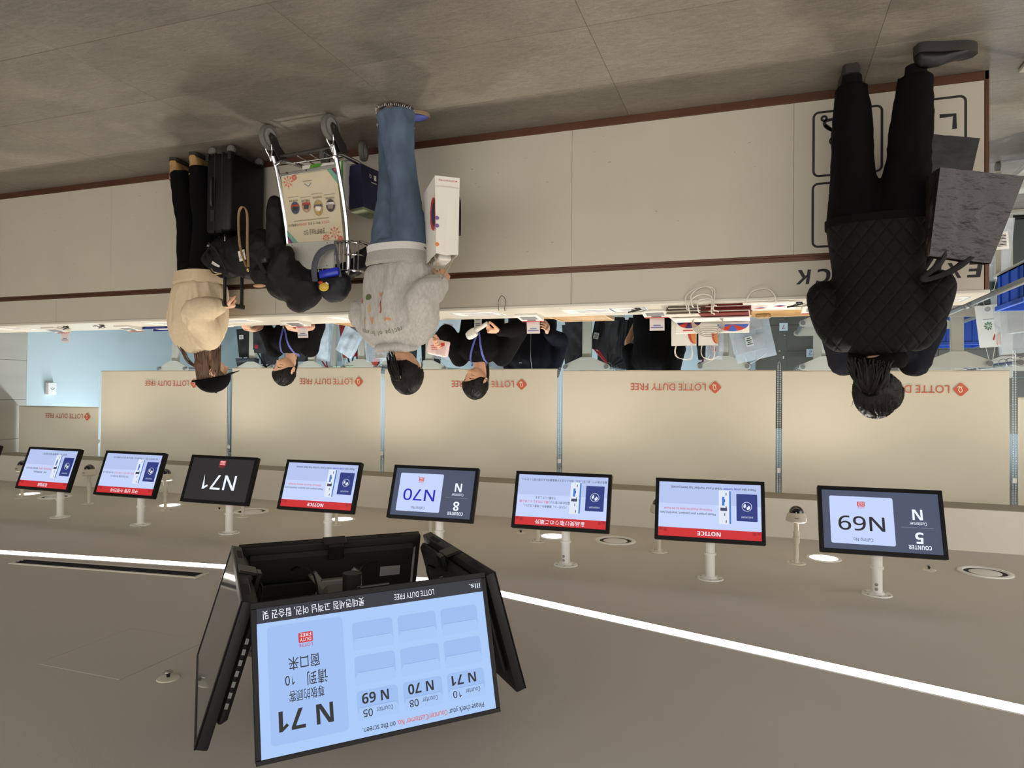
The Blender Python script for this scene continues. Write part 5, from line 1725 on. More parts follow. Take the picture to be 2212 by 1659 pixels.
# broad-shouldered person in navy, hidden by the quilted jacket
J = std(1.73, 0.20)
J.update(head=(0.02, 0.11, 1.56), hdown=30, neck=(0, 0.03, 1.43), shL=(-0.215, 0.02, 1.375), shR=(0.215, 0.02, 1.375), elL=(-0.29, 0.06, 1.15), elR=(0.29, 0.06, 1.15), wrL=(-0.16, 0.22, 1.14), wrR=(0.16, 0.22, 1.14))
P8, HM = person('staff person in navy fleece facing the black quilted jacket, face hidden behind her', (-0.695, 4.86), 170, J, M_SKIN)
staff_clothes(P8, J, M_NAVYCL, (0.225, 0.145), seed=28, name='fleece_jacket', armr=(0.10, 0.088, 0.078, 0.064, 0.05), amp=0.010)
short_hair(HM, P8, 29)
face_marks(P8, HM)
# ================================================================ LUGGAGE CART AND BAGS
def W(mb, name, m, t, **k):
    """mb built in world coordinates -> part of thing t (unrotated)"""
    off = V(t.location)
    if t.parent: off = off + V(t.parent.location)
    mb.v = [tuple(V(p) - off) for p in mb.v]
    return mb.build(name, m, t, **k)


M_RUBBER = mat('grey_wheel_rubber', '64635f', 0.75, bump=0.04)
M_HUB = mat('pale_wheel_hub', '8d8c88', 0.5)
M_FORK = mat('dark_fork_plate', '34322f', 0.5, 0.3, bump=0.06, bscale=150)
ca = thing('luggage_cart', 'chrome airport luggage cart with a printed cream board and wire basket', 'cart', (2.55, 3.45, 0))


def wheel(t, c, yaw=0.0, r=0.074, w=0.032, fork=None):
    R = Matrix.Rotation(math.radians(yaw), 3, 'Z') @ Matrix.Rotation(math.radians(90), 3, 'Y')
    mb = MB().lathe([(r * 0.72, -w / 2), (r * 0.93, -w / 2), (r, -w * 0.28), (r, w * 0.28), (r * 0.93, w / 2), (r * 0.72, w / 2)], 36, c=c, R=R, caps=False)
    o = W(mb, 'wheel', M_RUBBER, t)
    mb = MB().lathe([(0, -w * 0.42), (r * 0.22, -w * 0.5), (r * 0.3, -w * 0.36), (r * 0.74, -w * 0.36), (r * 0.74, w * 0.36), (r * 0.3, w * 0.36), (r * 0.22, w * 0.5), (0, w * 0.42)], 30, c=c, R=R)
    off = V(t.location)
    mb.v = [tuple(V(p) - off) for p in mb.v]
    mb.build('hub', M_HUB, o)
    return o


for (x, y), lab in (((2.795, 3.440), 0), ((2.345, 3.415), 0), ((2.400, 3.860), 1), ((2.70, 3.875), 1)):
    wh = wheel(ca, (x, y, 0.074 if not lab else 0.062), 3 if not lab else -14, 0.074 if not lab else 0.062)
# rear fork plates: teardrop plates each side of the wheel, joined to the uprights by a bright fork
for x, y, ux, uy in ((2.795, 3.440, 2.765, 3.47), (2.345, 3.415, 2.335, 3.47)):
    for sx in (-1, 1):
        xx = x + sx * 0.021
        out = [(y + 0.03, 0.055), (y - 0.012, 0.050), (y - 0.028, 0.074), (y - 0.015, 0.098), (y + 0.03, 0.150), (y + 0.085, 0.205), (y + 0.150, 0.180), (y + 0.125, 0.135), (y + 0.075, 0.105)]
        W(MB().prism(out, (V((xx - 0.002, 0, 0)), V((0, 1, 0)), V((0, 0, 1)), V((1, 0, 0))), 0.004), 'fork_plate', M_FORK, ca)
        W(MB().cyl((xx - 0.004, y, 0.074), (xx + 0.004, y, 0.074), 0.009, seg=14), 'axle_nut', M_SCREW, ca)
        W(MB().tube(smoothpts([(xx, y - 0.004, 0.120), (xx, y + 0.002, 0.150), (x + sx * 0.010, y + 0.012, 0.175), (x, y + 0.02, 0.21)], 4), 0.0045, 8), 'fork_arm', M_CHROME, ca)
L_ = [(2.775, 3.455, 0.185), (2.763, 3.475, 0.26), (2.748, 3.500, 0.40), (2.738, 3.535, 0.58), (2.735, 3.560, 0.72), (2.732, 3.585, 0.85), (2.715, 3.592, 0.905), (2.675, 3.595, 0.922)]
R_ = [(2.343, 3.435, 0.165), (2.338, 3.470, 0.25), (2.330, 3.510, 0.39), (2.325, 3.555, 0.57), (2.327, 3.580, 0.71), (2.332, 3.597, 0.83), (2.348, 3.600, 0.895), (2.395, 3.600, 0.920)]
frame = smoothpts(L_ + R_[::-1], 6)
W(MB().tube(frame, 0.0145, 14), 'upright_frame', M_CHROME, ca, label='bent chrome tube frame with the push bar on top')
W(MB().tube([(2.69, 3.596, 0.922), (2.38, 3.600, 0.920)], 0.0185, 14), 'push_bar_grip', M_BLACKP, ca)
for sx, x, y in ((0, 2.765, 3.47), (1, 2.338, 3.46)):
    xe = x + (0.02 if not sx else 0.035)
    W(MB().tube(smoothpts([(x, y - 0.01, 0.24), (x + (-.025 if not sx else .0), y + 0.03, 0.205), (x + (-.03 if not sx else .01), y + 0.12, 0.19), (x + (-.06 if not sx else .03), 3.82, 0.175), (x + (-.10 if not sx else .06), 3.885, 0.18), (2.55 + (0.08 if not sx else -.08), 3.905, 0.19)], 6), 0.0125, 12), 'deck_side_tube', M_CHROME, ca)
W(MB().tube([(2.64, 3.905, 0.19), (2.46, 3.905, 0.19)], 0.0125, 12), 'deck_nose_tube', M_CHROME, ca)
for y in (3.58, 3.66, 3.74, 3.82):
    W(MB().tube([(2.73 - (y - 3.5) * 0.12, y, 0.190), (2.36 + (y - 3.5) * 0.06, y, 0.185)], 0.004, 8), 'deck_wire', M_CHROME, ca)
for x in (2.45, 2.55, 2.64):
    W(MB().tube([(x, 3.50, 0.178), (x, 3.90, 0.178)], 0.004, 8), 'deck_wire', M_CHROME, ca)
W(MB().tube([(2.35, 3.47, 0.165), (2.75, 3.49, 0.175)], 0.008, 10), 'rear_crossbar', M_FORK, ca)
W(MB().box((2.549, 3.483, 0.288), (0.415, 0.020, 0.022), Matrix.Rotation(math.radians(-2.2), 3, 'Y') @ Matrix.Rotation(0.03, 3, 'Z'), bevel=0.003), 'board_rail', M_CHROME, ca, label='bright channel rail under the printed board')
for x in (2.40, 2.55, 2.69):
    W(MB().cyl((x, 3.471, 0.286), (x, 3.477, 0.286), 0.004, seg=10), 'rivet', M_DARKG, ca)
# printed board between the uprights
bo = V((2.738, 3.488, 0.296)); bx = V((2.349, 3.493, 0.290)) - bo; by = V((2.726, 3.551, 0.700)) - bo
bn = bx.cross(by).normalized()
mb = MB().prism([(0, 0), (bx.length, 0), (bx.length, by.length), (0, by.length)], (bo, bx.normalized(), by.normalized(), -bn), 0.006)
# viewer looks along +Y: board's left edge in an upright picture is the smaller x
board = W(mb, 'board', mat('cream_board', 'c9bd9f', 0.55, var=0.04, vscale=6), ca)
po = bo + bx - bn * 0.0068
pb = Plane(po - V(ca.location), -bx, by, bx.length, by.length, board)
if pb.n.y > 0: pb.n = -pb.n
PT = mat('teal_print', '6f9c88', 0.6); PM = mat('magenta_print', 'b4466a', 0.6); PV = mat('purple_print', '4c3a6a', 0.6); PR = mat('coral_print', 'c8614f', 0.6); PK = mat('dark_print', '2b2724', 0.6); PB = mat('blue_print', '5a628c', 0.6)
M_BOARD = MATS['cream_board']
pb.poly('corner_band', [(0.06, 0), (0.17, 0), (0, 0.22), (0, 0.10)], PT)
pb.poly('corner_band', [(0.06, 0.0), (0.09, 0.0), (0.0, 0.10), (0, 0.06)], PV)
pb.poly('corner_band', [(0.0, 0.0), (0.06, 0.0), (0.0, 0.08)], PM)
pb.poly('corner_band', [(0.80, 1), (0.90, 1), (1, 0.87), (1, 0.79)], PT)
pb.poly('corner_band', [(0.90, 1), (0.94, 1), (1, 0.90), (1, 0.87)], PV)
pb.poly('corner_band', [(0.94, 1), (1, 1), (1, 0.90)], PM)
def snowflake(cx, cy, r):
    for k in range(8):
        a = k * PI / 4
        c_, s_ = math.cos(a) / pb.w, math.sin(a) / pb.h
        n_ = (-math.sin(a) / pb.w, math.cos(a) / pb.h)
        w = 0.0017
        pb.poly('flower_print', [(cx + n_[0] * w + c_ * r * .15, cy + n_[1] * w + s_ * r * .15), (cx - n_[0] * w + c_ * r * .15, cy - n_[1] * w + s_ * r * .15), (cx + c_ * r - n_[0] * w * .4, cy + s_ * r - n_[1] * w * .4), (cx + c_ * r + n_[0] * w * .4, cy + s_ * r + n_[1] * w * .4)], PR)
        q = r * 0.62
        pb.poly('flower_print', [(cx + c_ * (q - .008), cy + s_ * (q - .008)), (cx + c_ * q + n_[0] * .007, cy + s_ * q + n_[1] * .007), (cx + c_ * (q + .006), cy + s_ * (q + .006)), (cx + c_ * q - n_[0] * .007, cy + s_ * q - n_[1] * .007)], PR, 0.0008)
snowflake(0.14, 0.895, 0.046); snowflake(0.30, 0.965, 0.030); snowflake(0.05, 0.985, 0.02); snowflake(0.88, 0.10, 0.044); snowflake(0.76, 0.05, 0.022)
pb.text('문화와 하늘을 잇다', 0.50, 0.82, 0.026, PK, 'CENTER', 0.012, 0.0008, width=0.15, shear=0.2)
pb.text('Culture, time to fly', 0.36, 0.875, 0.007, PK, 'CENTER', 0, 0.0008)
for txt, u, w, m in (('인천공항', 0.21, 0.055, PR), ('에서는 1년 365일', 0.375, 0.085, PK), ('문화예술', 0.62, 0.055, PR), ('이 펼쳐집니다!', 0.77, 0.075, PK)):
    pb.text(txt, u, 0.715, 0.013, m, 'LEFT', 0.008, 0.0008, width=w)
pb.text('Cultural arts programs will be held all year round at Incheon Airport!', 0.53, 0.668, 0.008, PK, 'CENTER', 0.0, 0.0008, width=0.25)
photo_c = [('40302f', 'c9c4bc', '8d7f7c'), ('a98a52', '55524e', 'd8d2c6'), ('a9876a', 'a2302a', '3c3430'), ('3a3f58', '9c3530', '1d2128')]
for k, (u, v, rx, ry) in enumerate(((0.165, 0.505, 0.030, 0.036), (0.385, 0.520, 0.031, 0.044), (0.595, 0.475, 0.030, 0.036), (0.80, 0.485, 0.030, 0.036))):
    cols = [mat('photo_tone_' + c, c, 0.5, var=0.3, vscale=60) for c in photo_c[k]]
    def el(sc, y0=-9, y1=9):
        pts = [(rx * sc * math.cos(a), ry * sc * math.sin(a)) for a in [2 * PI * q / 40 for q in range(40)]]
        return [(u + p[0] / pb.w, v + max(y0, min(y1, p[1])) / pb.h) for p in pts]
    pb.poly('photo_rim', el(1.10), mat('photo_rim_grey', '9b9186', 0.6), 0.0005)
    pb.poly('photo_print', el(1.0), cols[0], 0.0008)
    pb.poly('photo_print', el(0.97, -0.02, -0.004), cols[1], 0.0010)
    pb.poly('photo_print', [(u - 0.02 / pb.w, v - 0.006 / pb.h), (u + 0.018 / pb.w, v - 0.01 / pb.h), (u + 0.02 / pb.w, v + 0.016 / pb.h), (u - 0.012 / pb.w, v + 0.02 / pb.h)], cols[2], 0.0012)
for u, v, a_, b_ in ((0.165, 0.385, '한국문화박물관', 'Museum of Korean Culture'), (0.385, 0.355, '한국문화거리', 'Korean Culture Gallery'), (0.60, 0.385, '한국문화체험관', 'Traditional Korean Culture'), (0.82, 0.365, '왕가의 산책', 'Walk of the Royal Family')):
    pb.text(a_, u, v, 0.0105, PK, 'CENTER', 0.008, 0.0008, width=0.062)
    pb.text(b_, u, v - 0.045, 0.0065, PB, 'CENTER', 0.0, 0.0008, width=0.075)
pb.text('Incheon Airport', 0.53, 0.115, 0.0065, PK, 'CENTER', 0.0, 0.0008)
stroke(Plane(pb.o, pb.x, pb.y, 1, 1, board), 'mountain_mark', smoothpts([(0.53 * pb.w - 0.024, 0.155 * pb.h, 0), (0.53 * pb.w - 0.004, 0.155 * pb.h + 0.018, 0), (0.53 * pb.w + 0.006, 0.155 * pb.h + 0.012, 0), (0.53 * pb.w + 0.024, 0.155 * pb.h, 0)], 5), 0.004, PB, 0.0008)
# wire basket behind the pale panel
bz0, bz1 = 0.715, 0.885
for z in (bz0, (bz0 + bz1) / 2 - 0.01, bz1):
    y0 = 3.545 if z == bz0 else 3.528
    W(MB().tube(smoothpts([(2.70, y0 + 0.05, z), (2.69, y0, z), (2.36, y0, z), (2.25, y0 + 0.02, z), (2.235, y0 + 0.08, z), (2.25, y0 + 0.16, z)], 4), 0.0042 if z != bz1 else 0.006, 8), 'basket_ring', M_CHROME, ca)
for x in [2.235 + 0.028 * k for k in range(17)]:
    y0 = 3.526 + (0.03 if x < 2.29 else 0)
    W(MB().tube(smoothpts([(x, y0 + 0.16, bz0 - 0.01), (x, y0 + 0.03, bz0 - 0.012), (x, y0, bz0 + 0.02), (x, y0 - 0.008, bz1)], 4), 0.0030, 7), 'basket_wire', M_CHROME, ca)
pn = W(MB().span((2.375, 3.508, 0.705), (2.715, 3.514, 0.872), bevel=0.002), 'pale_panel', mat('pale_panel', 'a9a79f', 0.5, var=0.02), ca, label='blank pale grey panel on the basket front')
for x, z in ((2.42, 0.72), (2.42, 0.855), (2.67, 0.72)):
    W(MB().cyl((x, 3.506, z), (x, 3.509, z), 0.003, seg=8), 'rivet', M_DARKG, ca)


def bag_shell(w, d, h, top_w=None, top_d=None, wob=0.004, seed=0, n=10, thick=0.0012, tuck=0.0):
    """open paper or plastic carrier: base w x d, mouth top_w x top_d, height h, origin at base centre"""
    tw, td = top_w or w, top_d or d
    cols = []
    per = []
    for sx, sy, ex, ey in ((-1, -1, 1, -1), (1, -1, 1, 1), (1, 1, -1, 1), (-1, 1, -1, -1)):
        for k in range(n):
            u = k / n
            per.append((sx + (ex - sx) * u, sy + (ey - sy) * u, u))
    N = len(per)
    vs, fs = [], []
    m = 12
    for inner in (0, 1):
        for j in range(m + 1):
            v = j / m
            for q, (px, py, u) in enumerate(per):
                ww, dd = w + (tw - w) * v, d + (td - d) * v
                x, y = px * ww / 2, py * dd / 2
                side = (q // n) in (1, 3)
                edge = math.sin(PI * u)
                k = 0
                if side:
                    x -= math.copysign(1, px) * tuck * (1 - abs(2 * u - 1)) * v
                nn = noise.noise(V((px * 2 + seed, py * 2, v * 3 + seed))) + 0.6 * noise.noise(V((px * 5 + seed, py * 5, v * 7)))
                off = wob * nn * edge
                if side: x += off * math.copysign(1, px)
                else: y += off * math.copysign(1, py)
                if inner:
                    x *= 1 - 2 * thick / max(0.02, ww); y *= 1 - 2 * thick / max(0.02, dd)
                vs.append((x, y, h * v + (thick if inner and j == 0 else 0)))
    M1 = (m + 1) * N
    for j in range(m):
        for q in range(N):
            r_ = (q + 1) % N
            fs.append((j * N + q, j * N + r_, (j + 1) * N + r_, (j + 1) * N + q))
            fs.append((M1 + j * N + r_, M1 + j * N + q, M1 + (j + 1) * N + q, M1 + (j + 1) * N + r_))
    for q in range(N):
        r_ = (q + 1) % N
        fs.append((m * N + q, m * N + r_, M1 + m * N + r_, M1 + m * N + q))
    fs.append(tuple(reversed(range(N))))
    fs.append(tuple(M1 + q for q in range(N)))
    return MB().add(vs, fs)


def rope(t, pts, r, m, name='handle', label=None, n=6):
    return MB().tube(smoothpts(pts, n), r, 8).build(name, m, t, 60, label)


M_CORD = mat('natural_paper_cord', '9c8d72', 0.8, bump=0.2, bscale=300)
M_WCORD = mat('white_cotton_cord', 'd8d3c6', 0.8, bump=0.2, bscale=300)
M_RED = mat('red_print', 'bf3b2c', 0.6); M_PURP = mat('indigo_print', '3a2d66', 0.6); M_ORNG = mat('orange_print', 'd98034', 0.6); M_PLUM = mat('plum_print', '4a1030', 0.6); M_LILAC = mat('lilac_print', '7d5a9c', 0.6)
M_BLUEP = mat('blue_print_flat', '3f62b8', 0.6)

# ---------------------------------------------------------------- white printed paper bag held by the hoodie
t = thing('paper_bag', 'white paper carrier bag with red and indigo balloon print held by the grey hoodie', 'bag', (1.665, 3.475, 0.462), math.radians(63), None)
t.rotation_euler = (math.radians(0), math.radians(-3), math.radians(52))
bag_shell(0.31, 0.135, 0.415, 0.30, 0.12, 0.004, 3, tuck=0.03).build('body', M_WHITEPAPER, t, 40)
# the narrow gusset (x = -w/2 side) faces the viewer; print on the broad faces
g = Plane((-0.1562, 0.0675, 0), (0, -1, 0), (0, 0, 1), 0.135, 0.415, t)
g.poly('gusset_fold', [(0.0, 0.145), (0.5, 0.135), (0.5, 0.12), (0.0, 0.13)], mat('paper_crease', 'cfcac0', 0.8), 0.0004)
g.poly('gusset_fold', [(0.5, 0.135), (1.0, 0.145), (1.0, 0.13), (0.5, 0.12)], MATS['paper_crease'], 0.0004)
bt = Plane((-0.1575, 0.056, 0.018), (0, -1, 0), (0, 0, 1), 1, 1, t)
bt.poly('emblem', disc_pts(0.008, 0.004, 0.004, 14), M_RED, 0.0)
bt.text('LOTTE DUTY FREE', 0.016, 0.0, 0.008, M_RED, 'LEFT', 0.005, 0.0, width=0.088)
f = Plane((-0.155, -0.0735, 0), (1, 0, 0), (0, 0, 1), 0.31, 0.415, t)
f2 = Plane((0.155, 0.0735, 0), (-1, 0, 0), (0, 0, 1), 0.31, 0.415, t)
for pl, sx in ((f, 0), (f2, 1)):
    cx = 0.11
    if sx == 0:
        pl.poly('balloon_print', [(0.0, 0.30), (0.10, 0.26), (0.22, 0.30), (0.30, 0.42), (0.28, 0.56), (0.18, 0.66), (0.0, 0.72)], M_RED, 0.0004)
        pl.poly('balloon_print', [(0.0, 0.36), (0.10, 0.34), (0.18, 0.42), (0.18, 0.54), (0.10, 0.62), (0.0, 0.66)], M_PURP, 0.0008)
    else:
        pl.poly('balloon_print', [(1.0, 0.30), (0.9, 0.22), (0.78, 0.24), (0.70, 0.40), (0.74, 0.60), (0.84, 0.72), (1.0, 0.75)], M_PLUM, 0.0004)
        pl.poly('balloon_print', [(1.0, 0.34), (0.92, 0.30), (0.86, 0.42), (0.88, 0.60), (1.0, 0.68)], M_RED, 0.0008)
        pl.poly('balloon_print', [(1.0, 0.40), (0.94, 0.42), (0.93, 0.55), (1.0, 0.60)], M_PURP, 0.0012)
for z, m in ((0.62, M_LILAC), (0.52, M_LILAC), (0.86, M_ORNG)):
    bt2 = Plane((-0.1575, -0.040, z * 0.415), (0, -1, 0), (0, 0, 1), 1, 1, t)
    bt2.poly('leaf_print', disc_pts(0.016, 0.012, 0.011, 10), m, 0.0)
for y in (-0.058, 0.058):
    rope(t, [(-0.075, y, 0.375), (-0.07, y * 0.8, 0.43), (-0.02, y * 0.2, 0.505), (0.02, y * 0.2, 0.505), (0.07, y * 0.8, 0.43), (0.075, y, 0.375)], 0.003, M_CORD)
MB().box((0.02, 0.01, 0.36), (0.15, 0.07, 0.13), bevel=0.004).build('parcel', M_WHITEPAPER, t)

# ---------------------------------------------------------------- the two dark carriers of the quilted jacket
M_GLOSSBAG = mat('glossy_taupe_film', '231d1a', 0.32, var=0.2, vscale=10, bump=0.45, bscale=22, spec=0.6, stretch=(1, 1, 1.6))
M_BLKBAG = mat('black_film', '080708', 0.5, var=0.1, vscale=10, bump=0.25, bscale=24)
t = thing('carrier_bag', 'glossy taupe carrier bag with barcode tag hanging at left of the quilted jacket', 'bag', (-0.868, 3.49, 0.645))
t.rotation_euler = (math.radians(-3), math.radians(9), math.radians(-10))
bag_shell(0.33, 0.15, 0.365, 0.245, 0.05, 0.012, 11, n=12).build('body', M_GLOSSBAG, t, 45)
for x in (-0.055, 0.055):
    MB().box((x, -0.028, 0.335), (0.028, 0.003, 0.022)).build('stitched_patch', M_GLOSSBAG, t)
M_STRAP = mat('black_webbing', '080808', 0.8, bump=0.15, bscale=300)
for y in (-0.026, 0.026):
    MB().tube(smoothpts([(-0.055, y, 0.33), (0.0, y, 0.40), (0.085, y * 0.4 + 0.02, 0.455), (0.115, y * 0.4 + 0.02, 0.455), (0.075, y, 0.40), (0.055, y, 0.33)], 6), 0.0105, 8, flat=0.2, upv=(0, 1, 0)).build('strap', M_STRAP, t)
k = MB().box((-0.150, -0.02, 0.262), (0.052, 0.0012, 0.075), Matrix.Rotation(math.radians(-14), 3, 'Y')).build('barcode_tag', M_WHITEPAPER, t)
for q in range(9):
    MB().box(V((-0.150, -0.0212, 0.262)) + Matrix.Rotation(math.radians(-14), 3, 'Y') @ V((0.0, 0, -0.026 + q * 0.0062)), (0.034, 0.0008, (0.002, 0.0035)[q % 2]), Matrix.Rotation(math.radians(-14), 3, 'Y')).build('barcode_line', M_BLACKINK, k)
t = thing('carrier_bag', 'plain black carrier bag hanging behind the glossy taupe one', 'bag', (-0.805, 3.71, 0.405))
t.rotation_euler = (math.radians(2), math.radians(7), math.radians(-14))
bag_shell(0.255, 0.11, 0.40, 0.20, 0.04, 0.010, 17, n=10).build('body', M_BLKBAG, t, 45)
for y in (-0.02, 0.02):
    MB().tube(smoothpts([(-0.05, y, 0.37), (-0.01, y, 0.52), (0.045, y * 0.4 - 0.01, 0.64), (0.065, y * 0.4 - 0.01, 0.64), (0.055, y, 0.52), (0.05, y, 0.37)], 6), 0.011, 8, flat=0.2, upv=(0, 1, 0)).build('strap', M_STRAP, t)

# ---------------------------------------------------------------- black suitcase with its telescopic handle
M_CASE = mat('black_case_shell', '080809', 0.42, spec=0.3, bump=0.10, bscale=160)
t = thing('suitcase', 'black wheeled suitcase standing in front of the counter beside cream sweatshirt', 'suitcase', (3.325, 3.77, 0))
MB().box((0, 0, 0.315), (0.205, 0.335, 0.525), bevel=0.028, seg=3).build('shell', M_CASE, t)
for x in (-0.03, 0.03):
    MB().box((x, 0, 0.315), (0.006, 0.341, 0.531), bevel=0.003).build('rim', M_DARKG, t)
for sx in (-1, 1):
    for sy in (-1, 1):
        c = V((sx * 0.075, sy * 0.135, 0.030))
        w_ = MB().lathe([(0.0, -0.016), (0.022, -0.016), (0.029, -0.009), (0.029, 0.009), (0.022, 0.016), (0.0, 0.016)], 24, c=c, R=Matrix.Rotation(math.radians(90), 3, 'X')).build('wheel', M_RUBBER, t)
        MB().box(c + V((0, 0, 0.028)), (0.05, 0.05, 0.02), bevel=0.005).build('wheel_housing', M_DARKG, t)
    MB().box((sx * 0.09, -0.168, 0.075), (0.024, 0.014, 0.05), bevel=0.004).build('corner_guard', M_DARKG, t)
MB().tube(smoothpts([(0.04, -0.168, 0.22), (0.04, -0.182, 0.24), (0.04, -0.182, 0.38), (0.04, -0.168, 0.40)], 5), 0.010, 8).build('side_handle', M_BLACKP, t)
MB().box((0.04, -0.170, 0.46), (0.034, 0.008, 0.075), bevel=0.003).build('lock', M_DARKG, t)
for y in (-0.105, 0.055):
    MB().box((-0.01, y, 0.80), (0.012, 0.024, 0.46), bevel=0.002).build('handle_tube', M_BLACKP, t)
MB().box((-0.01, -0.025, 1.035), (0.030, 0.20, 0.032), bevel=0.008, seg=2).build('handle_grip', M_BLACKP, t)

# ---------------------------------------------------------------- black holdall on the suitcase
M_NYLON = mat('black_nylon', '0a0a0b', 0.6, spec=0.3, var=0.1, vscale=20, bump=0.15, bscale=60)
t = thing('holdall', 'slumped black nylon holdall on top of the suitcase with tan wrist strap', 'bag', (3.27, 3.70, 0.575))
mb = MB()
mb.ell((0.03, 0.0, 0.135), (0.165, 0.125, 0.135), nu=26, nv=16).ell((-0.12, -0.03, 0.15), (0.17, 0.115, 0.14), nu=26, nv=16).ell((-0.26, -0.06, 0.10), (0.10, 0.085, 0.11), nu=22, nv=14).ell((-0.16, -0.02, 0.24), (0.12, 0.075, 0.065), nu=22, nv=14).ell((0.06, -0.01, 0.22), (0.10, 0.09, 0.06), nu=22, nv=12)
garment(t, 'body', M_NYLON, mb, 0.009, 0.013, 9, 41, (1, 1, 0.8))
zz = smoothpts([(0.10, -0.125, 0.07), (0.02, -0.140, 0.13), (-0.03, -0.145, 0.20), (-0.05, -0.13, 0.265)], 6)
MB().tube(zz, 0.006, 6).build('zip', M_STEEL if False else M_DARKG, t)
MB().box((-0.055, -0.152, 0.06), (0.008, 0.004, 0.03), bevel=0.001).build('zip_puller', M_STEEL, t)
MB().tube(smoothpts([(0.13, -0.09, 0.10), (0.10, -0.17, 0.18), (0.02, -0.17, 0.245), (-0.06, -0.12, 0.27)], 6), 0.017, 8, flat=0.2, upv=(0, -1, 0)).build('carry_strap', M_STRAP, t)
MB().box((0.115, -0.112, 0.085), (0.018, 0.006, 0.012), bevel=0.001).build('buckle', M_STEEL, t)
lb = MB().box((0.025, -0.150, 0.235), (0.065, 0.004, 0.05), Matrix.Rotation(math.radians(30), 3, 'Y')).build('white_label', M_WHITEPAPER, t)
tg = MB().box((-0.195, -0.155, 0.175), (0.050, 0.002, 0.066), Matrix.Rotation(math.radians(-14), 3, 'Y')).build('care_tag', M_WHITEPAPER, t)
for q in range(4):
    MB().box((-0.20 + q * 0.004, -0.1565, 0.155 + q * 0.012), (0.026, 0.0008, 0.004)).build('print_line', M_GREY, tg)
MB().tube(smoothpts([(0.04, -0.17, 0.235), (0.0, -0.18, 0.275), (-0.05, -0.17, 0.285), (0.03, -0.165, 0.285), (0.07, -0.16, 0.25)], 6), 0.0025, 6).build('drawcord', mat('sand_cord', 'b39a72', 0.8), t)
MB().tube(smoothpts([(-0.263, -0.175, 0.255), (-0.258, -0.182, 0.12), (-0.255, -0.182, -0.055), (-0.235, -0.182, -0.115), (-0.205, -0.182, -0.118), (-0.188, -0.182, -0.06), (-0.200, -0.180, 0.12), (-0.245, -0.175, 0.25)], 8), 0.0115, 8, flat=0.22, upv=(1, 0, 0)).build('wrist_strap', mat('tan_webbing', 'a98a62', 0.8, var=0.1, vscale=80, bump=0.15, bscale=250), t)
MB().ell((-0.258, -0.175, 0.27), (0.012, 0.008, 0.014), nu=12, nv=8).build('clip', mat('brass', 'a8905a', 0.3, 0.9), t)

# ---------------------------------------------------------------- black coat heaped over the cart
M_COAT = mat('black_down_coat', '09080a', 0.62, spec=0.3, var=0.08, vscale=14, bump=0.12, bscale=40)
t = thing('coat', 'black hooded coat heaped over the push bar of the luggage cart', 'coat', (2.68, 3.52, 0.86))
mb = MB()
mb.ell((0.02, 0.0, 0.07), (0.155, 0.11, 0.125), nu=26, nv=16).ell((-0.08, 0.02, 0.12), (0.12, 0.10, 0.13), nu=26, nv=16).ell((0.17, -0.04, 0.04), (0.085, 0.075, 0.075), nu=20, nv=12).ell((-0.05, 0.02, 0.20), (0.085, 0.07, 0.06), nu=20, nv=12)
limb(mb, [(0.10, 0.02, 0.0), (0.13, 0.03, -0.12), (0.135, 0.02, -0.28), (0.14, 0.01, -0.41)], [0.07, 0.062, 0.058, 0.05], 5)
limb(mb, [(-0.10, 0.12, 0.04), (-0.30, 0.16, 0.0), (-0.45, 0.15, -0.10)], [0.07, 0.06, 0.05], 5)
limb(mb, [(0.03, -0.06, 0.02), (-0.02, -0.085, -0.06), (-0.01, -0.05, -0.10)], [0.08, 0.06, 0.03], 4)
garment(t, 'shell', M_COAT, mb, 0.0095, 0.014, 9, 51, (1, 1, 0.8))
MB().ell((0.175, -0.075, 0.105), (0.045, 0.02, 0.012), nu=16, nv=8).build('hood_lining', mat('tan_lining', 'b08a68', 0.9), t)
MB().tube(smoothpts([(0.11, -0.10, 0.04), (0.15, -0.11, -0.03), (0.155, -0.10, -0.10), (0.12, -0.09, -0.12), (0.095, -0.10, -0.05)], 6), 0.014, 8, flat=0.3, upv=(0, -1, 0)).build('belt_loop', M_STRAP, t)

# ---------------------------------------------------------------- small navy backpack hung on the push bar
t = thing('backpack', 'small navy backpack with blue pouch and yellow charm on the cart handle', 'bag', (2.40, 3.56, 0.90))
M_NAVYB = mat('navy_nylon', '15161f', 0.6, var=0.1, vscale=30, bump=0.15, bscale=120)
mb = MB().ell((0.0, 0.0, 0.085), (0.095, 0.075, 0.085), nu=24, nv=14).ell((0.03, 0.01, 0.06), (0.10, 0.075, 0.07), nu=24, nv=14).ell((-0.05, 0.0, 0.06), (0.06, 0.06, 0.07), nu=20, nv=12)
garment(t, 'body', M_NAVYB, mb, 0.007, 0.007, 14, 61)
MB().box((-0.015, -0.078, 0.005), (0.135, 0.03, 0.048), Matrix.Rotation(math.radians(-8), 3, 'Y'), bevel=0.010, seg=2).build('blue_pouch', mat('glossy_blue_vinyl', '1d2fae', 0.25), t)
MB().tube(smoothpts([(0.085, -0.075, 0.05), (0.080, -0.095, -0.02), (0.055, -0.10, -0.09), (0.0, -0.10, -0.135), (-0.05, -0.09, -0.145), (-0.065, -0.085, -0.11), (-0.085, -0.07, 0.03)], 7), [0.020] * 20 + [0.016] * 10 + [0.009] * 13, 10, flat=0.25, upv=(0, -1, 0)).build('shoulder_strap', mat('slate_webbing', '40434c', 0.7, bump=0.1, bscale=200), t)
ch_ = MB().ell((0.012, -0.092, 0.088), (0.034, 0.014, 0.026), nu=20, nv=12).build('charm', mat('yellow_vinyl', 'c9a93a', 0.5), t)
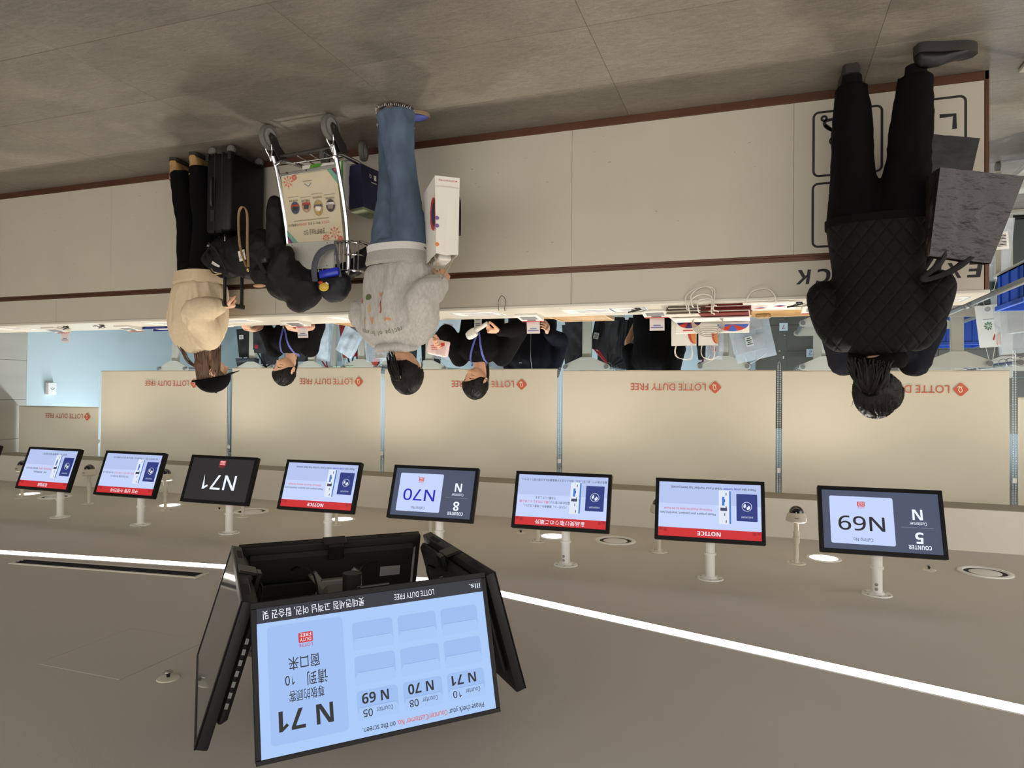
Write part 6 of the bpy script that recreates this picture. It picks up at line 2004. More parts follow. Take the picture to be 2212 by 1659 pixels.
MB().ell((0.030, -0.098, 0.062), (0.016, 0.010, 0.010), nu=14, nv=8).build('charm_top', mat('red_vinyl', 'a5341f', 0.5), ch_)
MB().box((-0.016, -0.102, 0.070), (0.022, 0.006, 0.009), Matrix.Rotation(math.radians(38), 3, 'Y'), bevel=0.002).build('charm_clip', M_WHITE, ch_)

# ---------------------------------------------------------------- bags on the cart deck
t = thing('shopping_bag', 'white shopping bag with green swoosh lying on the cart deck', 'bag', (2.545, 3.715, 0.195))
bag_shell(0.30, 0.17, 0.26, 0.29, 0.12, 0.006, 23).build('body', M_WHITEPAPER, t, 40)
M_GREEN = mat('green_print', '6d7058', 0.9)
M_GRN = mat('leaf_green_gloss', '4f8f2a', 0.5)
f = Plane((-0.15, -0.0885, 0), (1, 0, 0), (0, 0, 1), 0.30, 0.26, t)
f.poly('swoosh_print', [(0.50, 0.0), (0.78, 0.0), (0.86, 0.25), (0.90, 0.6), (0.80, 0.6), (0.70, 0.25)], M_GRN, 0.002)
f.poly('swoosh_print', [(0.0, 0.0), (0.05, 0.0), (0.04, 0.9), (0.0, 0.9)], M_GRN, 0.002)
for y in (-0.06, 0.06):
    rope(t, [(-0.07, y, 0.25), (-0.06, y, 0.31), (0.0, y * 0.8, 0.35), (0.06, y, 0.31), (0.07, y, 0.25)], 0.003, M_WCORD)
t = thing('shopping_bag', 'navy paper shopping bag with small white marks beside the white one on the deck', 'bag', (2.345, 3.79, 0.205))
t.rotation_euler = (0, math.radians(-4), math.radians(8))
bag_shell(0.10, 0.20, 0.27, 0.11, 0.20, 0.004, 29).build('body', mat('navy_paper', '191a3c', 0.5, bump=0.05), t, 40)
f = Plane((-0.052, 0.10, 0), (0, -1, 0), (0, 0, 1), 0.20, 0.27, t)
f.rect('white_mark', 0.30, 0.16, 0.42, 0.28, M_WHITEPAPER, 0.003)
f.text('Q', 0.58, 0.18, 0.02, M_WHITEPAPER, 'CENTER', 0.02, 0.003)
f.rect('print_line', 0.30, 0.34, 0.55, 0.36, M_WHITEPAPER, 0.003)
MB().box((0.0, 0.0, 0.262), (0.10, 0.19, 0.05), bevel=0.004).build('green_box', mat('sage_card', '7f8a6a', 0.7), t)
# ================================================================ ON THE COUNTER
M_PAD = mat('white_pad_plastic', 'cfcdc6', 0.4)
M_PADG = mat('pad_window_grey', '77797c', 0.25)
M_REDE = mat('red_edge', '9c2a2a', 0.5)
M_NOTEP = mat('note_paper', 'dcd2cf', 0.8)
M_NOTEB = mat('note_blue_ink', '6a74a8', 0.8)
M_WOOD = mat('light_oak', 'b08a55', 0.5, var=0.14, vscale=5, stretch=(6, 1, 1), bump=0.05, bscale=40)
M_WOODE = mat('pale_oak_edge', 'cbb28a', 0.5, var=0.05)


def pad(x, y, label, note=True, yaw=0):
    t = thing('signature_pad', label, 'signature pad', (x, y, CH), math.radians(yaw), 'white signature pads on the counter')
    out = [(0, 0), (0.155, 0), (0.155, 0.036), (0.0, 0.012)]
    MB().prism(out, (V((-0.075, -0.08, 0)), V((0, 1, 0)), V((0, 0, 1)), V((1, 0, 0))), 0.15).build('casing', M_PAD, t)
    s = 24 / 155
    R = Matrix.Rotation(math.atan(s), 3, 'X')
    MB().box((0, -0.012, 0.0243), (0.105, 0.065, 0.002), R).build('window', M_PADG, t)
    MB().box((0, 0.066, 0.0355), (0.148, 0.014, 0.003), R, bevel=0.001).build('red_edge_strip', M_REDE, t)
    for k in range(3):
        MB().box((0, 0.032 + k * 0.0085, 0.0305 + k * 0.0013), (0.06, 0.003, 0.0008), R).build('print_line', M_GREY, t)
    if note:
        n = MB().box((0.0, 0.079, 0.072), (0.090, 0.0012, 0.085), Matrix.Rotation(math.radians(-6), 3, 'X')).build('sticky_note', M_NOTEP, t, label='pale note standing at the back of the pad')
        for k, w in enumerate((0.075, 0.045, 0.03, 0.05)):
            MB().box((0.0, 0.0765 + 0.0015 * k - 0.0002, 0.095 - 0.013 * k), (w, 0.0008, 0.006), Matrix.Rotation(math.radians(-6), 3, 'X')).build('handwriting', M_NOTEB, n)
    return t


pad(5.55, 4.20, 'signature pad with standing note nearest the end wall')
pad(4.79, 4.24, 'signature pad without a note beside the blue folder', False)
pad(3.19, 4.25, 'signature pad with note in front of the staff at the far end')
pad(1.41, 4.29, 'signature pad with note beside the thin black cable loop')
pad(0.60, 4.27, 'signature pad with note left of the paper bag stack, by the black T-shirt')
pad(-0.30, 4.28, 'signature pad without note next to the black quilted jacket', False)

M_SHEETB = mat('sheet_blue_rule', '7f92b4', 0.7)
for i, (x, y, w, lab, blue) in enumerate(((0.99, 4.18, 0.30, 'plain notice sheet under clear film behind the cable loop pad', 0), (0.74, 4.17, 0.22, 'blue bordered notice sheet beside the pad by the paper bag stack', 1), (1.72, 4.15, 0.32, 'blue bordered notice sheet on the counter in front of the scanner', 1),
                                          (-0.88, 4.17, 0.26, 'blue bordered notice sheet at the counter end, left of the quilted jacket', 1), (3.62, 4.10, 0.36, 'faded notice sheet in front of the bending staff woman', 0), (2.62, 4.14, 0.34, 'white notice sheet beside the grey hoodie', 0), (4.28, 4.12, 0.30, 'white notice sheet beside cream sweatshirt', 0), (5.98, 4.15, 0.30, 'notice sheet farthest along the counter', 0))):
    t = thing('notice_sheet', lab, 'sheet', (x, y, CH), 0, 'notice sheets lying on the counter')
    MB().box((0, 0, 0.0012), (w, 0.21, 0.0022), bevel=0.0004).build('film', M_WHITEPAPER, t)
    if blue:
        p = Plane((-w / 2, -0.105, 0.0024), (1, 0, 0), (0, 1, 0), 1, 1, t)
        ring(p, 'border', 0.006, 0.006, w - 0.006, 0.204, 0.006, 0.008, M_SHEETB)
    for k in range(5):
        MB().box((-0.02, 0.06 - k * 0.026, 0.0027), (w * (0.7 - 0.1 * (k % 2)), 0.007, 0.0006)).build('print_line', M_SHEETB if k % 2 else MATS['pad_window_grey'], t)


def pen(x, y, label, loop=0):
    t = thing('counter_pen', label, 'pen', (x, y, CH), 0, 'black counter pens on coiled cords')
    MB().lathe([(0.0, 0.0), (0.018, 0.0), (0.017, 0.006), (0.008, 0.012), (0, 0.012)], 20).build('base', M_BLACKP, t)
    MB().cyl((-0.02, 0.01, 0.008), (0.06, 0.03, 0.022), 0.0045, seg=10).build('barrel', M_BLACKP, t)
    MB().tube(smoothpts([(0.005, 0, 0.012), (0.03, -0.04, 0.02), (0.00, -0.06, 0.012), (-0.04, -0.02, 0.018), (-0.02, 0.02, 0.02), (0.06, 0.03, 0.022)], 6), 0.0018, 6).build('cord', M_BLACKP, t)


pen(0.68, 4.10, 'counter pen with coiled cord by the pad left of the paper bag stack')
pen(-0.20, 4.08, 'counter pen with coiled cord beside the flat paper bag')
pen(4.90, 4.08, 'counter pen lying near the far blue folder')
pen(5.30, 4.09, 'counter pen between the two farthest pads')
t = thing('cable_loop', 'thin black cable loop hanging over the front edge of the counter', 'cable', (1.475, 3.958, CH))
MB().tube(smoothpts([(0.03, 0.02, 0.002), (0.024, -0.004, 0.002), (0.026, -0.006, -0.045), (0.004, -0.008, -0.082), (-0.022, -0.007, -0.052), (-0.014, -0.004, 0.002), (-0.012, 0.03, 0.002)], 7), 0.0016, 7).build('wire', M_BLACKP, t)

t = thing('folder_tray', 'long dark blue folder tray on the counter beside cream sweatshirt', 'tray', (4.45, 4.36, CH))
MB().span((-0.28, -0.06, 0), (0.28, 0.07, 0.008), bevel=0.002).span((-0.28, 0.06, 0.008), (0.28, 0.07, 0.026), bevel=0.001).span((-0.28, -0.06, 0.008), (0.28, -0.05, 0.02), bevel=0.001).build('tray', mat('dark_blue_plastic', '1c2f78', 0.4), t)
MB().span((-0.26, -0.045, 0.0085), (0.2, 0.055, 0.014)).build('papers', M_WHITEPAPER, t)

# flat stack of folded paper bags with rope handles hanging over the edge
M_BAGEDGE = mat('bag_edge_dark', '6c5f56', 0.8, var=0.3, vscale=40, stretch=(1, 1, 12))
M_BAGRED = mat('bag_edge_red', '6e2420', 0.8, var=0.4, vscale=40, stretch=(1, 1, 12))
M_BAGW = mat('bag_edge_white', 'cbc5b8', 0.8)
rs = random.Random(4)
n_ = 0
places = ['lowest', 'second', 'third', 'fourth', 'fifth', 'sixth', 'seventh', 'eighth', 'ninth', 'topmost']
for k in range(10):
    t = thing('folded_bag', places[k] + ' folded paper bag in the flat stack on the counter', 'bag', (0.278 + rs.uniform(-.008, .008), 4.21 + rs.uniform(-.01, .01), CH + 0.0052 * k), math.radians(rs.uniform(-1.2, 1.2)), 'folded paper bags in the stack')
    a, b, c = -0.225, 0.02 + rs.uniform(-.03, .03), 0.225
    MB().span((a, -0.16, 0.0002), (b, 0.16, 0.0044), bevel=0.0008).build('red_half', M_BAGRED if k not in (2, 7) else M_BAGW, t)
    MB().span((b, -0.16, 0.0002), (c, 0.16, 0.0044), bevel=0.0008).build('pale_half', M_BAGEDGE if k % 3 else M_BAGW, t)
    if k in (1, 4, 7, 9):
        h = CH - (CH + 0.0052 * k)
        d = 0.018 * (k % 4)
        MB().tube(smoothpts([(-0.035 - d * .4, -0.12, 0.006), (-0.04 - d * .3, -0.20, 0.008), (-0.036, -0.252, 0.004), (-0.038, -0.262, -0.06 + d * .8 - 0.03), (0.03, -0.268, -0.105 + d), (0.10 - d, -0.262, -0.06 + d * .6), (0.098 - d, -0.252, 0.004), (0.10 - d, -0.20, 0.008), (0.095 - d, -0.12, 0.006)], 6), 0.0036, 7).build('rope_handle', M_WCORD, t)
# the topmost bags' mouths: printed flaps standing behind the stack
def balloon_bag(x, y, z, w, h, label, mirror, yaw=0, group=None, half=True, loops=True):
    t = thing('gift_bag', label, 'bag', (x, y, z), math.radians(yaw), group)
    bag_shell(w, 0.03, h, w * 0.99, 0.028, 0.003, x * 10).build('body', M_WHITEPAPER, t, 40)
    f = Plane((-w / 2, -0.0165, 0), (1, 0, 0), (0, 0, 1), w, h, t)
    def half_moon(a0, a1):
        pts = [(0.0, a0)]
        for q in range(11):
            a = PI * q / 10
            pts.append((0.34 * math.sin(a) ** 0.8, a0 + (a1 - a0) * (0.5 - 0.5 * math.cos(a))))
        return pts
    f.poly('balloon_print', half_moon(0.12, 0.96), mat('red_gloss_print', 'b9402c', 0.5), 0.0012)
    f.poly('balloon_print', [(p[0] * 0.62, 0.54 + (p[1] - 0.54) * 0.98) for p in half_moon(0.12, 0.96)], mat('orange_gloss_print', 'd08238', 0.5), 0.0020)
    if loops:
        for yy in (-0.012, 0.012):
            MB().tube(smoothpts([(-w * 0.30, yy, h * 0.95), (-w * 0.34, yy * 1.5, h + 0.05), (-w * 0.22, yy * 3, h + 0.085), (w * 0.22, yy * 3, h + 0.075), (w * 0.36, yy * 1.5, h + 0.04), (w * 0.30, yy, h * 0.95)], 6), 0.0021, 7).build('rope_handle', M_WCORD, t)
    return t
balloon_bag(0.445, 4.425, CH, 0.150, 0.205, 'white gift bag with orange half balloon standing behind the stack, nearer the black T-shirt', 0, 2, 'white gift bags with orange balloons')
balloon_bag(0.300, 4.430, CH, 0.115, 0.205, 'white gift bag with orange half balloon standing behind the stack, nearer the clear plastic bag', 0, -2, 'white gift bags with orange balloons')
t = thing('gift_bag', 'white gift bag lying on the stack with red and blue balloon flap', 'bag', (0.275, 4.30, CH + 0.054))
out = MB().box((0, -0.01, 0.006), (0.44, 0.20, 0.010), bevel=0.003)
out.build('body', M_WHITEPAPER, t)
fl_ = MB().box((0, 0.095, 0.040), (0.43, 0.006, 0.085), Matrix.Rotation(math.radians(20), 3, 'X'), bevel=0.001).build('flap', M_WHITEPAPER, t)
R20 = Matrix.Rotation(math.radians(20), 3, 'X')
f = Plane(V((-0.215, 0.095, 0.040)) + R20 @ V((0, -0.0036, -0.0425)), (1, 0, 0), R20 @ V((0, 0, 1)), 0.43, 0.085, fl_)
def arcs(cx, r, y0, cols, flat=0.55):
    n = len(cols)
    for i, m in enumerate(cols):
        a0, a1 = PI * i / n, PI * (i + 1) / n
        pts = [(cx, y0)] + [(cx + r * math.cos(a0 + (a1 - a0) * q / 5), y0 + flat * math.sin(a0 + (a1 - a0) * q / 5)) for q in range(6)]
        f.poly('balloon_print', pts, m, 0.0008)
arcs(0.22, 0.21, 0.35, [M_BLUEP, M_RED, M_BLUEP, M_RED, M_BLUEP])
arcs(0.82, 0.17, 0.05, [M_PURP, M_RED, M_PURP, M_RED, M_PURP])
f.rect('print_line', 0.76, 0.72, 0.90, 0.82, M_RED, 0.001)
f.text('LOTTE', 0.10, 0.08, 0.008, M_RED, 'LEFT', 0.01, 0.001, width=0.05)
for q in range(6):
    d = 0.012 * q
    MB().tube(smoothpts([(-0.055 - d * .3, -0.105, 0.012), (-0.075 + d * .2, -0.04, 0.030), (-0.068 + d * .5, 0.035, 0.062 - d * .3), (-0.02, 0.075, 0.096 - d * 0.9), (0.05, 0.075, 0.096 - d * 0.9), (0.100 - d * .5, 0.035, 0.062 - d * .3), (0.108 - d * .2, -0.04, 0.030), (0.092, -0.105, 0.012)], 7), 0.0019, 6).build('rope_handle', mat('taupe_cord', '8f8676', 0.8), t)
t = thing('paper_bag', 'flat white paper bag with small prints and handle hanging over the counter edge', 'bag', (-0.05, 4.14, CH), math.radians(2))
MB().box((0, 0, 0.006), (0.27, 0.30, 0.010), bevel=0.002).build('body', M_WHITEPAPER, t)
p = Plane((-0.135, -0.15, 0.0112), (1, 0, 0), (0, 1, 0), 0.27, 0.30, t)
for u, v, m in ((0.30, 0.4, M_BLUEP), (0.30, 0.55, M_RED), (0.66, 0.4, M_ORNG), (0.66, 0.6, M_BLUEP), (0.7, 0.78, M_RED)):
    p.poly('balloon_print', [(u - 0.13, v), (u, v + 0.08), (u + 0.13, v), (u, v - 0.06)], m)
MB().tube(smoothpts([(0.11, -0.14, 0.012), (0.112, -0.172, 0.010), (0.112, -0.184, -0.012), (0.075, -0.190, -0.055), (0.0, -0.190, -0.058), (-0.035, -0.184, -0.012), (-0.035, -0.172, 0.010), (-0.034, -0.14, 0.012)], 6), 0.004, 7).build('rope_handle', M_WCORD, t)

# wooden desk trays behind the counter top
def desk(x0, x1, y1, label):
    t = thing('desk_ledge', label, 'desk', ((x0 + x1) / 2, CB, 0))
    w = x1 - x0
    MB().span((-w / 2, 0.004, 1.052), (w / 2, y1 - CB, 1.072), bevel=0.001).build('board', M_WOOD, t)
    MB().span((-w / 2, y1 - CB, 1.050), (w / 2, y1 - CB + 0.012, 1.078), bevel=0.001).build('edge_strip', M_WOODE, t)
    for s in (-1, 1):
        MB().span((s * w / 2 - 0.006, 0.01, 1.050), (s * w / 2 + 0.006, y1 - CB, 1.078), bevel=0.001).build('edge_strip', M_WOODE, t)
        for yy in (0.04, y1 - CB - 0.05):
            MB().span((s * (w / 2 - 0.05) - 0.02, yy - 0.02, 0.0), (s * (w / 2 - 0.05) + 0.02, yy + 0.02, 1.052)).build('leg', M_WOODE, t)
desk(-0.38, 0.06, 4.93, 'wooden desk ledge behind the counter, right of the quilted jacket')
desk(0.98, 1.36, 4.90, 'wooden desk ledge behind the counter in front of the navy jacket hand')
desk(1.37, 1.56, 4.68, 'narrow wooden desk ledge beside the scanning staff')
desk(2.42, 3.10, 4.86, 'wooden desk ledge behind the counter between the two staff women')
t = thing('snack_packet', 'small printed packet on the wooden ledge behind the stack', 'packet', (-0.02, 4.80, 1.072))
MB().box((0, 0, 0.014), (0.085, 0.06, 0.028), Matrix.Rotation(0.3, 3, 'Z'), bevel=0.006).build('wrapper', mat('kraft_packet', 'a58b69', 0.6, var=0.25, vscale=40), t)

# what the staff hold
t = thing('barcode_scanner', 'white handheld barcode scanner held by the staff woman with bobbed hair', 'scanner', (1.80, 4.545, 1.165))
R_ = Matrix.Rotation(math.radians(62), 3, 'Y')
MB().loft([oval((0, 0, 0) if False else R_ @ V((0, 0, z)), a, b, 18, 2.6, ax=R_ @ V((1, 0, 0)), ay=V((0, 1, 0))) for z, a, b in ((0.0, 0.030, 0.022), (0.02, 0.034, 0.026), (0.05, 0.034, 0.025), (0.075, 0.026, 0.022))]).build('head', M_PAD, t)
MB().tube([(0.03, 0.0, 0.0), (0.0, 0.005, -0.01), (-0.05, 0.0, -0.03), (-0.10, -0.01, -0.05)], [0.020, 0.018, 0.016, 0.014], 12).build('grip', M_PAD, t)
MB().loft([oval(R_ @ V((0, 0, z)), a, b, 18, 2.6, ax=R_ @ V((1, 0, 0)), ay=V((0, 1, 0))) for z, a, b in ((0.0752, 0.024, 0.020), (0.077, 0.022, 0.018))]).build('lens', M_BLACKP, t)
t.location = (1.875, 4.50, 1.170); t.rotation_euler = (0.1, 0, 0.2)
t = thing('parcel_pouch', 'crumpled pale pink parcel pouch held by the staff woman with bobbed hair', 'parcel', (2.135, 4.44, 1.285))
mb = MB().box((0, 0, 0), (0.165, 0.035, 0.115), Matrix.Rotation(math.radians(12), 3, 'Y'), bevel=0.012, seg=2)
o, bv = garment(t, 'pouch', mat('pale_pink_film', 'dcc2bf', 0.35, var=0.08, vscale=20), mb, 0.006, 0.010, 16, 71)
for dx, dz, w, h, m in ((-0.045, -0.02, 0.028, 0.022, M_RED), (0.02, 0.0, 0.05, 0.006, MATS['coral_print']), (0.02, 0.014, 0.045, 0.005, MATS['coral_print']), (0.03, -0.015, 0.04, 0.005, MATS['coral_print'])):
    h_ = on_surface(bv, (dx, -0.4, dz), (0, 1, 0), 0.002)
    if h_: MB().box(h_, (w, 0.002, h)).build('print_mark', m, o)
t = thing('pass_document', 'small booklet under the hand of the bending staff woman', 'booklet', (3.90, 4.33, CH))
MB().box((0, 0, 0.004), (0.13, 0.09, 0.007), bevel=0.001).box((0.02, 0.01, 0.011), (0.11, 0.08, 0.006), Matrix.Rotation(0.2, 3, 'Z'), bevel=0.001).build('cover', M_WHITEPAPER, t)

# ================================================================ THE STOREROOM BEHIND
M_RACK = mat('warm_grey_rack_paint', 'aeaa9c', 0.5, bump=0.03, bscale=150)
M_RAIL = mat('zinc_tube', 'a4a8aa', 0.3, 0.8)
M_WIRE = mat('hanger_wire', '8d8f90', 0.3, 0.9)


def rack(x, y, label, length=1.7, lower=True, post_w=0.085):
    t = thing('hanging_rack', label, 'rack', (x, y, 0), 0, 'grey steel bag racks')
    for k, yy in enumerate((0.0, length)):
        MB().box((0, yy, 0.73), (post_w, 0.055, 1.40), bevel=0.006).build('post', M_RACK, t)
        MB().box((0, yy, 0.02), (0.50, 0.07, 0.04), bevel=0.006).build('foot', M_RACK, t)
        for z in ((1.345, 0.955) if lower else (1.345,)):
            out = [(-0.225, -0.020), (-0.20, -0.030), (-0.05, -0.095), (0.05, -0.095), (0.20, -0.030), (0.225, -0.020), (0.232, 0.0), (0.225, 0.022), (0.20, 0.030), (-0.20, 0.030), (-0.225, 0.022), (-0.232, 0.0)]
            MB().prism(out, (V((0, yy - 0.036, z)), V((1, 0, 0)), V((0, 0, 1)), V((0, -1, 0))), 0.006).build('arm_plate', M_RACK, t)
    for s in (-1, 1):
        for z in ((1.345, 0.955) if lower else (1.345,)):
            MB().cyl((s * 0.20, -0.075, z), (s * 0.20, length + 0.05, z), 0.017, seg=16).build('rail', M_RAIL, t)
            MB().cyl((s * 0.20, -0.078, z), (s * 0.20, -0.070, z), 0.020, seg=16).build('end_cap', M_GREY, t)
    MB().box((0, -0.030, 1.345), (0.05, 0.006, 0.07), bevel=0.001).build('rack_label', mat('pale_grey_label', 'a3a39b', 0.7), t)
    return t


rack(6.652, 6.56, 'steel bag rack nearest the end wall, with empty rails', lower=False)
rack(4.95, 6.9, 'steel bag rack behind the bending staff woman', lower=False)
rack(5.80, 6.9, 'steel bag rack behind cream sweatshirt', lower=False)
rack(4.064, 6.56, 'steel bag rack hung with clear and red bags', lower=False)
rack(3.42, 6.9, 'steel bag rack mostly hidden behind the grey hoodie', lower=False)
rack(1.570, 6.56, 'steel bag rack hung with black bags beside the navy jacket', lower=False)
rack(0.307, 6.56, 'steel bag rack with large clear plastic bag behind the paper bag stack', lower=False)
rack(-0.56, 6.75, 'two tier steel bag rack next to the black quilted jacket', 1.05)
rack(-1.43, 6.2, 'two tier steel bag rack left of the quilted jacket', 1.05)
rack(-1.98, 6.05, 'steel bag rack at the left picture edge', 0.95, lower=False)

hk = MB().tube([(0.031 * math.cos(q), 0, -0.012 + 0.031 * math.sin(q)) for q in [2 * PI * k / 22 for k in range(22)]], 0.0026, 6, closed=True)
hook_me = hk.mesh('wire_ring', M_WIRE)
rs = random.Random(9)
ORD = ['first', 'second', 'third', 'fourth', 'fifth', 'sixth', 'seventh', 'eighth', 'ninth', 'tenth', 'eleventh', 'twelfth', 'thirteenth']


def hangers(x, ys, z, label, group, yaw=0.0):
    for k, y in enumerate(sorted(ys)):
        o = tag(link('wire_ring', hook_me), ORD[k] + ' from the front: ' + label, 'ring', group)
        o.location = (x, y, z)
        o.rotation_euler = (0, 0, math.radians(yaw + rs.uniform(-22, 22)))


def frange(a, b, n): return [a + (b - a) * k / (n - 1) + rs.uniform(-.012, .012) for k in range(n)]


hangers(1.37, frange(6.60, 7.5, 13), 1.345, 'wire ring on the rail of the black bag rack', 'wire rings on the black bag rack')
hangers(0.107, frange(6.62, 6.85, 5), 1.345, 'wire ring on the rail over the grey panels', 'wire rings beside the clear bag')
hangers(0.507, frange(6.54, 6.72, 5), 1.345, 'wire ring above the black and red bag', 'wire rings above the black and red bag')
hangers(-0.36, frange(6.75, 7.7, 10), 1.345, 'wire ring on the rack next to the quilted jacket', 'wire rings next to the quilted jacket')
hangers(-1.23, frange(6.2, 7.2, 12), 1.345, 'wire ring left of the quilted jacket', 'wire rings left of the quilted jacket')
hangers(-1.63, frange(6.25, 7.0, 9), 1.345, 'wire ring on the outer rail left of the quilted jacket', 'wire rings on the outer left rail')
hangers(-1.78, frange(6.02, 6.9, 6), 1.345, 'wire ring by the left picture edge', 'wire rings by the left picture edge')
hangers(3.864, frange(6.55, 6.8, 5), 1.345, 'wire ring beside the red gift tag', 'wire rings beside the red gift tag')
hangers(4.264, frange(6.55, 6.8, 4), 1.345, 'wire ring over the silver bag', 'wire rings over the silver bag')
hangers(6.452, frange(6.7, 7.1, 3), 1.345, 'wire ring on the rack by the end wall', 'wire rings by the end wall')

M_CLEARF = mat('clear_plastic_film', 'dbe2e8', 0.10, alpha=0.20, spec=0.8, var=0.10, vscale=6, bump=0.6, bscale=14)
M_SILVER = mat('silver_bubble_film', 'bcc6ce', 0.25, var=0.15, vscale=12, bump=0.5, bscale=20, spec=0.7)
M_BLKB = mat('black_woven_bag', '0d0d0f', 0.6, var=0.15, vscale=30, bump=0.12, bscale=60)
M_CHARB = mat('charcoal_padded_bag', '1f1e20', 0.6, var=0.12, vscale=20, bump=0.12, bscale=60)
M_REDB = mat('red_film', '8e2027', 0.4, var=0.1)
M_GREYBOX = mat('grey_card', '8a8680', 0.7, var=0.05)
M_TAUPE = mat('taupe_card', '9a9188', 0.7, var=0.05)
M_LABEL = mat('shipping_label', 'c9cac4', 0.7)


def hung(name, label, x, y, ztop, w, d, h, m, yaw=0, lean=0, strap=None, lab=None, inner=None, group=None, top=None, wob=0.012, zrail=1.345):
    y = max(y, 6.52) if x > -1.0 else y
    rails = [6.452, 6.852, 5.60, 6.00, 4.75, 5.15, 3.864, 4.264, 3.22, 3.62, 1.37, 1.77, 0.107, 0.507, -0.36, -0.76, -1.23, -1.63, -1.78, -2.18]
    xr = min(rails, key=lambda q: abs(q - x)) - x
    if round(xr + x, 2) in (4.75, 5.15, 3.22, 3.62, 5.60, 6.00): y = max(y, 6.90)
    if round(xr + x, 2) in (-0.36, -0.76): y = max(y, 6.75)
    if abs(xr) > 0.26: xr = 0
    t = thing(name, label, 'bag', (x, y, ztop - h), 0, group)
    t.rotation_euler = (0, math.radians(lean), math.radians(yaw))
    bag_shell(w, d, h, (top or 0.92) * w, d * 0.5, wob, x * 7 + y, n=9).build('body', m, t, 50)
    inv = t.rotation_euler.to_matrix().inverted()
    top_ = inv @ V((xr, 0, zrail - 0.012 - ztop + h))
    mid_ = V((0, 0, h * 0.97)).lerp(top_, 0.5)
    for s in (-1, 1):
        MB().tube(smoothpts([(s * w * 0.25, 0, h * 0.93), mid_ + V((s * w * 0.12, 0, 0)), top_ + V((s * 0.006, 0, 0))], 5), 0.009 if strap else 0.0025, 8, flat=0.25 if strap else None, upv=(0, 1, 0)).build('strap' if strap else 'cord', strap or M_WCORD, t)
    if lab:
        lx, lz, lw, lh = lab
        k = MB().box((lx, -d / 2 - wob * 0.5 - 0.003, lz), (lw, 0.002, lh)).build('shipping_label', M_LABEL, t)
        for q in range(4):
            MB().box((lx, -d / 2 - wob * 0.5 - 0.0045, lz - lh * 0.3 + q * lh * 0.2), (lw * (0.75 if q % 2 else 0.5), 0.001, lh * 0.08)).build('print_line', M_BLACKINK, k)
    if inner:
        for c, s, mm in inner:
            MB().box(c, s, bevel=0.004).build('boxed_goods', mm, t)
    return t


# black bags on the rack beside the navy jacket
hung('hanging_bag', 'thick charcoal padded bag hanging beside the grey rack post', 1.33, 6.62, 1.215, 0.125, 0.10, 0.32, M_CHARB, 6, 5, M_STRAP, top=0.8)
hung('hanging_bag', 'slim black bag hanging right after the thick charcoal one', 1.215, 6.66, 1.25, 0.06, 0.10, 0.36, M_BLKB, 4, 6, M_STRAP)
hung('hanging_bag', 'black bag with long white shipping label in the black row', 1.13, 6.70, 1.27, 0.10, 0.10, 0.40, M_BLKB, 8, 8, M_STRAP, (0.0, 0.24, 0.055, 0.17))
hung('hanging_bag', 'tilted dark grey slab bag in front of the white label bag', 1.045, 6.60, 1.26, 0.075, 0.08, 0.38, M_CHARB, 0, 16, M_STRAP)
hung('hanging_bag', 'black bag close to the arm of the black T-shirt', 0.97, 6.75, 1.24, 0.10, 0.10, 0.36, M_BLKB, 4, 12, M_STRAP)
hung('hanging_bag', 'black bag with small blue label right by the rack post', 1.47, 6.70, 1.17, 0.09, 0.09, 0.30, M_BLKB, -4, 12, M_REDB, (0.0, 0.17, 0.05, 0.06))
hung('hanging_bag', 'dark grey bag with black band left of the navy jacket sleeve post', 1.70, 6.62, 1.22, 0.20, 0.10, 0.34, M_CHARB, 3, -10, M_STRAP)
hung('hanging_bag', 'black bag behind the navy jacket cuff', 1.78, 6.95, 1.32, 0.16, 0.09, 0.40, M_BLKB, 3, 4, M_STRAP)
hung('hanging_bag', 'long black bag at the back of the black row', 1.20, 7.15, 1.33, 0.42, 0.09, 0.46, M_BLKB, 3, 2, M_STRAP)
hung('hanging_bag', 'wide black bag filling the gap right of the rack post', 1.42, 6.98, 1.325, 0.26, 0.09, 0.50, M_BLKB, 2, 2, M_STRAP)
hung('hanging_bag', 'wide black bag deep in the row by the black T-shirt arm', 1.13, 7.35, 1.325, 0.36, 0.09, 0.50, M_BLKB, -3, 3, M_STRAP)
hung('hanging_bag', 'charcoal bag deep in the row over the navy sleeve', 1.86, 7.2, 1.325, 0.26, 0.09, 0.46, M_CHARB, 3, -3, M_STRAP)
# clear bags behind the paper bag stack
hung('hanging_bag', 'big clear plastic bag with grey goods and barcode label', 0.145, 6.38, 1.30, 0.36, 0.12, 0.50, M_CLEARF, -5, -14, None, (0.03, 0.33, 0.06, 0.085), [((0.02, 0.0, 0.35), (0.26, 0.05, 0.14), M_GREYBOX), ((-0.02, 0.0, 0.16), (0.18, 0.06, 0.16), M_TAUPE), ((0.12, -0.01, 0.12), (0.06, 0.05, 0.12), M_WHITEPAPER)])
hung('hanging_bag', 'clear plastic bag full of red wrapping beside the gift bags', 0.365, 6.42, 1.28, 0.16, 0.10, 0.46, M_CLEARF, 5, 3, None, None, [((0.0, 0.0, 0.22), (0.05, 0.05, 0.34), M_REDB), ((0.05, 0.0, 0.12), (0.04, 0.05, 0.18), M_LABEL)])
hung('hanging_bag', 'black and red bag hanging over the gift bag handles', 0.485, 6.66, 1.27, 0.20, 0.08, 0.40, M_BLKB, 0, -6, M_REDB)
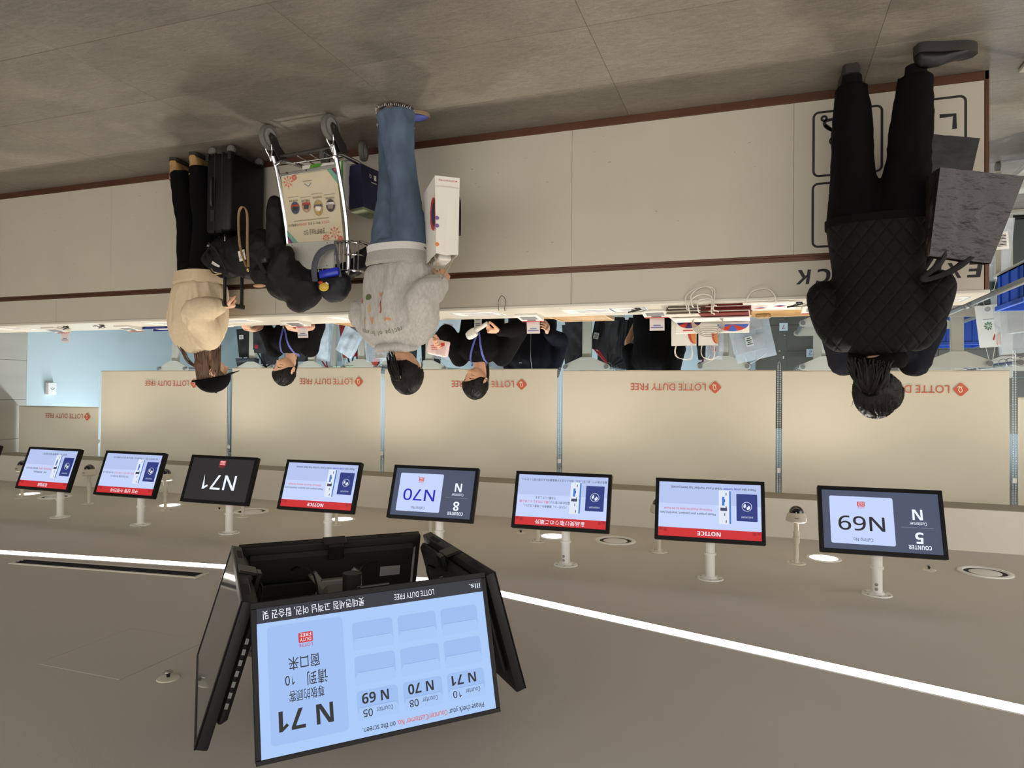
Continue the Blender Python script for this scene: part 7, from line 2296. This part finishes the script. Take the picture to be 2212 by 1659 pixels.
# bags on the rack behind the hoodie
hung('hanging_bag', 'silver film bag with red print tilted on the far rack', 4.12, 6.36, 1.235, 0.22, 0.10, 0.30, M_SILVER, 0, 30, None, None)
hung('hanging_bag', 'clear bag with tall taupe box and red lettering on far rack', 3.86, 6.30, 1.28, 0.30, 0.14, 0.48, M_CLEARF, 0, -4, None, None, [((-0.03, 0, 0.25), (0.11, 0.08, 0.40), M_TAUPE), ((0.09, 0, 0.16), (0.07, 0.07, 0.24), mat('blue_grey_card', '6f7c94', 0.7))])
hung('hanging_bag', 'pale grey bag with red strip beside the dark crate on the far rack', 4.78, 6.92, 1.25, 0.16, 0.09, 0.44, M_SILVER, 0, 4, M_REDB, None)
hung('hanging_bag', 'red carrier bag hanging behind the silver film bag', 4.32, 6.66, 1.22, 0.18, 0.08, 0.42, M_REDB, 0, -6, M_STRAP)
hung('hanging_bag', 'black bag with red straps deep behind the silver film bag', 4.24, 7.0, 1.32, 0.30, 0.09, 0.46, M_BLKB, 0, 3, M_REDB)
hung('hanging_bag', 'black bag deep behind the clear bag with taupe box', 3.86, 7.0, 1.30, 0.28, 0.09, 0.46, M_BLKB, 0, -3, M_STRAP)
hung('hanging_bag', 'dark bag just left of the hoodie shoulder on the far rack', 3.66, 6.55, 1.26, 0.14, 0.09, 0.40, M_CHARB, 0, 0, M_REDB)
hung('hanging_bag', 'clear bag with big red panel between hoodie and scanning staff', 3.20, 6.92, 1.25, 0.34, 0.10, 0.46, M_CLEARF, 0, 8, None, (0.06, 0.22, 0.07, 0.09), [((0.0, 0, 0.22), (0.10, 0.04, 0.32), M_REDB), ((0.08, 0, 0.25), (0.07, 0.05, 0.2), M_WHITEPAPER)])
hung('hanging_bag', 'black framed bag seen past the hoodie ponytail', 3.50, 7.1, 1.33, 0.22, 0.10, 0.42, M_BLKB, 0, 0, M_STRAP)
# bags by the bending staff woman
hung('hanging_bag', 'black bag with pale label beside cream sweatshirt', 5.93, 6.92, 1.19, 0.20, 0.10, 0.34, M_BLKB, 0, -3, M_STRAP, (0.02, 0.1, 0.06, 0.05))
hung('hanging_bag', 'black bag with red badge left of the bending staff woman hand', 5.68, 6.90, 1.15, 0.16, 0.10, 0.30, M_CHARB, 0, 5, M_STRAP, None, [((0.0, -0.062, 0.22), (0.05, 0.01, 0.045), M_REDB)])
hung('hanging_bag', 'charcoal bag with looped straps beside the red badge bag', 5.82, 7.25, 1.27, 0.24, 0.10, 0.36, M_CHARB, 0, 3, M_STRAP, None)
hung('hanging_bag', 'rolled navy bag lying over the rail beside cream sweatshirt', 5.88, 6.90, 1.32, 0.28, 0.10, 0.11, M_NAVYB, 0, 0, None, None)
hung('hanging_bag', 'black box-shaped bag behind the bending staff woman', 5.10, 6.92, 1.25, 0.16, 0.12, 0.42, mat('dark_crate', '1c2226', 0.5), 0, 0, None, None)
t = thing('gift_tag', 'red square gift tag hanging on the far rack', 'tag', (3.864, 6.50, 1.285))
MB().tube([(0, 0, 0.03), (0, 0.0, 0.07)], 0.002, 6).build('cord', M_WCORD, t)
MB().box((0, 0, 0), (0.06, 0.003, 0.075), Matrix.Rotation(math.radians(28), 3, 'Y')).build('card', mat('red_card', 'b33a38', 0.6), t)
t = thing('size_clip', 'row of pale green hanger clips on the far rack rail', 'clip', (4.264, 6.52, 1.34))
for k in range(5):
    MB().box((-0.10 + k * 0.055, 0.0, 0.0), (0.045, 0.012, 0.04), Matrix.Rotation(math.radians(8 * (k % 3 - 1)), 3, 'Y'), bevel=0.004).build('clip', mat('pale_green_plastic', '9fc3a0', 0.5), t)
t = thing('size_clip', 'pale green strip clip above the navy roll', 'clip', (5.62, 6.88, 1.335))
MB().box((0, 0, 0), (0.16, 0.012, 0.04), Matrix.Rotation(math.radians(14), 3, 'Y'), bevel=0.004).build('clip', MATS['pale_green_plastic'], t)

# grey partition with stuck-on number sheets
t = thing('partition', 'dark grey panelled partition with two small number sheets', 'partition', (-0.30, 8.05, 0))
M_PART = mat('dark_grey_panel', '58564f', 0.6, var=0.04, vscale=3)
for k in range(7):
    z0 = 0.28 * k
    for x0, x1 in ((-2.40, -1.90), (-1.897, -1.40), (-1.397, -0.90), (-0.897, -0.36), (-0.33, 0.03), (0.033, 0.345)):
        MB().span((x0, 0, z0 + 0.002), (x1, 0.05, z0 + 0.278), bevel=0.002).build('panel', M_PART, t)
MB().span((-0.35, 0.01, 0), (-0.335, 0.06, 1.96)).build('edge_post', M_RACK, t)
for x, z, s, ch_, m in ((0.06, 0.86, 0.085, '7', M_REDE), (-0.21, 1.145, 0.085, '2', M_NOTEB)):
    k = MB().span((x - s / 2, -0.003, z - s / 2), (x + s / 2, -0.0005, z + s / 2)).build('number_sheet', mat('pale_blue_sheet', 'c3d2da', 0.7), t)
    pl = Plane((x - s / 2, -0.0035, z - s / 2), (1, 0, 0), (0, 0, 1), s, s, k)
    pl.text(ch_, 0.5, 0.22, s * 0.55, m, 'CENTER', 0.0, 0.0008)
for x, z, w, h in ((0.10, 1.12, 0.018, 0.010), (0.06, 1.19, 0.012, 0.03), (0.05, 0.95, 0.012, 0.006)):
    MB().span((x - w / 2, -0.002, z - h / 2), (x + w / 2, -0.0004, z + h / 2)).build('tape_scrap', M_WHITEPAPER, t)

# left of the counter end: crates, boxes, bags
M_BLUECR = mat('blue_crate_plastic', '1d49a8', 0.4, bump=0.03)
def crate(name, label, loc, w, d, h, ribs=3):
    t = thing(name, label, 'crate', loc, 0, 'blue plastic crates')
    mb = MB().span((-w / 2, -d / 2, 0), (w / 2, d / 2, 0.01)).span((-w / 2, -d / 2, 0), (w / 2, -d / 2 + 0.008, h)).span((-w / 2, d / 2 - 0.008, 0), (w / 2, d / 2, h)).span((-w / 2, -d / 2, 0), (-w / 2 + 0.008, d / 2, h)).span((w / 2 - 0.008, -d / 2, 0), (w / 2, d / 2, h))
    mb.build('tub', M_BLUECR, t, 30)
    MB().span((-w / 2 - 0.012, -d / 2 - 0.012, h - 0.03), (w / 2 + 0.012, -d / 2, h), bevel=0.002).span((-w / 2 - 0.012, d / 2, h - 0.03), (w / 2 + 0.012, d / 2 + 0.012, h), bevel=0.002).span((w / 2, -d / 2, h - 0.03), (w / 2 + 0.012, d / 2, h), bevel=0.002).span((-w / 2 - 0.012, -d / 2, h - 0.03), (-w / 2, d / 2, h), bevel=0.002).build('rim', M_BLUECR, t, 30)
    for k in range(ribs):
        y = -d / 2 + d * (k + 0.5) / ribs
        MB().span((w / 2, y - 0.006, 0.01), (w / 2 + 0.010, y + 0.006, h - 0.03), bevel=0.001).build('rib', M_BLUECR, t, 30)
        x = -w / 2 + w * (k + 0.5) / ribs
        MB().span((x - 0.006, -d / 2 - 0.010, 0.01), (x + 0.006, -d / 2, h - 0.03), bevel=0.001).build('rib', M_BLUECR, t, 30)
    return t
t = thing('trolley', 'grey steel trolley under the blue crate at the left picture edge', 'trolley', (-1.72, 5.25, 0))
MB().span((-0.22, -0.32, 0.765), (0.22, 0.32, 0.79), bevel=0.003).build('shelf', M_RACK, t)
MB().span((-0.22, -0.32, 0.20), (0.22, 0.32, 0.22), bevel=0.003).build('shelf', M_RACK, t)
for sx in (-1, 1):
    for sy in (-1, 1):
        MB().span((sx * 0.20 - 0.015, sy * 0.30 - 0.015, 0.06), (sx * 0.20 + 0.015, sy * 0.30 + 0.015, 0.765)).build('leg', M_RACK, t)
        MB().cyl((sx * 0.20 - 0.012, sy * 0.30, 0.03), (sx * 0.20 + 0.012, sy * 0.30, 0.03), 0.03).build('wheel', M_RUBBER, t)
crate('plastic_crate', 'blue plastic crate on the trolley at the left picture edge', (-1.70, 5.2, 0.79), 0.42, 0.5, 0.235)
for k, lab in enumerate(('bottom blue crate in the stack behind the rack', 'second blue crate from the floor in the stack behind the rack', 'third blue crate in the stack behind the rack', 'top blue crate in the stack behind the rack')):
    crate('plastic_crate', lab, (-1.63, 7.62, 0.281 * k), 0.62, 0.42, 0.278)
t = thing('gift_bag', 'small white gift bag with green emblem and orange balloon hanging from hook', 'bag', (-1.63, 6.16, 0.907))
t.rotation_euler = (0, math.radians(-2), math.radians(24))
bag_shell(0.165, 0.11, 0.315, 0.13, 0.05, 0.003, 4).build('body', M_WHITEPAPER, t, 40)
f = Plane((-0.075, -0.0545, 0), (1, 0, 0), (0, 0.10, 0.99), 0.15, 0.315, t)
for k in range(9):
    a = 2 * PI * k / 9
    f.poly('leaf_emblem', [(0.5 + 0.03 * math.cos(a), 0.50 + 0.015 * math.sin(a)), (0.5 + 0.16 * math.cos(a + .25), 0.50 + 0.085 * math.sin(a + .25)), (0.5 + 0.22 * math.cos(a), 0.50 + 0.11 * math.sin(a)), (0.5 + 0.16 * math.cos(a - .25), 0.50 + 0.085 * math.sin(a - .25))], mat('green_leaf_print', '4d7a55', 0.6), 0.0015)
f.poly('balloon_print', [(0.02, 0.98), (0.02, 0.66), (0.14, 0.64), (0.28, 0.70), (0.36, 0.82), (0.34, 0.96)], mat('red_gloss_print', 'b9402c', 0.5), 0.002)
f.poly('balloon_print', [(0.02, 0.97), (0.02, 0.68), (0.12, 0.67), (0.20, 0.76), (0.20, 0.96)], mat('orange_gloss_print', 'd08238', 0.5), 0.003)
f.rect('print_line', 0.28, 0.335, 0.72, 0.345, M_GREY, 0.002)
f.poly('emblem', [(0.5 + 0.13 * math.cos(a), 0.10 + 0.055 * math.sin(a)) for a in [2 * PI * q / 20 for q in range(20)]], mat('pale_grey_label', 'a3a39b', 0.7), 0.002)
for s in (-1, 1):
    MB().tube([(s * 0.03, -0.01, 0.305), (0.004 * s, 0, 0.452)], 0.002, 6).build('handle', M_WCORD, t)
hung('hanging_bag', 'large clear plastic bag hanging beside the small gift bag, at picture edge', -1.78, 6.02, 1.275, 0.35, 0.16, 0.48, M_CLEARF, 10, -6, None, None, [((0.02, 0, 0.2), (0.16, 0.08, 0.26), mat('pale_card', 'a9a9a4', 0.7)), ((-0.09, 0.0, 0.15), (0.07, 0.07, 0.18), MATS['blue_grey_card'])])
hung('hanging_bag', 'tall clear plastic bag hanging low by the counter end', -1.63, 6.17, 0.72, 0.31, 0.14, 0.46, M_CLEARF, 6, 3, None, None, [((0.02, 0, 0.2), (0.10, 0.06, 0.3), MATS['pale_card'])], zrail=0.97)
t = thing('storage_cabinet', 'black framed cabinet with dark glass behind the counter end', 'cabinet', (-2.02, 7.22, 0))
for z in (0.03, 0.50, 0.80):
    MB().span((-0.24, -0.1, z - 0.025), (0.24, 0.1, z + 0.025), bevel=0.003).build('shelf', M_BLACKP, t)
for sx in (-1, 1):
    MB().span((sx * 0.23 - 0.015, -0.11, 0), (sx * 0.23 + 0.015, 0.1, 0.83), bevel=0.003).build('side', M_BLACKP, t)
MB().span((-0.215, -0.105, 0.06), (0.215, -0.100, 0.78)).build('glass_door', mat('dark_glass', '3a4444', 0.1, spec=0.8), t)
t = thing('clothes_rail', 'bare steel rail running back beside the counter end', 'rail', (-1.22, 4.9, 0))
MB().cyl((0, -1.02, 1.026), (0, 1.25, 1.022), 0.0165, seg=18).build('tube', M_RAIL, t)
for y in (-0.95, 0.15, 1.2):
    MB().cyl((0, y - 0.02, 1.026), (0, y + 0.02, 1.026), 0.021, seg=18).build('collar', M_STEEL, t)
for y in (-1.0, 1.18):
    MB().cyl((0, y, 0.0), (0, y, 1.02), 0.016, seg=16).build('leg', M_RACK, t)
    MB().box((0, y, 0.01), (0.08, 0.34 if y > 0 else 0.2, 0.02), bevel=0.004).build('foot', M_RACK, t)
for k in range(4):
    MB().tube([(0.026 * math.cos(a), 0.02 + 0.012 * k, 1.020 + 0.03 * math.sin(a)) for a in [2 * PI * q / 18 for q in range(18)]], 0.0022, 6, closed=True).build('ring', M_WIRE, t)
# socket box on the storeroom wall
t = thing('wall_box', 'small white equipment box on the pale wall by the short blind', 'box', (XR - 0.001, 5.72, 1.60))
MB().span((-0.05, -0.05, -0.07), (0, 0.05, 0.07), bevel=0.004).build('case', M_WHITE, t)
MB().tube([(-0.051, 0.02 * math.cos(a), -0.01 + 0.02 * math.sin(a)) for a in [PI * q / 10 for q in range(11)]], 0.003, 6).build('emblem', M_GREY, t)
